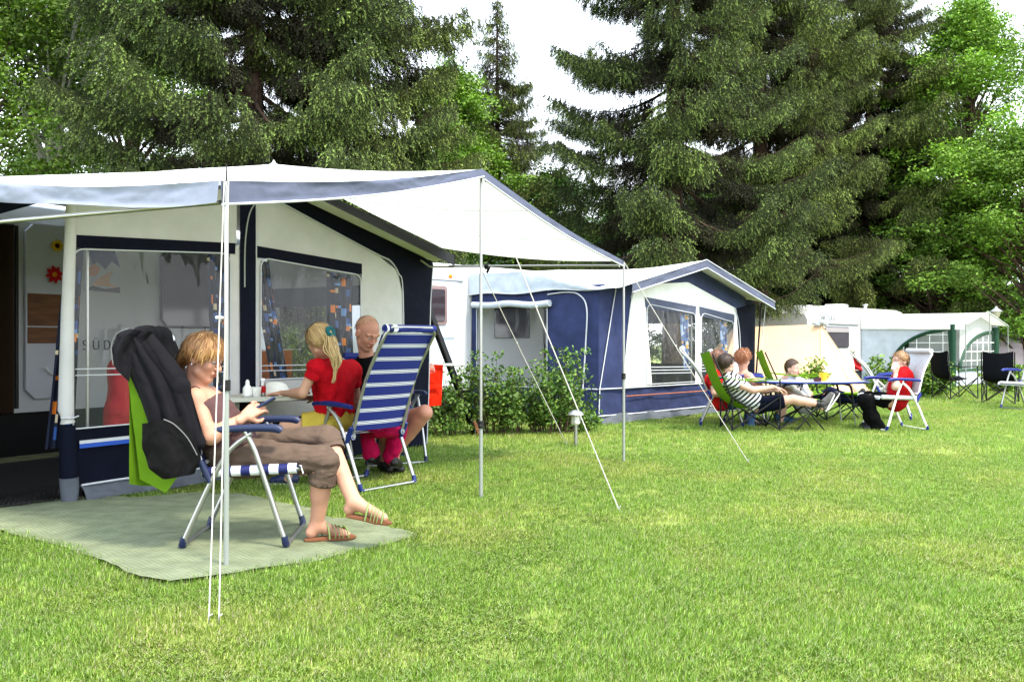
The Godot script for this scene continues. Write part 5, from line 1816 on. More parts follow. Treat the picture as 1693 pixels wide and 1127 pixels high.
# ---------------------------------------------------------------- chairs and tables
func stripes(key: String, base: Color, pattern: Array, along := true) -> StandardMaterial3D:
	# pattern: [colour, share] bands repeated down the cloth
	var im := Image.create(4, 256, false, Image.FORMAT_RGB8)
	im.fill(base)
	var y := 0.0
	for p in pattern:
		im.fill_rect(Rect2i(0, int(y * 256), 4, maxi(1, int(p[1] * 256))), p[0])
		y += p[1]
	var m := mat(key, Color(1, 1, 1), 0.7, 0.0, Color(0.15, 0.15, 0.15))
	m.albedo_texture = ImageTexture.create_from_image(im)
	return m

# folding armchair with a high back; faces +x, origin on the ground
func armchair(label: String, where: Vector3, turn: float, back_m: Material, seat_m: Material, arm_m: Material, lean := 0.46, tall := 1.26, repeat := 6.0, frame_m: Material = null) -> Node3D:
	var C := thing("folding_armchair", label, "chair", where, turn, "folding armchairs on the lawn")
	var al: Material = frame_m if frame_m else M.aluminium
	var g: Geo
	var w := 0.29
	var B0 := V(-0.17, 0.5)
	var B1 := V(-0.17 - lean, tall)
	var bend := V(-0.17 - lean * 0.42, 0.5 + (tall - 0.5) * 0.5)
	# back frame
	var path := []
	path += spline([B0 + V(0, -0.06, w), bend + V(0, 0, w), B1 + V(0, -0.05, w)], 4)
	path += [B1 + V(-0.01, 0.0, w - 0.05), B1 + V(-0.01, 0.0, -w + 0.05)]
	path += spline([B1 + V(0, -0.05, -w), bend + V(0, 0, -w), B0 + V(0, -0.06, -w)], 4)
	g = Geo.new()
	g.tube(path, 0.014, 8)
	g.tube([B0 + V(0.0, 0.02, w), B0 + V(0.0, 0.02, -w)], 0.012, 8)
	obj("back_frame", g, al, C)
	# back cloth, slung a little
	g = Geo.new()
	var P := []
	for r in 22:
		var u := r / 21.0
		var p: Vector3 = B0.lerp(bend, u).lerp(bend.lerp(B1, u), u)
		var row := PackedVector3Array()
		for k in 13:
			var q := k / 12.0 * 2.0 - 1.0
			row.append(p + V(-0.035 * (1.0 - q * q) + 0.004, 0.0, q * (w + 0.012)))
		P.append(row)
	g.grid(P, false, false, 1.0, repeat)
	obj("backrest", g, back_m, C)
	g = Geo.new()
	g.tube([B1 + V(0.012, -0.01, w), B1 + V(0.012, -0.01, -w)], 0.035, 10)
	obj("head_roll", g, back_m, C)
	# seat frame and cloth
	g = Geo.new()
	g.tube([V(-0.2, 0.455, w), V(0.36, 0.475, w), V(0.39, 0.47, w - 0.04), V(0.39, 0.47, -w + 0.04), V(0.36, 0.475, -w), V(-0.2, 0.455, -w)], 0.014, 8)
	obj("seat_frame", g, al, C)
	g = Geo.new()
	P = []
	for r in 12:
		var u := r / 11.0
		var row := PackedVector3Array()
		for k in 13:
			var q := k / 12.0 * 2.0 - 1.0
			row.append(V(lerp(-0.19, 0.385, u), 0.478 + 0.015 * u - 0.035 * (1 - q * q) * sin(PI * u), q * (w + 0.014)))
		P.append(row)
	P.append(P[11])
	var lip := PackedVector3Array()
	for p in P[11]:
		lip.append(p + V(0.012, -0.05))
	P[12] = lip
	g.grid(P, false, false, 1.0, 5.0)
	obj("seat", g, seat_m, C)
	for s in [-1.0, 1.0]:
		# cloth sleeve round the side rail
		g = Geo.new()
		g.tube([V(-0.19, 0.456, s * w), V(0.1, 0.466, s * w), V(0.36, 0.476, s * w)], 0.026, 8, true, 1.2)
		obj("seat_sleeve", g, M.sleeve_stripe if seat_m == M.seat_stripe else seat_m, C)
		var z: float = s * (w + 0.028)
		# armrest, a rounded plastic bar
		g = Geo.new()
		g.tube(spline([V(-0.2, 0.70, z), V(-0.05, 0.715, z), V(0.12, 0.722, z), V(0.24, 0.718, z), V(0.275, 0.70, z)], 3), [0.022, 0.026, 0.028, 0.03, 0.03, 0.03, 0.031, 0.032, 0.033, 0.034, 0.034, 0.03, 0.018], 10, true, 0.75)
		obj("armrest", g, arm_m, C)
		# legs: bent oval tubes crossing under the arm
		g = Geo.new()
		g.tube(spline([V(0.06, 0.70, z), V(0.12, 0.58, z), V(0.2, 0.34, z), V(0.27, 0.12, z), V(0.305, 0.02, z)], 3), 0.016, 8)
		obj("leg", g, al, C)
		g = Geo.new()
		g.tube(spline([V(0.1, 0.69, z), V(-0.02, 0.6, z), V(-0.12, 0.44, z), V(-0.23, 0.2, z), V(-0.31, 0.02, z)], 3), 0.016, 8)
		obj("leg", g, al, C)
		g = Geo.new()
		g.tube([V(-0.20, 0.53, z), V(-0.17, 0.47, z), V(-0.14, 0.40, z)], [0.026, 0.032, 0.02], 8, true, 0.7)
		obj("hinge_cover", g, arm_m, C)
		for x in [0.3, -0.305]:
			g = Geo.new()
			g.tube([V(x * 0.965, 0.075, z), V(x, 0.03, z), V(x, 0.014, z - s * 0.03)], [0.019, 0.022, 0.018], 8)
			obj("foot_cap", g, arm_m, C)
	for x in [0.305, -0.31]:
		g = Geo.new()
		g.tube([V(x, 0.02, w + 0.02), V(x, 0.018, -w - 0.02)], 0.013, 8)
		obj("foot_bar", g, al, C)
	return C

# camp chair of slung cloth on crossed black rods; rest = foot sling
func camp_chair(label: String, where: Vector3, turn: float, m: Material, rest := false, w := 0.27) -> Node3D:
	var C := thing("camp_chair", label, "chair", where, turn, "slung camp chairs")
	var g := Geo.new()
	var P := []
	var line := spline([V(-0.62, 1.12), V(-0.5, 0.8), V(-0.36, 0.52), V(-0.12, 0.36), V(0.12, 0.38), V(0.34, 0.47)], 4) if rest else spline([V(-0.36, 1.05), V(-0.34, 0.78), V(-0.28, 0.52), V(0.0, 0.44), V(0.34, 0.5)], 4)
	for p in line:
		var row := PackedVector3Array()
		for k in 11:
			var q := k / 10.0 * 2.0 - 1.0
			row.append(p + V(-0.03 * (1 - q * q), -0.045 * (1 - q * q), q * w))
		P.append(row)
	g.grid(P)
	obj("sling", g, m, C)
	if rest:
		g = Geo.new()
		P = []
		for p in spline([V(0.36, 0.46), V(0.7, 0.44), V(1.12, 0.42)], 4):
			var row := PackedVector3Array()
			for k in 9:
				var q := k / 8.0 * 2.0 - 1.0
				row.append(p + V(0, -0.04 * (1 - q * q), q * w * 0.9))
			P.append(row)
		g.grid(P)
		obj("foot_sling", g, m, C)
	var bk := V(-0.58, 1.08) if rest else V(-0.36, 1.03)
	for s in [-1.0, 1.0]:
		var z: float = s * (w + 0.02)
		for q in [[bk + V(0, 0, z), V(-0.3, 0.45, z), V(-0.3, 0.02, z)], [V(0.36, 0.72, z), V(0.36, 0.02, z)], [V(-0.32, 0.03, z), V(0.36, 0.48, z)], [V(0.36, 0.03, z), V(-0.32, 0.5, z)]]:
			g = Geo.new()
			g.tube(q, 0.012, 6)
			obj("leg", g, M.black_steel, C)
		g = Geo.new()
		g.tube([V(-0.42, 0.74, z), V(0.0, 0.7, z), V(0.38, 0.72, z)], [0.02, 0.03, 0.02], 8, true, 0.35)
		obj("arm_strap", g, m, C)
	for x in [0.36, -0.3]:
		g = Geo.new()
		g.tube([V(x, 0.04, -w), V(x, 0.46, w)], 0.011, 6)
		g.tube([V(x, 0.46, -w), V(x, 0.04, w)], 0.011, 6)
		obj("cross_brace", g, M.black_steel, C)
	if rest:
		for s in [-1.0, 1.0]:
			for q in [[V(0.38, 0.06, s * w), V(1.12, 0.42, s * w * 0.9)], [V(0.6, 0.03, s * w), V(0.95, 0.4, s * w * 0.9)], [V(1.0, 0.02, s * w * 0.9), V(0.66, 0.42, s * w * 0.9)]]:
				g = Geo.new()
				g.tube(q, 0.011, 6)
				obj("rest_strut", g, M.black_steel, C)
	return C

func furniture() -> void:
	var navy := Color(0.06, 0.09, 0.30)
	var white := Color(0.82, 0.83, 0.86)
	var blue := Color(0.065, 0.12, 0.40)
	var s1 := stripes("seat_stripe", navy, [[navy, 0.5], [white, 0.5]])
	var s3 := stripes("sleeve_stripe", navy, [[navy, 0.5], [white, 0.5]])
	s3.uv1_scale = Vector3(1, 9, 1)
	var s2 := stripes("back_stripe", blue, [[blue, 0.46], [white, 0.05], [navy, 0.05], [white, 0.08], [navy, 0.05], [white, 0.05], [blue, 0.26]])
	var lime := cloth("lime_cloth", Color(0.36, 0.50, 0.10), 0.8, Color(0.25, 0.35, 0.08), 2.0, 0.08)
	var cream := cloth("mesh_cream", Color(0.74, 0.75, 0.76), 0.7, Color(0.3, 0.3, 0.3), 3.0, 0.1)
	armchair("high backed chair of the reading woman with a jacket over it", Vector3(-1.67, 0.012, -5.7), 4.0, s1, s1, M.navy_plastic, 0.40)
	armchair("blue and white striped high backed chair seen from behind", Vector3(-1.29, 0, -7.88), 142.3, s2, s1, M.blue_plastic, 0.40, 1.36, 8.0)
	armchair("chair of the man in the black shirt, mostly hidden by the striped chair", Vector3(-1.3, 0, -9.35), 300.0, s2, s1, M.navy_plastic, 0.3, 1.1, 6.0)
	armchair("white mesh chair with blue arms under the child in red", Vector3(5.42, 0, -12.85), 188.0, cream, cream, mat("arm_blue", Color(0.06, 0.12, 0.42), 0.35), 0.22, 1.12, 1.0, M.white_plastic)
	var floral := mat("floral", Color(1, 1, 1), 0.8)
	floral.albedo_texture = speckle(128, 0.06, Color(0.30, 0.35, 0.30), Color(0.85, 0.82, 0.75), 17, 3)
	armchair("empty floral chair with blue arms behind the child in red", Vector3(6.1, 0, -14.6), -24.0, floral, floral, M.arm_blue, 0.42, 1.1, 1.0)
	armchair("aluminium chair with cream cloth behind the boy in the striped shirt", Vector3(3.12, 0, -13.5), -12.0, cream, cream, M.arm_blue, 0.42, 1.15, 1.0)
	armchair("cream chair with blue arms under the curly haired woman", Vector3(3.62, 0, -14.1), -14.0, cream, cream, M.arm_blue, 0.36, 1.1, 1.0)
	armchair("blue armed chair cut off by the right edge", Vector3(9.45, 0, -16.6), 200.0, cream, cream, M.arm_blue, 0.2, 0.95, 1.0)
	camp_chair("lime lounger with a foot sling under the boy in stripes", Vector3(3.3, 0, -12.7), 3.0, lime, true)
	camp_chair("lime lounger with a foot sling under the boy in white", Vector3(4.52, 0, -14.3), -4.0, lime, true)
	var blk := cloth("black_nylon", Color(0.05, 0.055, 0.08), 0.65, Color(0, 0, 0), 2.0, 0.2)
	camp_chair("black camp chair turned sideways before the green arched window", Vector3(9.45, 0, -19.4), 12.0, blk)
	camp_chair("black camp chair showing its back near the right edge", Vector3(9.75, 0, -18.1), 55.0, blk)
	# camping table of the near group
	var T := thing("camping_table", "folding camping table between woman, girl and man", "table", Vector3(-2.12, 0, -8.35), 30.0, "tables")
	var g := Geo.new()
	g.box(V(1.3, 0.03, 0.8), Transform3D(Basis.IDENTITY, V(0, 0.75, 0)), 0.01)
	obj("tabletop", g, mat("table_grey", Color(0.70, 0.69, 0.66), 0.5), T)
	g = Geo.new()
	g.box(V(1.32, 0.045, 0.025), Transform3D(Basis.IDENTITY, V(0, 0.745, 0.41)), 0.006)
	g.box(V(0.025, 0.045, 0.8), Transform3D(Basis.IDENTITY, V(0.66, 0.745, 0)), 0.006)
	obj("rim", g, M.aluminium, T)
	for x in [-0.5, 0.5]:
		for z in [-0.3, 0.3]:
			g = Geo.new()
			g.tube([V(x, 0.73, z), V(x * 1.15, 0.0, z * 1.2)], 0.014, 8)
			obj("leg", g, M.aluminium, T)
		g = Geo.new()
		g.tube([V(x * 1.08, 0.38, -0.32), V(x * 1.08, 0.38, 0.32)], 0.01, 6)
		obj("stretcher", g, M.aluminium, T)
	table_things()
	# oval table of the far group
	T = thing("camping_table", "oval white camping table with blue rim and black legs on lawn", "table", Vector3(4.45, 0, -13.5), 0.0, "tables")
	g = Geo.new()
	var pts := PackedVector2Array()
	for k in 40:
		var a := TAU * k / 40.0
		pts.append(Vector2(0.8 * signf(cos(a)) * pow(absf(cos(a)), 0.7), 0.45 * signf(sin(a)) * pow(absf(sin(a)), 0.7)))
	g.plate(pts, Transform3D(Basis(Vector3.RIGHT, -PI / 2), V(0, 0.655, 0)), 0.02)
	obj("tabletop", g, mat("table_white", Color(0.80, 0.82, 0.85), 0.3), T)
	var rim := []
	for p in pts:
		rim.append(V(p.x * 1.005, 0.645, -p.y * 1.005))
	rim.append(rim[0])
	rod("rim", rim, 0.02, mat("rim_blue", Color(0.12, 0.18, 0.42), 0.4), T, 6)
	for z in [-0.28, 0.28]:
		for s in [-1.0, 1.0]:
			rod("leg", spline([V(s * 0.2, 0.625, z), V(s * 0.42, 0.62, z), V(s * 0.5, 0.55, z), V(s * 0.53, 0.25, z)], 4), 0.018, M.black_steel, T, 8)
			rod("leg_foot", [V(s * 0.53, 0.26, z), V(s * 0.56, 0.0, z)], 0.009, M.aluminium, T, 8)
	var cup := thing("cup", "yellow cup on the oval table", "cup", Vector3(4.62, 0.657, -13.45), 0.0)
	g = Geo.new()
	g.lathe([Vector3(0.0, 0.0, 0), Vector3(0.05, 0.0, 0), Vector3(0.062, 0.12, 0), Vector3(0.056, 0.12, 0), Vector3(0.045, 0.015, 0), Vector3(0, 0.012, 0)])
	obj("cup_body", g, mat("yellow_plastic", Color(0.90, 0.60, 0.10), 0.35), cup)
	rod("handle", bez(V(0.056, 0.095), V(0.11, 0.07), V(0.054, 0.03)), 0.008, M.yellow_plastic, cup, 6)
	var box := thing("tin", "small dark red tin on the oval table", "tin", Vector3(4.48, 0.657, -13.3), 0.0)
	g = Geo.new()
	g.box(V(0.1, 0.045, 0.07), Transform3D(Basis.IDENTITY, V(0, 0.0225, 0)), 0.006)
	obj("tin_body", g, mat("dark_red", Color(0.20, 0.04, 0.06), 0.4), box)
	g = Geo.new()
	g.box(V(0.105, 0.012, 0.075), Transform3D(Basis.IDENTITY, V(0, 0.05, 0)), 0.003)
	obj("lid", g, M.black_plastic, box)

func table_things() -> void:
	var y := 0.766
	var p := at(403, 648, 7.85)
	var T := thing("bottle", "white squeeze bottle at the near end of the camping table", "bottle", Vector3(p.x + 0.03, y, p.z), 0.0)
	var g := Geo.new()
	g.lathe([Vector3(0, 0, 0), Vector3(0.038, 0, 0), Vector3(0.04, 0.02, 0), Vector3(0.04, 0.075, 0), Vector3(0.022, 0.1, 0), Vector3(0.016, 0.105, 0)])
	obj("bottle_body", g, M.white_plastic, T)
	g = Geo.new()
	g.lathe([Vector3(0.018, 0.1, 0), Vector3(0.018, 0.13, 0), Vector3(0.008, 0.15, 0), Vector3(0, 0.15, 0)])
	obj("bottle_cap", g, M.white_plastic, T)
	p = at(414, 650, 7.85)
	T = thing("cup", "white beaker beside the squeeze bottle", "cup", Vector3(p.x + 0.03, y, p.z - 0.05), 0.0)
	g = Geo.new()
	g.lathe([Vector3(0, 0.0, 0), Vector3(0.04, 0, 0), Vector3(0.048, 0.08, 0), Vector3(0.043, 0.08, 0), Vector3(0.036, 0.012, 0), Vector3(0, 0.01, 0)])
	obj("cup_body", g, M.white_plastic, T)
	g = Geo.new()
	g.lathe([Vector3(0.048, 0.078, 0), Vector3(0.051, 0.082, 0), Vector3(0.046, 0.084, 0)])
	obj("lip", g, M.white_plastic, T)
	p = at(424, 650, 7.9)
	T = thing("spray_can", "slim silver spray can with a red print on the table", "can", Vector3(p.x + 0.03, y, p.z - 0.08), 0.0)
	g = Geo.new()
	g.lathe([Vector3(0, 0, 0), Vector3(0.027, 0, 0), Vector3(0.028, 0.01, 0), Vector3(0.028, 0.12, 0), Vector3(0.02, 0.135, 0)])
	obj("can_body", g, M.aluminium, T)
	g = Geo.new()
	g.lathe([Vector3(0.0285, 0.03, 0), Vector3(0.0285, 0.09, 0)])
	obj("print_band", g, M.red_cloth, T)
	g = Geo.new()
	g.lathe([Vector3(0.02, 0.132, 0), Vector3(0.02, 0.155, 0), Vector3(0, 0.158, 0)])
	obj("can_cap", g, M.white_plastic, T)
	p = at(455, 648, 8.2)
	T = thing("sun_hat", "white sun hat lying on the camping table", "hat", Vector3(p.x, y, p.z), 0.0)
	g = Geo.new()
	g.lathe([Vector3(0.001, 0.115, 0), Vector3(0.06, 0.11, 0), Vector3(0.1, 0.085, 0), Vector3(0.115, 0.05, 0)], Transform3D.IDENTITY, 20)
	obj("crown", g, M.canvas_bright, T)
	g = Geo.new()
	g.lathe([Vector3(0.115, 0.052, 0), Vector3(0.15, 0.03, 0), Vector3(0.19, 0.01, 0), Vector3(0.188, 0.004, 0), Vector3(0.11, 0.04, 0)], Transform3D.IDENTITY, 20)
	obj("brim", g, M.canvas_bright, T)
	p = at(490, 652, 8.1)
	T = thing("game_board", "white printed game sheet under the girl's hands", "board game", Vector3(p.x, y, p.z), 20.0)
	g = Geo.new()
	g.box(V(0.34, 0.008, 0.3), Transform3D(Basis.IDENTITY, V(0, 0.004, 0)), 0.002)
	obj("board", g, mat("card_white", Color(0.82, 0.80, 0.76), 0.7), T)
	for k in 5:
		g = Geo.new()
		g.box(V(0.028, 0.02, 0.02), Transform3D(Basis(Vector3.UP, k * 0.7), V(-0.12 + 0.055 * k, 0.018, 0.03 * sin(k * 2.0))), 0.003)
		obj("playing_piece", g, M.navy_plastic, T)

# ---------------------------------------------------------------- clothes hung on chairs
func hung_things() -> void:
	# towel and jacket over the reading woman's chair back, in that chair's axes
	var base := Vector3(-1.67, 0.012, -5.7)
	var T := thing("towel", "lime green towel hanging behind the reading woman's chair", "towel", base, 4.0)
	var g := Geo.new()
	var P := []
	for r in 20:
		var u := r / 19.0
		var row := PackedVector3Array()
		for k in 22:
			var q := k / 21.0
			var p := V(-0.62, 1.16).lerp(V(-0.56, 0.41 - 0.06 * sin(q * 3.0)), u) + V(0.022 * sin(q * 9.0 + u * 2.0) * u, 0, lerp(-0.27, 0.31 + 0.03 * u, q))
			p.x += 0.02 * sin(q * 5.0) * u
			row.append(p)
		P.append(row)
	g.grid(P)
	obj("hanging_side", g, M.lime_cloth, T)
	g = Geo.new()
	sheet(g, [V(-0.56, 0.42, 0.31), V(-0.40, 0.34, 0.33), V(-0.24, 0.56, 0.335)], [V(-0.62, 1.1, 0.325), V(-0.3, 0.72, 0.325), V(-0.24, 0.6, 0.325)], 16, 14, 0.02, Vector2(5, 2), 4.0, false)
	obj("folded_corner", g, M.lime_cloth, T)
	T = thing("jacket", "dark grey softshell jacket with zipped pocket over the woman's chair back", "jacket", base, 4.0)
	var dark := cloth("softshell", Color(0.095, 0.088, 0.105), 0.75, Color(0, 0, 0), 2.5, 0.25)
	# a soft core where it lies over the frame
	var F := Field.new(V(-0.9, 0.38, -0.45), V(0.05, 1.5, 0.55), 0.012)
	for k in 9:
		var z: float = lerp(-0.3, 0.33, k / 8.0)
		F.cap(V(-0.58, 1.25 + 0.015 * sin(k * 1.3), z), V(-0.38, 0.74, z * 1.03), 0.05, 0.05, 0.05)
	F.cap(V(-0.58, 1.28, -0.22), V(-0.56, 1.28, 0.24), 0.05, 0.05, 0.05)
	F.cap(V(-0.52, 1.24, 0.36), V(-0.30, 0.97, 0.37), 0.055, 0.05, 0.04)
	F.cap(V(-0.30, 0.97, 0.37), V(-0.2, 0.64, 0.37), 0.05, 0.045, 0.03)
	F.crease(noise, 0.022, 260.0, Vector3(1.0, 0.4, 1.0))
	g = Geo.new()
	F.into(g)
	obj("shell", g, dark, T)
	# outer panels hang down the near side in long folds
	var hang := func(lft: Array, rgt: Array, z0: float, bulge: float, folds: float, deep: float, rows: int) -> Geo:
		var hg := Geo.new()
		var l := resample(lft, rows)
		var r := resample(rgt, rows)
		var PP := []
		for i in rows:
			var w := i / float(rows - 1)
			var row := PackedVector3Array()
			for j in 30:
				var q := j / 29.0
				var p := l[i].lerp(r[i], q)
				var fold := absf(sin(q * folds * PI + 0.6 * w + 1.5 * noise.get_noise_2d(q * 90.0, w * 60.0)))
				p.z = z0 + bulge * sin(PI * q) * (0.6 + 0.4 * w) + deep * (fold - 0.5) * (0.35 + 0.65 * w) + 0.004 * noise.get_noise_2d(q * 400.0, w * 500.0 + folds * 70.0)
				row.append(p)
			PP.append(row)
		hg.grid(PP)
		return hg
	obj("side_panel", hang.call([V(-0.64, 1.25), V(-0.59, 1.05), V(-0.49, 0.8), V(-0.42, 0.6)], [V(-0.46, 1.29), V(-0.27, 1.05), V(-0.18, 0.75), V(-0.17, 0.57)], 0.385, 0.05, 3.0, 0.045, 34), dark, T)
	obj("collar", hang.call([V(-0.67, 1.10), V(-0.68, 1.2), V(-0.65, 1.28), V(-0.58, 1.31)], [V(-0.58, 1.0), V(-0.55, 1.15), V(-0.49, 1.24), V(-0.44, 1.29)], 0.40, 0.035, 1.4, 0.03, 20), dark, T)
	obj("pocket_panel", hang.call([V(-0.50, 0.76), V(-0.50, 0.62), V(-0.46, 0.5), V(-0.38, 0.44)], [V(-0.28, 0.8), V(-0.2, 0.68), V(-0.16, 0.56), V(-0.2, 0.47)], 0.43, 0.05, 1.3, 0.03, 24), cloth("black_leatherette", Color(0.055, 0.05, 0.055), 0.6, Color(0, 0, 0), 2.5, 0.15), T)
	var zipm := mat("zip_grey", Color(0.42, 0.42, 0.42), 0.5)
	rod("pocket_zip", spline([V(-0.36, 0.79, 0.485), V(-0.30, 0.76, 0.485), V(-0.23, 0.68, 0.47), V(-0.18, 0.58, 0.455)], 4), 0.0032, zipm, T, 5)
	rod("zip", spline([V(-0.67, 1.1, 0.405), V(-0.68, 1.2, 0.405), V(-0.65, 1.278, 0.405), V(-0.58, 1.31, 0.405)], 4), 0.003, zipm, T, 5)
	# red bag seen behind the woman's chair through the window
	T = thing("duffel_bag", "red bag standing inside the awning behind the plastic window", "bag", Vector3(-3.38, 0, -7.03), 58.0)
	F = Field.new(V(0.5, -0.05, -1.0), V(1.2, 1.4, -0.3), 0.02)
	F.cap(V(0.82, 0.25, -0.62), V(0.84, 1.0, -0.62), 0.16, 0.13, 0.05)
	F.crumple(noise, 0.05, 200.0)
	g = Geo.new()
	F.into(g)
	obj("bag_body", g, M.red_cloth, T)
	rod("strap", bez(V(0.8, 1.1, -0.55), V(0.85, 1.25, -0.5), V(0.92, 1.08, -0.55)), 0.012, M.black_plastic, T, 6)
	T = thing("blanket", "orange checked blanket hanging inside the awning behind the girl", "blanket", Vector3(-3.38, 0, -7.03), 58.0)
	g = Geo.new()
	sheet(g, [V(2.2, 0.55, -0.5), V(2.75, 0.55, -0.5)], [V(2.2, 1.15, -0.5), V(2.75, 1.15, -0.5)], 24, 12, 0.03, Vector2(5, 1), 2.0, false)
	obj("drape", g, cloth("ochre_check", Color(0.62, 0.34, 0.12), 0.9, Color(0, 0, 0), 3.0, 0.3), T)
	rod("cord", [V(2.0, 1.16, -0.5), V(2.9, 1.16, -0.5)], 0.006, M.rope, T, 5)

# ---------------------------------------------------------------- people
# all joints are given in drawing units; K turns anatomical metres into them
const K := 1.19

func skin_tint(base: Color, mouth: Vector3, nose: Vector3) -> Callable:
	return func(p: Vector3) -> Color:
		var c := base * (1.0 + 0.22 * noise.get_noise_3dv(p * 420.0))
		var blush := exp(-p.distance_squared_to(nose) / 0.0032) * 0.35
		c = c.lerp(Color(base.r * 1.02, base.g * 0.72, base.b * 0.68), blush)
		if p.distance_to(mouth) < 0.022:
			c = Color(base.r * 0.72, base.g * 0.42, base.b * 0.42)
		return c

func add_head(g: Geo, T: Node3D, c: Vector3, look: Vector3, up_hint: Vector3, neck: Vector3, k: float, cell: float, skin: Color, jaw := 1.0) -> Basis:
	var f := look.normalized()
	var s := f.cross(up_hint).normalized()
	var u := s.cross(f).normalized()
	var B := Basis(f, u, s)
	var F := Field.new(c - Vector3.ONE * 0.24 * k, c + Vector3.ONE * 0.22 * k, cell)
	F.ell(c + (u * 0.022 - f * 0.012) * k, Vector3(0.098, 0.094, 0.077) * k, B, 0.02)
	F.ell(c + (f * 0.024 - u * 0.04) * k, Vector3(0.068, 0.082, 0.06 * jaw) * k, B, 0.03)
	F.cap(c + (f * 0.066 - u * 0.098) * k, c + (f * 0.064 - u * 0.094 + s * 0.002) * k, 0.024 * k, 0.022 * k, 0.02)
	for q in [-1.0, 1.0]:
		F.cap(c + (f * 0.02 - u * 0.075 + s * q * 0.048 * jaw) * k, c + (f * 0.06 - u * 0.1 + s * q * 0.012) * k, 0.02 * k, 0.017 * k, 0.02)
		F.ell(c + (f * 0.058 - u * 0.028 + s * q * 0.04) * k, Vector3(0.024, 0.024, 0.02) * k, B, 0.02)
		F.cap(c + (f * 0.086 + u * 0.022 + s * q * 0.012) * k, c + (f * 0.07 + u * 0.022 + s * q * 0.05) * k, 0.011 * k, 0.01 * k, 0.015)
		F.dent(c + (f * 0.098 + u * 0.002 + s * q * 0.031) * k, Vector3(0.018, 0.011, 0.017) * k, B, 0.012)
	for q in [-1.0, 1.0]:
		F.cap(c + (f * 0.084 + u * 0.009 + s * q * 0.021) * k, c + (f * 0.079 + u * 0.008 + s * q * 0.041) * k, 0.0055 * k, 0.005 * k, 0.005)
	F.cap(c + (f * 0.088 + u * 0.008) * k, c + (f * 0.108 - u * 0.03) * k, 0.008 * k, 0.012 * k, 0.01)
	for q in [-1.0, 1.0]:
		F.cap(c + (f * 0.098 - u * 0.034 + s * q * 0.01) * k, c + (f * 0.094 - u * 0.034 + s * q * 0.014) * k, 0.008 * k, 0.007 * k, 0.008)
		# ear
		F.ell(c + (-f * 0.004 - u * 0.012 + s * q * 0.08) * k, Vector3(0.02, 0.032, 0.009) * k, B.rotated(u, q * 0.35), 0.006)
		F.dent(c + (f * 0.0 - u * 0.012 + s * q * 0.09) * k, Vector3(0.009, 0.018, 0.006) * k, B, 0.004)
	F.cap(c + (f * 0.09 - u * 0.06 + s * 0.016) * k, c + (f * 0.09 - u * 0.06 - s * 0.016) * k, 0.009 * k, 0.009 * k, 0.006)
	F.cap(c + (f * 0.087 - u * 0.071 + s * 0.012) * k, c + (f * 0.087 - u * 0.071 - s * 0.012) * k, 0.009 * k, 0.009 * k, 0.006)
	F.dent(c + (f * 0.102 - u * 0.0655) * k, Vector3(0.008, 0.0025, 0.022) * k, B, 0.003)
	F.cap(c + (-f * 0.022 - u * 0.05) * k, neck, 0.052 * k, 0.056 * k, 0.03)
	F.into(g, Vector3.ZERO, Vector3.ZERO, skin_tint(skin, c + (f * 0.097 - u * 0.066) * k, c + (f * 0.075 - u * 0.03) * k))
	for q in [-1.0, 1.0]:
		var e := Geo.new()
		e.col = Color(0.42, 0.38, 0.35)
		e.ball(c + (f * 0.0745 + u * 0.001 + s * q * 0.031) * k, Vector3.ONE * 0.0125 * k, 8)
		e.col = Color(0.03, 0.045, 0.06)
		e.ball(c + (f * 0.0825 - u * 0.003 + s * q * 0.0305) * k, Vector3(0.006, 0.006, 0.006) * k, 6)
		obj("eye", e, M.painted, T, true, true)
		e = Geo.new()
		e.tube([c + (f * 0.094 + u * 0.024 + s * q * 0.014) * k, c + (f * 0.088 + u * 0.03 + s * q * 0.032) * k, c + (f * 0.074 + u * 0.024 + s * q * 0.05) * k], [0.002 * k, 0.0032 * k, 0.0015 * k], 5)
		obj("eyebrow", e, M.brow if M.has("brow") else mat("brow", Color(0.30, 0.20, 0.12), 0.8), T, false, true)
	return B

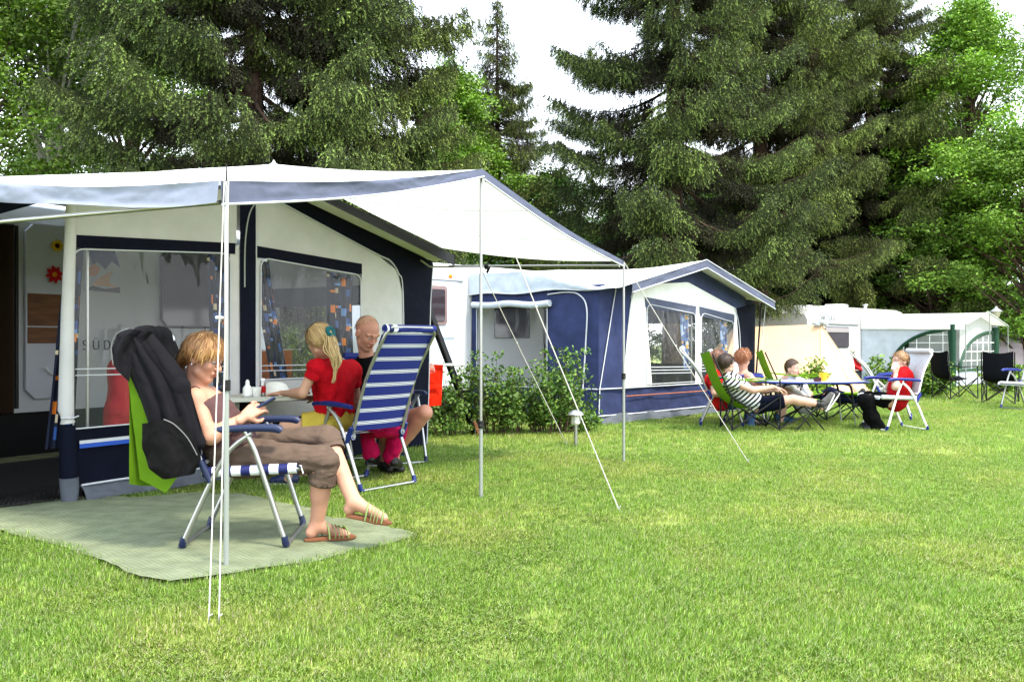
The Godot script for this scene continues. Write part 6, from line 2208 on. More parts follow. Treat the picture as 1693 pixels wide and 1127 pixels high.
# hair that lies over the skull: many narrow locks growing from a whorl
func add_hair(T: Node3D, c: Vector3, B: Basis, k: float, cols: Array, cnt: int, long: float, puff: float, front := 0.055, low := -0.05, sd := 5, pull = null, wave := 0.0) -> void:
	rng.seed = sd
	var g := Geo.new()
	var f := B.x
	var u := B.y
	var s := B.z
	var o := c + (u * 0.022 - f * 0.012) * k
	var R := Vector3(0.103, 0.1, 0.083) * k
	var cap := Geo.new()
	var F := Field.new(c - Vector3.ONE * 0.2 * k, c + Vector3.ONE * 0.2 * k, 0.008 * k)
	F.ell(o, R + Vector3.ONE * puff * 0.45 * k, B, 0.01)
	# keep hair off the face
	F.clip(c + (f * front + u * 0.055) * k, (f * 0.8 - u * 0.62))
	F.clip(c + (u * low - f * 0.02) * k, (f * 0.75 - u * 0.7))
	F.crumple(noise, 0.012, 500.0)
	F.into(cap)
	for i in cap.c.size():
		cap.c[i] = cols[0] * (0.9 + 0.4 * noise.get_noise_3dv(cap.v[i] * 900.0))
	var whorl := (u * 0.86 - f * 0.5).normalized()
	for i in cnt:
		# a root on the hairy part of the skull
		var d := Vector3(rng.randfn(), rng.randfn(), rng.randfn()).normalized()
		var loc := Vector3(d.dot(f), d.dot(u), d.dot(s))
		if loc.x * 0.8 - loc.y * 0.62 > (0.30 if front > 0.03 else -0.25) or loc.x * 0.75 - loc.y * 0.7 > 0.42 or loc.y < -0.75:
			continue
		if absf(loc.z) > 0.62 and loc.y < 0.12 and loc.x > -0.35:
			continue
		var p := o + f * loc.x * R.x + u * loc.y * R.y + s * loc.z * R.z
		var away := (d - whorl * d.dot(whorl)).normalized()
		if pull != null:
			away = ((pull as Vector3) - p).normalized()
		var dir := (away * 0.9 - u * 0.4 + Vector3(rng.randfn(), rng.randfn(), rng.randfn()) * (0.12 + wave)).normalized()
		var l := long * rng.randf_range(0.6, 1.15) * k
		if pull != null:
			l = minf(l, p.distance_to(pull))
		var wd := rng.randf_range(0.0022, 0.005) * k
		g.col = cols[rng.randi() % cols.size()] * rng.randf_range(0.8, 1.25)
		var q := p
		var last := -1
		for j in 6:
			var w := j / 5.0
			var lq := q - o
			var e := Vector3(lq.dot(f), lq.dot(u), lq.dot(s)) / (R + Vector3.ONE * (puff * (0.35 + 0.75 * w)) * k)
			var m := e.length()
			if m < 1.0:
				q = o + lq / m
			var nn := (q - o).normalized()
			var side := dir.cross(nn).normalized() * wd * (1.0 - 0.75 * w * w)
			var a := g.put(q - side, (nn - side.normalized() * 0.45).normalized())
			g.put(q + side, (nn + side.normalized() * 0.45).normalized())
			if j > 0:
				g.tri(last, last + 1, a); g.tri(last + 1, a + 1, a)
			last = a
			dir = (dir - nn * 0.3 - u * (0.12 + 0.5 * w) + Vector3(rng.randfn(), rng.randfn(), rng.randfn()) * wave * 0.7).normalized()
			q += dir * l / 5.0
	var cm := obj("hair", cap, M.hair, T, true, true)
	obj("locks", g, M.hair, cm, true, true)

func add_hand(g: Geo, wrist: Vector3, dir: Vector3, palm: Vector3, thumb_side: float, curl: float, k: float, skin: Color, cell := 0.0045, spread := 0.06) -> void:
	# dir: wrist to knuckles, palm: the way the palm faces
	dir = dir.normalized()
	palm = (palm - dir * palm.dot(dir)).normalized()
	var x := dir.cross(palm).normalized() * thumb_side      # towards the thumb
	var F := Field.new(wrist - Vector3.ONE * 0.2 * k, wrist + Vector3.ONE * 0.2 * k, cell)
	F.cap(wrist - dir * 0.03 * k, wrist + dir * 0.01 * k, 0.024 * k, 0.024 * k, 0.02)
	for j in 4:
		var off := (j - 1.5) * -0.019
		var kn := wrist + (dir * (0.085 - 0.006 * absf(j - 1.2)) + x * off) * k
		F.cap(wrist + (dir * 0.02 + x * off * 0.6) * k, kn, 0.0145 * k, 0.0115 * k, 0.014)
		var len: float = [0.040, 0.045, 0.042, 0.033][j]
		var a := kn
		var d := (dir + x * (1.5 - j) * spread).normalized()
		var ang := curl * (0.85 + 0.1 * j)
		for q in 3:
			d = d.rotated(dir.cross(palm).normalized(), ang * [0.7, 1.0, 0.7][q]).normalized()
			var b: Vector3 = a + d * len * [1.0, 0.68, 0.52][q] * k
			F.cap(a, b, (0.0098 - 0.0008 * q) * k, (0.0092 - 0.0012 * q) * k, 0.003)
			a = b
	# thumb
	var t0 := wrist + (dir * 0.025 + x * 0.024 + palm * 0.008) * k
	var t1 := t0 + (dir * 0.6 + x * 0.62 + palm * 0.45).normalized() * 0.04 * k
	var t2 := t1 + (dir * 0.85 + x * 0.1 + palm * 0.5).normalized() * 0.034 * k
	var t3 := t2 + (dir * 0.9 - x * 0.15 + palm * 0.35).normalized() * 0.026 * k
	F.cap(t0, t1, 0.014 * k, 0.0115 * k, 0.014)
	F.cap(t1, t2, 0.011 * k, 0.010 * k, 0.004)
	F.cap(t2, t3, 0.010 * k, 0.008 * k, 0.004)
	F.into(g, Vector3.ZERO, Vector3.ZERO, skin_tint(skin, Vector3(99, 0, 0), wrist + dir * 0.09 * k))

func span_of(J: Dictionary, pad: float) -> Array:
	var lo := Vector3.ONE * 1e9
	var hi := -lo
	for q in J:
		if J[q] is Vector3:
			lo = lo.min(J[q])
			hi = hi.max(J[q])
	return [lo - Vector3.ONE * pad, hi + Vector3.ONE * pad]

func limb(F: Field, a: Vector3, b: Vector3, c: Vector3, r0: float, r1: float, r2: float, belly := 0.0) -> void:
	F.cap(a, b, r0, r1, 0.03)
	F.cap(b, c, r1, r2, 0.025)
	if belly > 0.0:
		F.cap(b.lerp(c, 0.12), b.lerp(c, 0.5), belly, belly * 0.8, 0.04)

func torso(F: Field, J: Dictionary, k: float, grow := 0.0, wide := 1.0) -> void:
	var side: Vector3 = (J.shR - J.shL).normalized()
	var hs: Vector3 = (J.hipR - J.hipL).normalized()
	var fw: Vector3 = side.cross(J.chest - J.pelvis).normalized() * -1.0
	for q in [-1.0, 1.0]:
		F.cap(J.pelvis + hs * q * 0.075 * k * wide, J.chest + side * q * 0.075 * k * wide, (0.105 * wide) * k + grow, 0.105 * k * wide + grow, 0.06)
		F.cap(J.chest + side * q * 0.09 * k, (J.shR if q > 0 else J.shL), 0.085 * k + grow, 0.055 * k + grow, 0.05)
	F.cap(J.pelvis.lerp(J.chest, 0.25), J.pelvis.lerp(J.chest, 0.8), 0.11 * k * wide + grow, 0.11 * k * wide + grow, 0.06)
	F.cap(J.chest, J.neck, 0.08 * k + grow * 0.6, 0.055 * k + grow * 0.4, 0.05)

# skin first: trunk, limbs, neck, head and hands in one mesh
func body_of(T: Node3D, J: Dictionary, k: float, skin: Color, cell: float, arms := [], legs := [], hands := [], wide := 1.0) -> Basis:
	var g := Geo.new()
	var b := span_of(J, 0.22 * k)
	var F := Field.new(b[0], b[1], cell)
	torso(F, J, k, 0.0, wide)
	for q in ["L", "R"]:
		if "arm" + q in arms:
			limb(F, J["sh" + q], J["el" + q], J["wr" + q], 0.048 * k, 0.037 * k, 0.025 * k, 0.036 * k)
		if "leg" + q in legs:
			limb(F, J["hip" + q], J["kn" + q], J["an" + q], 0.082 * k, 0.055 * k, 0.036 * k)
			# calf behind the shin
			var bend: Vector3 = (J["hip" + q] - J["kn" + q]).normalized() + (J["an" + q] - J["kn" + q]).normalized()
			var back := bend.normalized() * 0.018 * k
			F.cap(J["kn" + q].lerp(J["an" + q], 0.15) + back, J["kn" + q].lerp(J["an" + q], 0.48) + back, 0.047 * k, 0.04 * k, 0.04)
			var toe: Vector3 = J["toe" + q]
			var an: Vector3 = J["an" + q]
			var d := (toe - an)
			F.cap(an, an + Vector3(0, -0.035 * k, 0) - Vector3(d.x, 0, d.z).normalized() * 0.025 * k, 0.036 * k, 0.032 * k, 0.02)
			F.cap(an + d * 0.15, toe, 0.034 * k, 0.024 * k, 0.02)
	F.into(g, Vector3.ZERO, Vector3.ZERO, skin_tint(skin, Vector3(99, 0, 0), Vector3(99, 0, 0)))
	var B := add_head(g, T, J.head, J.look, J.get("up", Vector3.UP), J.neck, k * J.get("hs", 1.0), minf(cell * 0.5, 0.007), skin, J.get("jaw", 1.0))
	for h in hands:
		add_hand(g, h[0], h[1], h[2], h[3], h[4], k * J.get("hands", 1.0), skin, 0.005, h[5] if h.size() > 5 else 0.06)
	obj("body", g, M.skin, T, true, true)
	return B

# a garment: each piece is [bones, cutting planes], so that a cuff never bites into the trunk
func garment(T: Node3D, called: String, J: Dictionary, pad: float, cell: float, m: Material, pieces: Array, rumple := 0.012, squash := Vector3.ONE) -> MeshInstance3D:
	var g := Geo.new()
	for p in pieces:
		var lo := Vector3.ONE * 1e9
		var hi := -lo
		for b in p[0]:
			lo = lo.min(b[0]).min(b[1])
			hi = hi.max(b[0]).max(b[1])
		var F := Field.new(lo - Vector3.ONE * pad, hi + Vector3.ONE * pad, cell)
		for b in p[0]:
			F.cap(b[0], b[1], b[2], b[3], b[4] if b.size() > 4 else 0.04)
		F.crumple(noise, rumple, 330.0, squash)
		for c in p[1]:
			F.clip(c[0], c[1])
		F.into(g)
	return obj(called, g, m, T, false, true)

func trunk_bones(J: Dictionary, k: float, grow: float, wide: float) -> Array:
	var side: Vector3 = (J.shR - J.shL).normalized()
	var hs: Vector3 = (J.hipR - J.hipL).normalized()
	var r := []
	for q in [-1.0, 1.0]:
		r.append([J.pelvis + hs * q * 0.075 * k * wide, J.chest + side * q * 0.075 * k * wide, 0.105 * wide * k + grow, 0.105 * k * wide + grow, 0.06])
		r.append([J.chest + side * q * 0.09 * k, J.shR if q > 0 else J.shL, 0.085 * k + grow, 0.055 * k + grow, 0.05])
	r.append([J.pelvis.lerp(J.chest, 0.25), J.pelvis.lerp(J.chest, 0.8), 0.11 * k * wide + grow, 0.11 * k * wide + grow, 0.06])
	r.append([J.chest, J.neck, 0.08 * k + grow * 0.6, 0.055 * k + grow * 0.4, 0.05])
	return r

func sleeve(J: Dictionary, q: String, to: float, r: float) -> Array:
	var a: Vector3 = J["sh" + q]
	var e: Vector3 = a.lerp(J["el" + q], to)
	return [[[a, e + (e - a).normalized() * 0.05, r, r * 0.98]], [[e, e - a]]]

func leg_piece(J: Dictionary, q: String, to: float, r0: float, r1: float) -> Array:
	# to < 1: above the knee; to > 1: below it
	var h: Vector3 = J["hip" + q]
	var n: Vector3 = J["kn" + q]
	var a: Vector3 = J["an" + q]
	if to < 1.0:
		var e := h.lerp(n, to)
		return [[[h, e + (e - h).normalized() * 0.06, r0, r1]], [[e, e - h]]]
	var e2 := n.lerp(a, to - 1.0)
	return [[[n, e2 + (e2 - n).normalized() * 0.06, r1, r1 * 0.86]], [[e2, e2 - n]]]

func seat_piece(J: Dictionary, r: float) -> Array:
	return [[[J.pelvis.lerp(J.hipL, 0.6), J.pelvis.lerp(J.hipR, 0.6), r, r, 0.05], [J.pelvis.lerp(J.chest, 0.12), J.pelvis.lerp(J.chest, 0.15), r * 0.95, r * 0.95, 0.06]], []]

func shoe(T: Node3D, called: String, heel: Vector3, toe: Vector3, up: Vector3, k: float, upper: Material, sole: Material) -> void:
	var d := (toe - heel).normalized()
	var side := d.cross(up).normalized()
	var F := Field.new(heel.min(toe) - Vector3.ONE * 0.12, heel.max(toe) + Vector3.ONE * 0.16, 0.009)
	F.cap(heel + up * 0.05 * k, heel + up * 0.085 * k, 0.04 * k, 0.038 * k, 0.02)
	F.cap(heel + up * 0.035 * k, toe + up * 0.025 * k - d * 0.03 * k, 0.036 * k, 0.036 * k, 0.02)
	F.cap(heel.lerp(toe, 0.3) + up * 0.065 * k, heel.lerp(toe, 0.6) + up * 0.04 * k, 0.036 * k, 0.032 * k, 0.03)
	var g := Geo.new()
	F.into(g)
	var o := obj(called, g, upper, T, false, true)
	g = Geo.new()
	g.tube([heel - d * 0.03 * k, heel.lerp(toe, 0.3), heel.lerp(toe, 0.7), toe], [0.032 * k, 0.038 * k, 0.046 * k, 0.028 * k], 10, true, 0.3, up)
	obj("sole", g, sole, o, false, true)

func mules(T: Node3D, heel: Vector3, toe: Vector3, up: Vector3, k: float) -> void:
	# cork soled slipper with green straps
	var d := (toe - heel).normalized()
	var s := d.cross(up).normalized()
	var g := Geo.new()
	g.tube([heel - d * 0.012 * k, heel + d * 0.02 * k, heel.lerp(toe, 0.35), heel.lerp(toe, 0.72), toe, toe + d * 0.022 * k], [0.022 * k, 0.034 * k, 0.034 * k, 0.046 * k, 0.036 * k, 0.016 * k], 12, true, 0.34, up)
	var sole := obj("sandal_sole", g, mat("cork", Color(0.42, 0.26, 0.16), 0.85) if not M.has("cork") else M.cork, T, false, true)
	var green: Material = M.strap_green if M.has("strap_green") else mat("strap_green", Color(0.42, 0.50, 0.28), 0.6)
	for w in [[0.42, 0.072, 0.014], [0.55, 0.066, 0.006], [0.64, 0.06, 0.006], [0.72, 0.055, 0.006], [0.84, 0.05, 0.012]]:
		var c: Vector3 = heel.lerp(toe, w[0])
		g = Geo.new()
		var path := []
		for j in 9:
			var a := PI * j / 8.0
			path.append(c + s * cos(a) * 0.047 * k * (1.0 if w[0] < 0.8 else 0.9) + up * (sin(a) * w[1] + 0.004) * k + d * 0.015 * k * cos(a))
		g.tube(path, w[2] * k, 6, true, 0.3, d)
		obj("sandal_strap", g, green, sole, false, true)

func reading_woman() -> void:
	var base := Vector3(-1.75, 0, -5.66)
	var T := thing("person", "woman with short red blonde hair, brown top and rolled trousers, reading a phone", "person", base, 0.0)
	var k := K
	var skin := Color(0.40, 0.205, 0.135)
	var J := {
		"pelvis": at(388, 742, 5.66), "chest": at(336, 674, 5.66), "neck": at(326, 645, 5.66), "head": at(337, 590, 5.64), "look": Vector3(0.9, -0.36, 0.2), "up": Vector3(0.3, 1, 0.0),
		"shR": at(322, 660, 5.46), "elR": at(347, 722, 5.38), "wrR": at(402, 690, 5.46),
		"shL": at(345, 655, 5.86), "elL": at(382, 712, 5.92), "wrL": at(414, 686, 5.72),
		"hipR": at(402, 756, 5.56), "knR": at(538, 762, 5.52), "anR": at(523, 868, 5.60), "toeR": at(572, 884, 5.66),
		"hipL": at(402, 748, 5.78), "knL": at(538, 722, 5.74), "anL": at(586, 830, 5.46), "toeL": at(634, 856, 5.42)}
	var hR: Vector3 = at(424, 674, 5.54) - J.wrR
	var hL: Vector3 = at(430, 672, 5.64) - J.wrL
	var B := body_of(T, J, k, skin, 0.0125, ["armL", "armR"], ["legL", "legR"], [[J.wrR, hR, Vector3(0.25, 0.1, -0.9), -1.0, 0.5], [J.wrL, hL, Vector3(0.2, 0.2, 0.9), 1.0, 0.45]])
	add_hair(T, J.head, B, k, [Color(0.22, 0.10, 0.035), Color(0.34, 0.17, 0.06), Color(0.45, 0.26, 0.10), Color(0.28, 0.13, 0.05)], 2300, 0.085, 0.02, 0.05, -0.055, 5, null, 0.03)
	# glasses
	var f: Vector3 = B.x
	var u: Vector3 = B.y
	var s: Vector3 = B.z
	var c: Vector3 = J.head
	var g := Geo.new()
	for q in [-1.0, 1.0]:
		var ring := []
		for j in 17:
			var a := TAU * j / 16.0
			ring.append(c + (f * 0.106 - u * 0.004 + s * (q * 0.033 + cos(a) * 0.025) + u * sin(a) * 0.016) * k)
		g.tube(ring, 0.0014 * k, 5, false)
		g.tube([c + (f * 0.104 + s * q * 0.058 - u * 0.0) * k, c + (f * 0.05 + s * q * 0.076) * k, c + (-f * 0.006 + s * q * 0.084 + u * 0.004) * k], 0.0014 * k, 5)
	g.tube([c + (f * 0.108 + s * 0.009) * k, c + (f * 0.108 - s * 0.009) * k], 0.0014 * k, 5)
	obj("glasses", g, M.black_steel, T, false, true)
	# top with thin straps
	var brown := cloth("top_brown", Color(0.33, 0.24, 0.24), 0.85, Color(0, 0, 0), 3.0, 0.15)
	var ax: Vector3 = (J.neck - J.pelvis).normalized()
	garment(T, "top", J, 0.25, 0.013, brown, [[trunk_bones(J, k, 0.014, 1.02), [[J.chest - ax * 0.03, (ax + Vector3(-0.45, 0, 0)).normalized()], [J.pelvis - ax * 0.02, -ax]]]], 0.025)
	for q in [["shR", 0.35], ["shL", 0.35]]:
		var sh: Vector3 = J.neck.lerp(J[q[0]], 0.6) + Vector3(-0.01, 0.052, 0)
		g = Geo.new()
		g.tube(spline([J.chest + (J[q[0]] - J.chest) * 0.5 + Vector3(0.10, 0.01, 0), sh + Vector3(0.03, -0.005, 0), sh + Vector3(-0.02, -0.005, 0), J.chest + (J[q[0]] - J.chest) * 0.5 + Vector3(-0.13, 0.03, 0)], 4), 0.008, 6, true, 0.4)
		obj("strap", g, brown, T, false, true)
	# three quarter trousers, rolled
	var taupe := cloth("trousers_taupe", Color(0.36, 0.30, 0.26), 0.9, Color(0, 0, 0), 2.5, 0.2)
	var cutR: Vector3 = J.knR.lerp(J.anR, 0.34)
	var cutL: Vector3 = J.knL.lerp(J.anL, 0.24)
	var legs := [[[J.hipR, J.knR, 0.122, 0.09, 0.05], [J.pelvis + Vector3(-0.02, 0.0, 0.09), J.pelvis + Vector3(-0.02, 0.0, -0.09), 0.145, 0.145, 0.06], [J.hipL, J.knL, 0.12, 0.087, 0.03]], []]
	garment(T, "trousers", J, 0.22, 0.0125, taupe, [legs, leg_piece(J, "R", 1.34, 0.1, 0.092), leg_piece(J, "L", 1.24, 0.1, 0.088)], 0.032, Vector3(0.7, 2.2, 1.0))
	for q in [[cutR, (J.anR - J.knR).normalized(), 0.084], [cutL, (J.anL - J.knL).normalized(), 0.083]]:
		g = Geo.new()
		g.tube([q[0] - q[1] * 0.075, q[0] - q[1] * 0.06, q[0] - q[1] * 0.01, q[0] + q[1] * 0.004, q[0] - q[1] * 0.004], [q[2] * 0.96, q[2] * 1.06, q[2] * 1.05, q[2] * 0.98, q[2] * 0.8], 16, false)
		obj("cuff", g, taupe, T, false, true)
	var heelR: Vector3 = at(507, 893, 5.58)
	heelR.y = 0.028
	mules(T, heelR, Vector3(J.toeR.x + 0.035, 0.03, J.toeR.z), Vector3.UP, k)
	var dl: Vector3 = (J.toeL - J.anL).normalized()
	mules(T, at(577, 852, 5.46), at(640, 864, 5.42), Vector3(0.25, 1, 0.1).normalized(), k)
	# earring
	g = Geo.new()
	g.ball(c + (-f * 0.004 - u * 0.045 + s * 0.086) * k, Vector3.ONE * 0.006, 6)
	obj("earring", g, M.piping, T, false, true)
	# the phone she reads
	var P := thing("phone", "dark blue phone held in the reading woman's hands", "phone", at(434, 668, 5.58), 0.0)
	var tilt := Basis(Vector3(0, 0, 1), 0.55) * Basis(Vector3.UP, 0.25)
	g = Geo.new()
	g.box(V(0.155, 0.014, 0.085), Transform3D(tilt, V(0.01, 0.0)), 0.005)
	obj("case", g, M.navy_plastic, P)
	g = Geo.new()
	g.box(V(0.14, 0.002, 0.072), Transform3D(tilt, tilt * V(0.0, 0.008) + V(0.01, 0)))
	obj("screen", g, mat("screen_blue", Color(0.14, 0.20, 0.42), 0.15), P)

func girl_in_red() -> void:
	var T := thing("person", "girl in a red shirt and yellow shorts with a long blonde ponytail", "person", Vector3(-1.5, 0, -8.0), 0.0)
	var k := K * 0.88
	var skin := Color(0.40, 0.22, 0.145)
	var J := {
		"pelvis": at(552, 690, 7.95), "chest": at(548, 622, 7.85), "neck": at(540, 592, 7.8), "head": at(528, 562, 7.72), "look": Vector3(-0.78, -0.38, -0.48), "up": Vector3(-0.1, 1, 0), "hs": 1.08,
		"shL": at(520, 607, 7.62), "elL": at(500, 650, 7.6), "wrL": at(466, 650, 7.95),
		"shR": at(582, 612, 8.08), "elR": at(590, 662, 8.25), "wrR": at(530, 655, 8.35),
		"hipL": at(540, 700, 7.82), "knL": at(472, 706, 7.75), "anL": at(480, 790, 7.9), "toeL": at(450, 798, 7.95),
		"hipR": at(566, 700, 8.1), "knR": at(500, 706, 8.3), "anR": at(505, 780, 8.35), "toeR": at(480, 786, 8.4)}
	J.pelvis = J.pelvis + Vector3(0, 0.0, 0)
	var B := body_of(T, J, k, skin, 0.014, ["armL", "armR"], ["legL", "legR"], [[J.wrL, Vector3(-0.9, -0.05, -0.3), Vector3(0, -1, 0), -1.0, 0.25], [J.wrR, Vector3(-0.9, 0, -0.2), Vector3(0, -1, 0), 1.0, 0.3]])
	var f: Vector3 = B.x
	var u: Vector3 = B.y
	var c: Vector3 = J.head
	var knot := c + (-f * 0.115 + u * 0.015) * k * 1.08
	add_hair(T, c, B, k * 1.08, [Color(0.28, 0.17, 0.07), Color(0.40, 0.27, 0.12), Color(0.50, 0.36, 0.17)], 1500, 0.3, 0.016, 0.055, -0.05, 6, knot)
	# ponytail
	var g := Geo.new()
	rng.seed = 9
	var path := spline([knot, at(548, 575, 7.62), at(556, 595, 7.6), at(554, 615, 7.62), at(551, 632, 7.65)], 4)
	for i in 170:
		var off := Vector3(rng.randfn(), rng.randfn() * 0.4, rng.randfn()) * 0.022
		var line := []
		var stop := rng.randi_range(11, path.size())
		for j in stop:
			line.append(path[j] + off * sin(PI * clampf(0.15 + j / 14.0, 0, 0.93)) * (1.0 + 0.2 * sin(j + i)))
		g.col = [Color(0.36, 0.24, 0.10), Color(0.52, 0.38, 0.18), Color(0.60, 0.46, 0.24)][i % 3] * rng.randf_range(0.8, 1.2)
		g.tube(line, 0.0035, 4, false)
	obj("ponytail", g, M.hair, T, true, true)
	g = Geo.new()
	var teal := mat("hair_tie_teal", Color(0.03, 0.32, 0.34), 0.8)
	for i in 9:
		var a := TAU * i / 9.0
		g.ball(knot + (u * cos(a) + B.z * sin(a)) * 0.034 - f * 0.012, Vector3.ONE * 0.021, 6)
	obj("hair_tie", g, teal, T, false, true)
	var red := cloth("shirt_red", Color(0.66, 0.05, 0.10), 0.85, Color(0.12, 0.01, 0.02), 3.0, 0.12)
	var ax: Vector3 = (J.neck - J.pelvis).normalized()
	garment(T, "shirt", J, 0.22, 0.013, red, [[trunk_bones(J, k, 0.027, 1.02), [[J.neck + ax * 0.02, ax], [J.pelvis - ax * 0.03, -ax]]], sleeve(J, "L", 0.45, 0.074), sleeve(J, "R", 0.45, 0.074)], 0.045, Vector3(1, 0.6, 1))
	var yel := cloth("shorts_yellow", Color(0.68, 0.60, 0.24), 0.85, Color(0, 0, 0), 3.0, 0.12)
	garment(T, "shorts", J, 0.22, 0.013, yel, [seat_piece(J, 0.15), leg_piece(J, "L", 0.6, 0.118, 0.105), leg_piece(J, "R", 0.6, 0.118, 0.105)], 0.03)
	shoe(T, "shoe", Vector3(J.anL.x + 0.03, 0, J.anL.z), Vector3(J.anL.x - 0.19, 0.0, J.anL.z - 0.06), Vector3.UP, k, M.navy_plastic, M.white_plastic)
	shoe(T, "shoe", Vector3(J.anR.x + 0.03, 0, J.anR.z), Vector3(J.anR.x - 0.19, 0.0, J.anR.z - 0.06), Vector3.UP, k, M.navy_plastic, M.white_plastic)

func man_in_black() -> void:
	var T := thing("person", "balding man in a black printed shirt and denim shorts behind striped chair", "person", Vector3(-1.35, 0, -9.1), 0.0)
	var k := K * 1.08
	var skin := Color(0.37, 0.175, 0.12)
	var J := {
		"pelvis": at(632, 698, 9.0), "chest": at(614, 622, 8.85), "neck": at(606, 590, 8.8), "head": at(607, 549, 8.7), "look": Vector3(0.62, -0.58, 0.58), "up": Vector3(0.1, 1, 0.1), "hs": 1.02, "jaw": 1.08,
		"shR": at(578, 616, 8.9), "elR": at(586, 668, 8.75), "wrR": at(622, 652, 8.5),
		"shL": at(650, 616, 8.75), "elL": at(668, 668, 8.6), "wrL": at(672, 640, 8.35),
		"hipR": at(620, 706, 8.95), "knR": at(640, 712, 8.4), "anR": at(636, 764, 8.75), "toeR": at(646, 772, 8.6),
		"hipL": at(645, 704, 8.9), "knL": at(702, 682, 8.55), "anL": at(652, 750, 8.75), "toeL": at(656, 764, 8.55)}
	var B := body_of(T, J, k, skin, 0.014, ["armL", "armR"], ["legL", "legR"], [[J.wrL, Vector3(0.1, 0.4, 0.4), Vector3(-0.8, 0.1, 0.4), 1.0, 0.8], [J.wrR, Vector3(0.7, 0.1, 0.3), Vector3(0, -0.6, -0.7), -1.0, 0.5]], 1.12)
	add_hair(T, J.head, B, k * 1.02, [Color(0.34, 0.19, 0.12), Color(0.40, 0.24, 0.15)], 900, 0.012, -0.004, -0.035, 0.0, 8)
	var black := cloth("shirt_black", Color(0.035, 0.035, 0.04), 0.85, Color(0, 0, 0), 3.0, 0.25)
	var ax: Vector3 = (J.neck - J.pelvis).normalized()
	garment(T, "shirt", J, 0.22, 0.014, black, [[trunk_bones(J, k, 0.02, 1.14), [[J.neck + ax * 0.015, ax]]], sleeve(J, "L", 0.6, 0.088), sleeve(J, "R", 0.6, 0.088)], 0.04, Vector3(1, 0.6, 1))
	# grey print on the chest: a leaping figure
	var g := Geo.new()
	var mid: Vector3 = J.chest + Vector3(0.07, -0.07, 0.19)
	for q in [[0, 0, 0.02, 0.045, 0.3], [0.02, 0.05, 0.014, 0.03, -0.6], [-0.02, -0.05, 0.012, 0.04, 0.7], [0.025, -0.04, 0.01, 0.035, -0.4], [-0.025, 0.045, 0.008, 0.03, 0.9]]:
		g.ball(mid + Vector3(q[0], q[1], 0), Vector3(q[2], q[3], 0.012), 6, Basis(Vector3(0, 0, 1), q[4]))
	obj("shirt_print", g, mat("print_grey", Color(0.62, 0.62, 0.62), 0.8), T, false, true)
	var denim := cloth("denim", Color(0.20, 0.30, 0.46), 0.9, Color(0, 0, 0), 3.0, 0.25)
	garment(T, "shorts", J, 0.22, 0.014, denim, [seat_piece(J, 0.165), leg_piece(J, "L", 0.64, 0.125, 0.11), leg_piece(J, "R", 0.64, 0.125, 0.11)], 0.03)
	for q in ["R", "L"]:
		var an: Vector3 = J["an" + q]
		var y := 0.0 if q == "R" else an.y - 0.14
		shoe(T, "shoe", Vector3(an.x - 0.03, maxf(y, 0.0), an.z - 0.04), Vector3(an.x + 0.09, maxf(y - 0.03, 0.0), an.z + 0.2), Vector3.UP, k, M.black_plastic, M.black_steel)

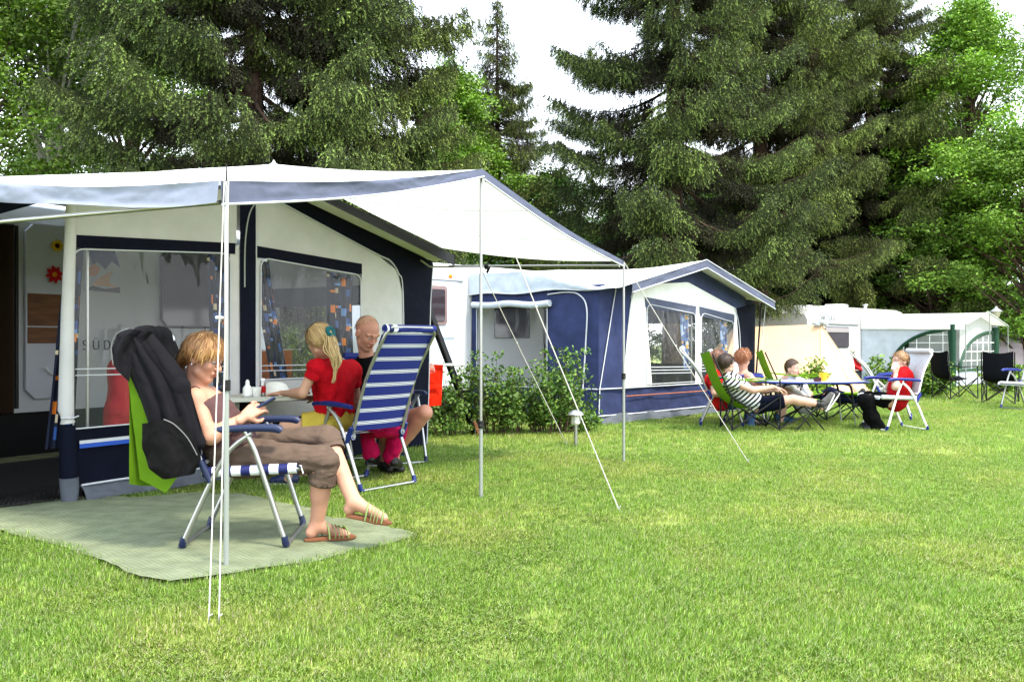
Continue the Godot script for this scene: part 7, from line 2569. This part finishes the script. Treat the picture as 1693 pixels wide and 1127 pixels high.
# the far party: same anatomy, fewer cells
func far_people() -> void:
	var c := 0.019
	# boy lounging in stripes
	var T := thing("person", "boy in a navy and white striped shirt lounging with crossed feet", "person", Vector3(3.3, 0, -12.6), 0.0)
	var k := K * 0.98
	var skin := Color(0.42, 0.25, 0.18)
	var J := {
		"pelvis": at(1250, 668, 12.7), "chest": at(1212, 634, 12.7), "neck": at(1200, 615, 12.7), "head": at(1201, 601, 12.68), "look": Vector3(0.86, -0.1, -0.5), "up": Vector3(-0.15, 1, 0), "hs": 0.98,
		"shR": at(1206, 630, 12.45), "elR": at(1244, 645, 12.35), "wrR": at(1280, 640, 12.4),
		"shL": at(1208, 626, 12.95), "elL": at(1250, 646, 13.0), "wrL": at(1284, 645, 12.7),
		"hipR": at(1258, 668, 12.58), "knR": at(1312, 660, 12.5), "anR": at(1362, 670, 12.55), "toeR": at(1372, 656, 12.55),
		"hipL": at(1258, 668, 12.82), "knL": at(1312, 660, 12.85), "anL": at(1366, 668, 12.7), "toeL": at(1380, 654, 12.7)}
	var B := body_of(T, J, k, skin, c, ["armL", "armR"], ["legL", "legR"], [[J.wrR, Vector3(0.9, -0.3, -0.1), Vector3(0.1, -0.9, 0.2), -1.0, 0.35], [J.wrL, Vector3(0.8, -0.4, 0.2), Vector3(0, -0.9, 0), 1.0, 0.35]])
	add_hair(T, J.head, B, k, [Color(0.03, 0.018, 0.012), Color(0.05, 0.03, 0.02)], 900, 0.06, 0.014, 0.06, -0.04, 21)
	var ax: Vector3 = (J.neck - J.pelvis).normalized()
	var st := stripes("shirt_stripe", Color(0.80, 0.80, 0.80), [[Color(0.82, 0.82, 0.82), 0.52], [Color(0.05, 0.045, 0.09), 0.48]])
	garment(T, "shirt", J, 0.22, 0.016, st, [[trunk_bones(J, k, 0.018, 1.0), [[J.neck + ax * 0.02, ax], [J.pelvis - ax * 0.02, -ax]]], sleeve(J, "L", 0.5, 0.072), sleeve(J, "R", 0.5, 0.072)], 0.02)
	# stripes run round the body: lay the pattern along the spine
	stripe_uv(T.get_node("shirt"), T, J.pelvis, ax, 19.0)
	shorts_far(T, J, k, cloth("shorts_navy", Color(0.045, 0.06, 0.12), 0.85, Color(0, 0, 0), 3.0, 0.2), 0.72)
	var grey := mat("trainer_grey", Color(0.30, 0.29, 0.28), 0.7)
	for q in ["R", "L"]:
		var an: Vector3 = J["an" + q]
		shoe(T, "shoe", an + Vector3(0.045, -0.05, 0), an + Vector3(0.14 if q == "R" else 0.18, 0.16, 0.02), Vector3(-0.8, 0.6, 0).normalized(), k, grey if q == "R" else M.black_plastic, M.white_plastic)
		var g := Geo.new()
		g.tube([J["kn" + q].lerp(an, 0.72), an], [0.052, 0.05], 10)
		obj("sock", g, M.black_plastic, T, false, true)
	# boy in white
	T = thing("person", "dark haired boy in a white printed shirt lounging behind the oval table", "person", Vector3(4.4, 0, -14.3), 0.0)
	k = K * 0.98
	J = {
		"pelvis": at(1328, 668, 14.3), "chest": at(1306, 634, 14.2), "neck": at(1306, 619, 14.15), "head": at(1311, 608, 14.1), "look": Vector3(0.62, -0.08, 0.78), "up": Vector3(-0.1, 1, 0), "hs": 0.96,
		"shR": at(1293, 634, 14.05), "elR": at(1304, 655, 13.95), "wrR": at(1326, 656, 13.95),
		"shL": at(1324, 632, 14.4), "elL": at(1340, 652, 14.4), "wrL": at(1330, 656, 14.1),
		"hipR": at(1334, 668, 14.2), "knR": at(1375, 652, 14.1), "anR": at(1418, 664, 14.2), "toeR": at(1426, 655, 14.2),
		"hipL": at(1334, 666, 14.42), "knL": at(1372, 650, 14.5), "anL": at(1416, 660, 14.5), "toeL": at(1424, 652, 14.5)}
	B = body_of(T, J, k, skin, c, ["armL", "armR"], ["legL", "legR"], [[J.wrR, Vector3(0.9, 0, 0.2), Vector3(0, -0.9, 0), -1.0, 0.4]])
	add_hair(T, J.head, B, k * 0.96, [Color(0.05, 0.028, 0.018), Color(0.07, 0.04, 0.025)], 800, 0.04, 0.010, 0.06, -0.03, 22)
	ax = (J.neck - J.pelvis).normalized()
	tee(T, J, k, cloth("shirt_white", Color(0.78, 0.78, 0.80), 0.85, Color(0.1, 0.1, 0.1), 3.0, 0.06), 0.55)
	var pr := Geo.new()
	for q in [[0.0, 0.0], [0.05, -0.03], [0.03, 0.04], [-0.03, -0.05], [0.07, 0.02]]:
		pr.ball(J.chest + Vector3(0.08 + q[0], -0.05 + q[1], 0.14), Vector3(0.016, 0.02, 0.02), 5)
	obj("shirt_print", pr, mat("print_plum", Color(0.22, 0.08, 0.16), 0.8), T, false, true)
	long_trousers(T, J, k, cloth("track_navy", Color(0.05, 0.07, 0.17), 0.8, Color(0, 0, 0), 3.0, 0.2))
	for q in ["R", "L"]:
		var an: Vector3 = J["an" + q]
		shoe(T, "shoe", an + Vector3(0.045, -0.05, 0), an + Vector3(0.14, 0.15, 0.02), Vector3(-0.8, 0.6, 0).normalized(), k, M.black_plastic, M.white_plastic)
	# curly woman seen from behind
	T = thing("person", "woman with curly red hair and bare arm, face turned away", "person", Vector3(3.6, 0, -14.0), 0.0)
	k = K
	J = {
		"pelvis": at(1243, 666, 14.0), "chest": at(1232, 628, 14.0), "neck": at(1229, 612, 14.0), "head": at(1229, 593, 13.98), "look": Vector3(0.7, -0.3, -0.65), "up": Vector3(0, 1, 0),
		"shR": at(1238, 622, 13.75), "elR": at(1264, 644, 13.65), "wrR": at(1290, 640, 13.7),
		"shL": at(1222, 622, 14.25), "elL": at(1250, 642, 14.35), "wrL": at(1275, 640, 14.3),
		"hipR": at(1250, 668, 13.88), "knR": at(1296, 664, 13.8), "anR": at(1290, 706, 13.8), "toeR": at(1306, 710, 13.8),
		"hipL": at(1248, 666, 14.12), "knL": at(1294, 662, 14.2), "anL": at(1292, 703, 14.2), "toeL": at(1308, 706, 14.2)}
	B = body_of(T, J, k, Color(0.43, 0.25, 0.18), c, ["armL", "armR"], ["legL", "legR"], [[J.wrR, Vector3(0.9, -0.1, 0), Vector3(0, -0.9, 0), -1.0, 0.35]])
	add_hair(T, J.head, B, k, [Color(0.20, 0.07, 0.03), Color(0.30, 0.12, 0.05), Color(0.36, 0.17, 0.08)], 1200, 0.07, 0.032, 0.06, -0.05, 23, null, 0.5)
	ax = (J.neck - J.pelvis).normalized()
	garment(T, "top", J, 0.22, 0.018, cloth("top_white", Color(0.80, 0.80, 0.78), 0.85, Color(0.1, 0.1, 0.1), 3.0, 0.06), [[trunk_bones(J, k, 0.016, 1.0), [[J.chest + ax * 0.05, ax]]]], 0.02)
	shorts_far(T, J, k, M.denim, 0.7)
	for q in ["R", "L"]:
		var an: Vector3 = J["an" + q]
		shoe(T, "shoe", Vector3(an.x - 0.03, 0, an.z), Vector3(an.x + 0.2, 0, an.z), Vector3.UP, k, mat("teal_shoe", Color(0.05, 0.22, 0.30), 0.7), M.black_plastic)
	# the one half hidden behind the boy in stripes
	T = thing("person", "brown haired person in red half hidden behind the boy in stripes", "person", Vector3(3.0, 0, -13.5), 0.0)
	J = {
		"pelvis": at(1192, 664, 13.5), "chest": at(1182, 628, 13.5), "neck": at(1182, 612, 13.5), "head": at(1188, 594, 13.48), "look": Vector3(0.8, -0.2, -0.5), "up": Vector3(0, 1, 0),
		"shR": at(1178, 624, 13.25), "elR": at(1182, 650, 13.2), "wrR": at(1204, 650, 13.2),
		"shL": at(1186, 622, 13.75), "elL": at(1196, 648, 13.8), "wrL": at(1214, 648, 13.7),
		"hipR": at(1198, 666, 13.4), "knR": at(1244, 664, 13.35), "anR": at(1240, 708, 13.35), "toeR": at(1254, 712, 13.35),
		"hipL": at(1198, 664, 13.62), "knL": at(1242, 662, 13.7), "anL": at(1240, 704, 13.7), "toeL": at(1254, 708, 13.7)}
	B = body_of(T, J, k, Color(0.52, 0.30, 0.22), c, ["armL", "armR"], ["legL", "legR"], [])
	add_hair(T, J.head, B, k, [Color(0.12, 0.05, 0.03), Color(0.17, 0.08, 0.045)], 900, 0.1, 0.022, 0.055, -0.06, 24)
	var bun := Geo.new()
	bun.col = Color(0.14, 0.06, 0.035)
	bun.ball(J.head + Vector3(-0.11, 0.05, 0.05), Vector3.ONE * 0.06, 8)
	obj("hair_bun", bun, M.hair, T, true, true)
	tee(T, J, k, cloth("shirt_coral", Color(0.70, 0.10, 0.09), 0.85, Color(0, 0, 0), 3.0, 0.1), 0.5)
	long_trousers(T, J, k, M.denim)
	for q in ["R", "L"]:
		var an: Vector3 = J["an" + q]
		shoe(T, "shoe", Vector3(an.x - 0.03, 0, an.z), Vector3(an.x + 0.2, 0, an.z), Vector3.UP, k, M.black_plastic, M.black_plastic)
	# child in red on the white chair, hand at the mouth
	T = thing("person", "child in a red shirt and black trousers drinking on the white chair", "person", Vector3(5.35, 0, -12.85), 0.0)
	k = K * 0.94
	J = {
		"pelvis": at(1482, 664, 12.85), "chest": at(1493, 622, 12.85), "neck": at(1494, 606, 12.85), "head": at(1493, 597, 12.83), "look": Vector3(-0.97, -0.05, 0.2), "up": Vector3(0.05, 1, 0), "hs": 1.0,
		"shL": at(1490, 622, 12.6), "elL": at(1481, 640, 12.5), "wrL": at(1481, 617, 12.6),
		"shR": at(1492, 620, 13.1), "elR": at(1470, 642, 13.15), "wrR": at(1478, 620, 12.95),
		"hipL": at(1476, 664, 12.75), "knL": at(1430, 660, 12.65), "anL": at(1450, 704, 12.7), "toeL": at(1430, 709, 12.7),
		"hipR": at(1478, 662, 12.97), "knR": at(1434, 655, 13.1), "anR": at(1444, 696, 13.1), "toeR": at(1428, 702, 13.1)}
	J.head = at(1489, 596, 12.83)
	B = body_of(T, J, k, Color(0.45, 0.27, 0.20), c, ["armL", "armR"], ["legL", "legR"], [[J.wrL, Vector3(0.15, 0.9, 0), Vector3(0.4, 0, -0.9), 1.0, 0.9]])
	add_hair(T, J.head, B, k, [Color(0.25, 0.13, 0.06), Color(0.34, 0.20, 0.10)], 900, 0.045, 0.012, 0.06, -0.03, 25)
	tee(T, J, k, cloth("shirt_scarlet", Color(0.60, 0.06, 0.08), 0.85, Color(0.1, 0, 0), 3.0, 0.1), 0.6)
	long_trousers(T, J, k, cloth("trousers_black", Color(0.025, 0.025, 0.03), 0.85, Color(0, 0, 0), 3.0, 0.2), 1.55)
	for q in ["R", "L"]:
		var an: Vector3 = J["an" + q]
		shoe(T, "shoe", Vector3(an.x + 0.03, 0, an.z), Vector3(an.x - 0.19, 0, an.z), Vector3.UP, k, M.black_plastic, M.black_steel)
	var G := thing("cup", "pale cup held at the mouth by the child in red", "cup", at(1480, 606, 12.62), 0.0)
	var g := Geo.new()
	g.lathe([Vector3(0.0, -0.05, 0), Vector3(0.032, -0.05, 0), Vector3(0.04, 0.05, 0), Vector3(0.036, 0.05, 0), Vector3(0.0, -0.04, 0)], Transform3D(Basis(Vector3(0, 0, 1), -0.5), Vector3.ZERO))
	obj("cup_body", g, M.white_plastic, G)
	g = Geo.new()
	g.lathe([Vector3(0.04, 0.045, 0), Vector3(0.043, 0.052, 0), Vector3(0.038, 0.054, 0)], Transform3D(Basis(Vector3(0, 0, 1), -0.5), Vector3.ZERO))
	obj("lip", g, M.white_plastic, G)

func stripe_uv(o: MeshInstance3D, T: Node3D, from: Vector3, axis: Vector3, per: float) -> void:
	var inv := frame_of(T).affine_inverse()
	var a := o.mesh.surface_get_arrays(0)
	var vs: PackedVector3Array = a[Mesh.ARRAY_VERTEX]
	var us: PackedVector2Array = a[Mesh.ARRAY_TEX_UV]
	var f := inv * from
	for i in vs.size():
		us[i] = Vector2(0.5, (vs[i] - f).dot(axis) * per)
	a[Mesh.ARRAY_TEX_UV] = us
	var m := ArrayMesh.new()
	m.add_surface_from_arrays(Mesh.PRIMITIVE_TRIANGLES, a)
	o.mesh = m

func tee(T: Node3D, J: Dictionary, k: float, m: Material, to: float) -> void:
	var ax: Vector3 = (J.neck - J.pelvis).normalized()
	garment(T, "shirt", J, 0.22, 0.017, m, [[trunk_bones(J, k, 0.018, 1.0), [[J.neck + ax * 0.01, ax]]], sleeve(J, "L", to, 0.072), sleeve(J, "R", to, 0.072)], 0.03)

func shorts_far(T: Node3D, J: Dictionary, k: float, m: Material, to: float) -> void:
	garment(T, "shorts", J, 0.22, 0.018, m, [seat_piece(J, 0.14), leg_piece(J, "L", to, 0.112, 0.098), leg_piece(J, "R", to, 0.112, 0.098)], 0.025)

func long_trousers(T: Node3D, J: Dictionary, k: float, m: Material, loose := 1.0) -> void:
	var bones := [[J.pelvis.lerp(J.hipL, 0.5), J.pelvis.lerp(J.hipR, 0.5), 0.13 * k / K, 0.13 * k / K, 0.05]]
	for q in ["L", "R"]:
		bones.append([J["hip" + q], J["kn" + q], 0.1 * k / K, 0.084 * k / K, 0.04])
		bones.append([J["kn" + q], J["an" + q], 0.087 * k / K, 0.077 * k / K * loose, 0.04])
	garment(T, "trousers", J, 0.22, 0.017, m, [[bones, []]], 0.045, Vector3(1, 0.7, 1))

# only the legs of this one show under the striped chair back
func hidden_child() -> void:
	var T := thing("person", "child in bright pink trousers and black shoes hidden by the striped chair back", "person", Vector3(-1.15, 0, -8.2), 0.0)
	var k := K * 0.78
	var J := {
		"pelvis": at(640, 700, 8.05), "chest": at(652, 640, 8.0), "neck": at(655, 612, 8.0), "head": at(656, 588, 8.0), "look": Vector3(-0.6, -0.3, -0.75), "up": Vector3.UP,
		"shL": at(636, 632, 7.9), "elL": at(632, 665, 8.0), "wrL": at(628, 675, 8.2),
		"shR": at(670, 634, 8.15), "elR": at(672, 665, 8.25), "wrR": at(655, 672, 8.4),
		"hipL": at(632, 702, 8.0), "knL": at(605, 706, 8.2), "anL": at(612, 746, 8.3), "toeL": at(610, 756, 8.4),
		"hipR": at(652, 702, 8.1), "knR": at(660, 704, 8.35), "anR": at(650, 752, 8.4), "toeR": at(646, 764, 8.45)}
	var B := body_of(T, J, k, Color(0.52, 0.30, 0.22), 0.018, ["armL", "armR"], ["legL", "legR"], [])
	add_hair(T, J.head, B, k, [Color(0.25, 0.14, 0.06), Color(0.33, 0.2, 0.1)], 500, 0.09, 0.012, 0.06, -0.05, 41)
	tee(T, J, k * 0.95, cloth("shirt_lilac", Color(0.45, 0.35, 0.5), 0.85, Color(0, 0, 0), 3.0, 0.1), 0.5)
	long_trousers(T, J, K * 0.98, cloth("hot_pink", Color(0.66, 0.05, 0.27), 0.8, Color(0.1, 0.01, 0.05), 2.5, 0.2), 1.0)
	for q in ["R", "L"]:
		var an: Vector3 = J["an" + q]
		shoe(T, "shoe", an + Vector3(0.01, -0.11, 0.02), an + Vector3(0.05, -0.13, -0.14), Vector3.UP, k, M.black_plastic, M.black_steel)

func people() -> void:
	reading_woman()

	girl_in_red()
	man_in_black()
	hidden_child()
	far_people()

func _ready() -> void:
	rng.seed = 7
	noise.seed = 5
	noise.frequency = 0.01
	lens_and_light()
	materials()
	lawn()
	caravan_one()
	awning_one()
	canopy_one()
	caravan_two()
	awning_two()

	trees()
	shrubs()

	far_caravan()
	far_awning()
	beige_tent()
	pod_tent()
	chalet()
	lantern()
	odds()
	furniture()
	hung_things()
	people()
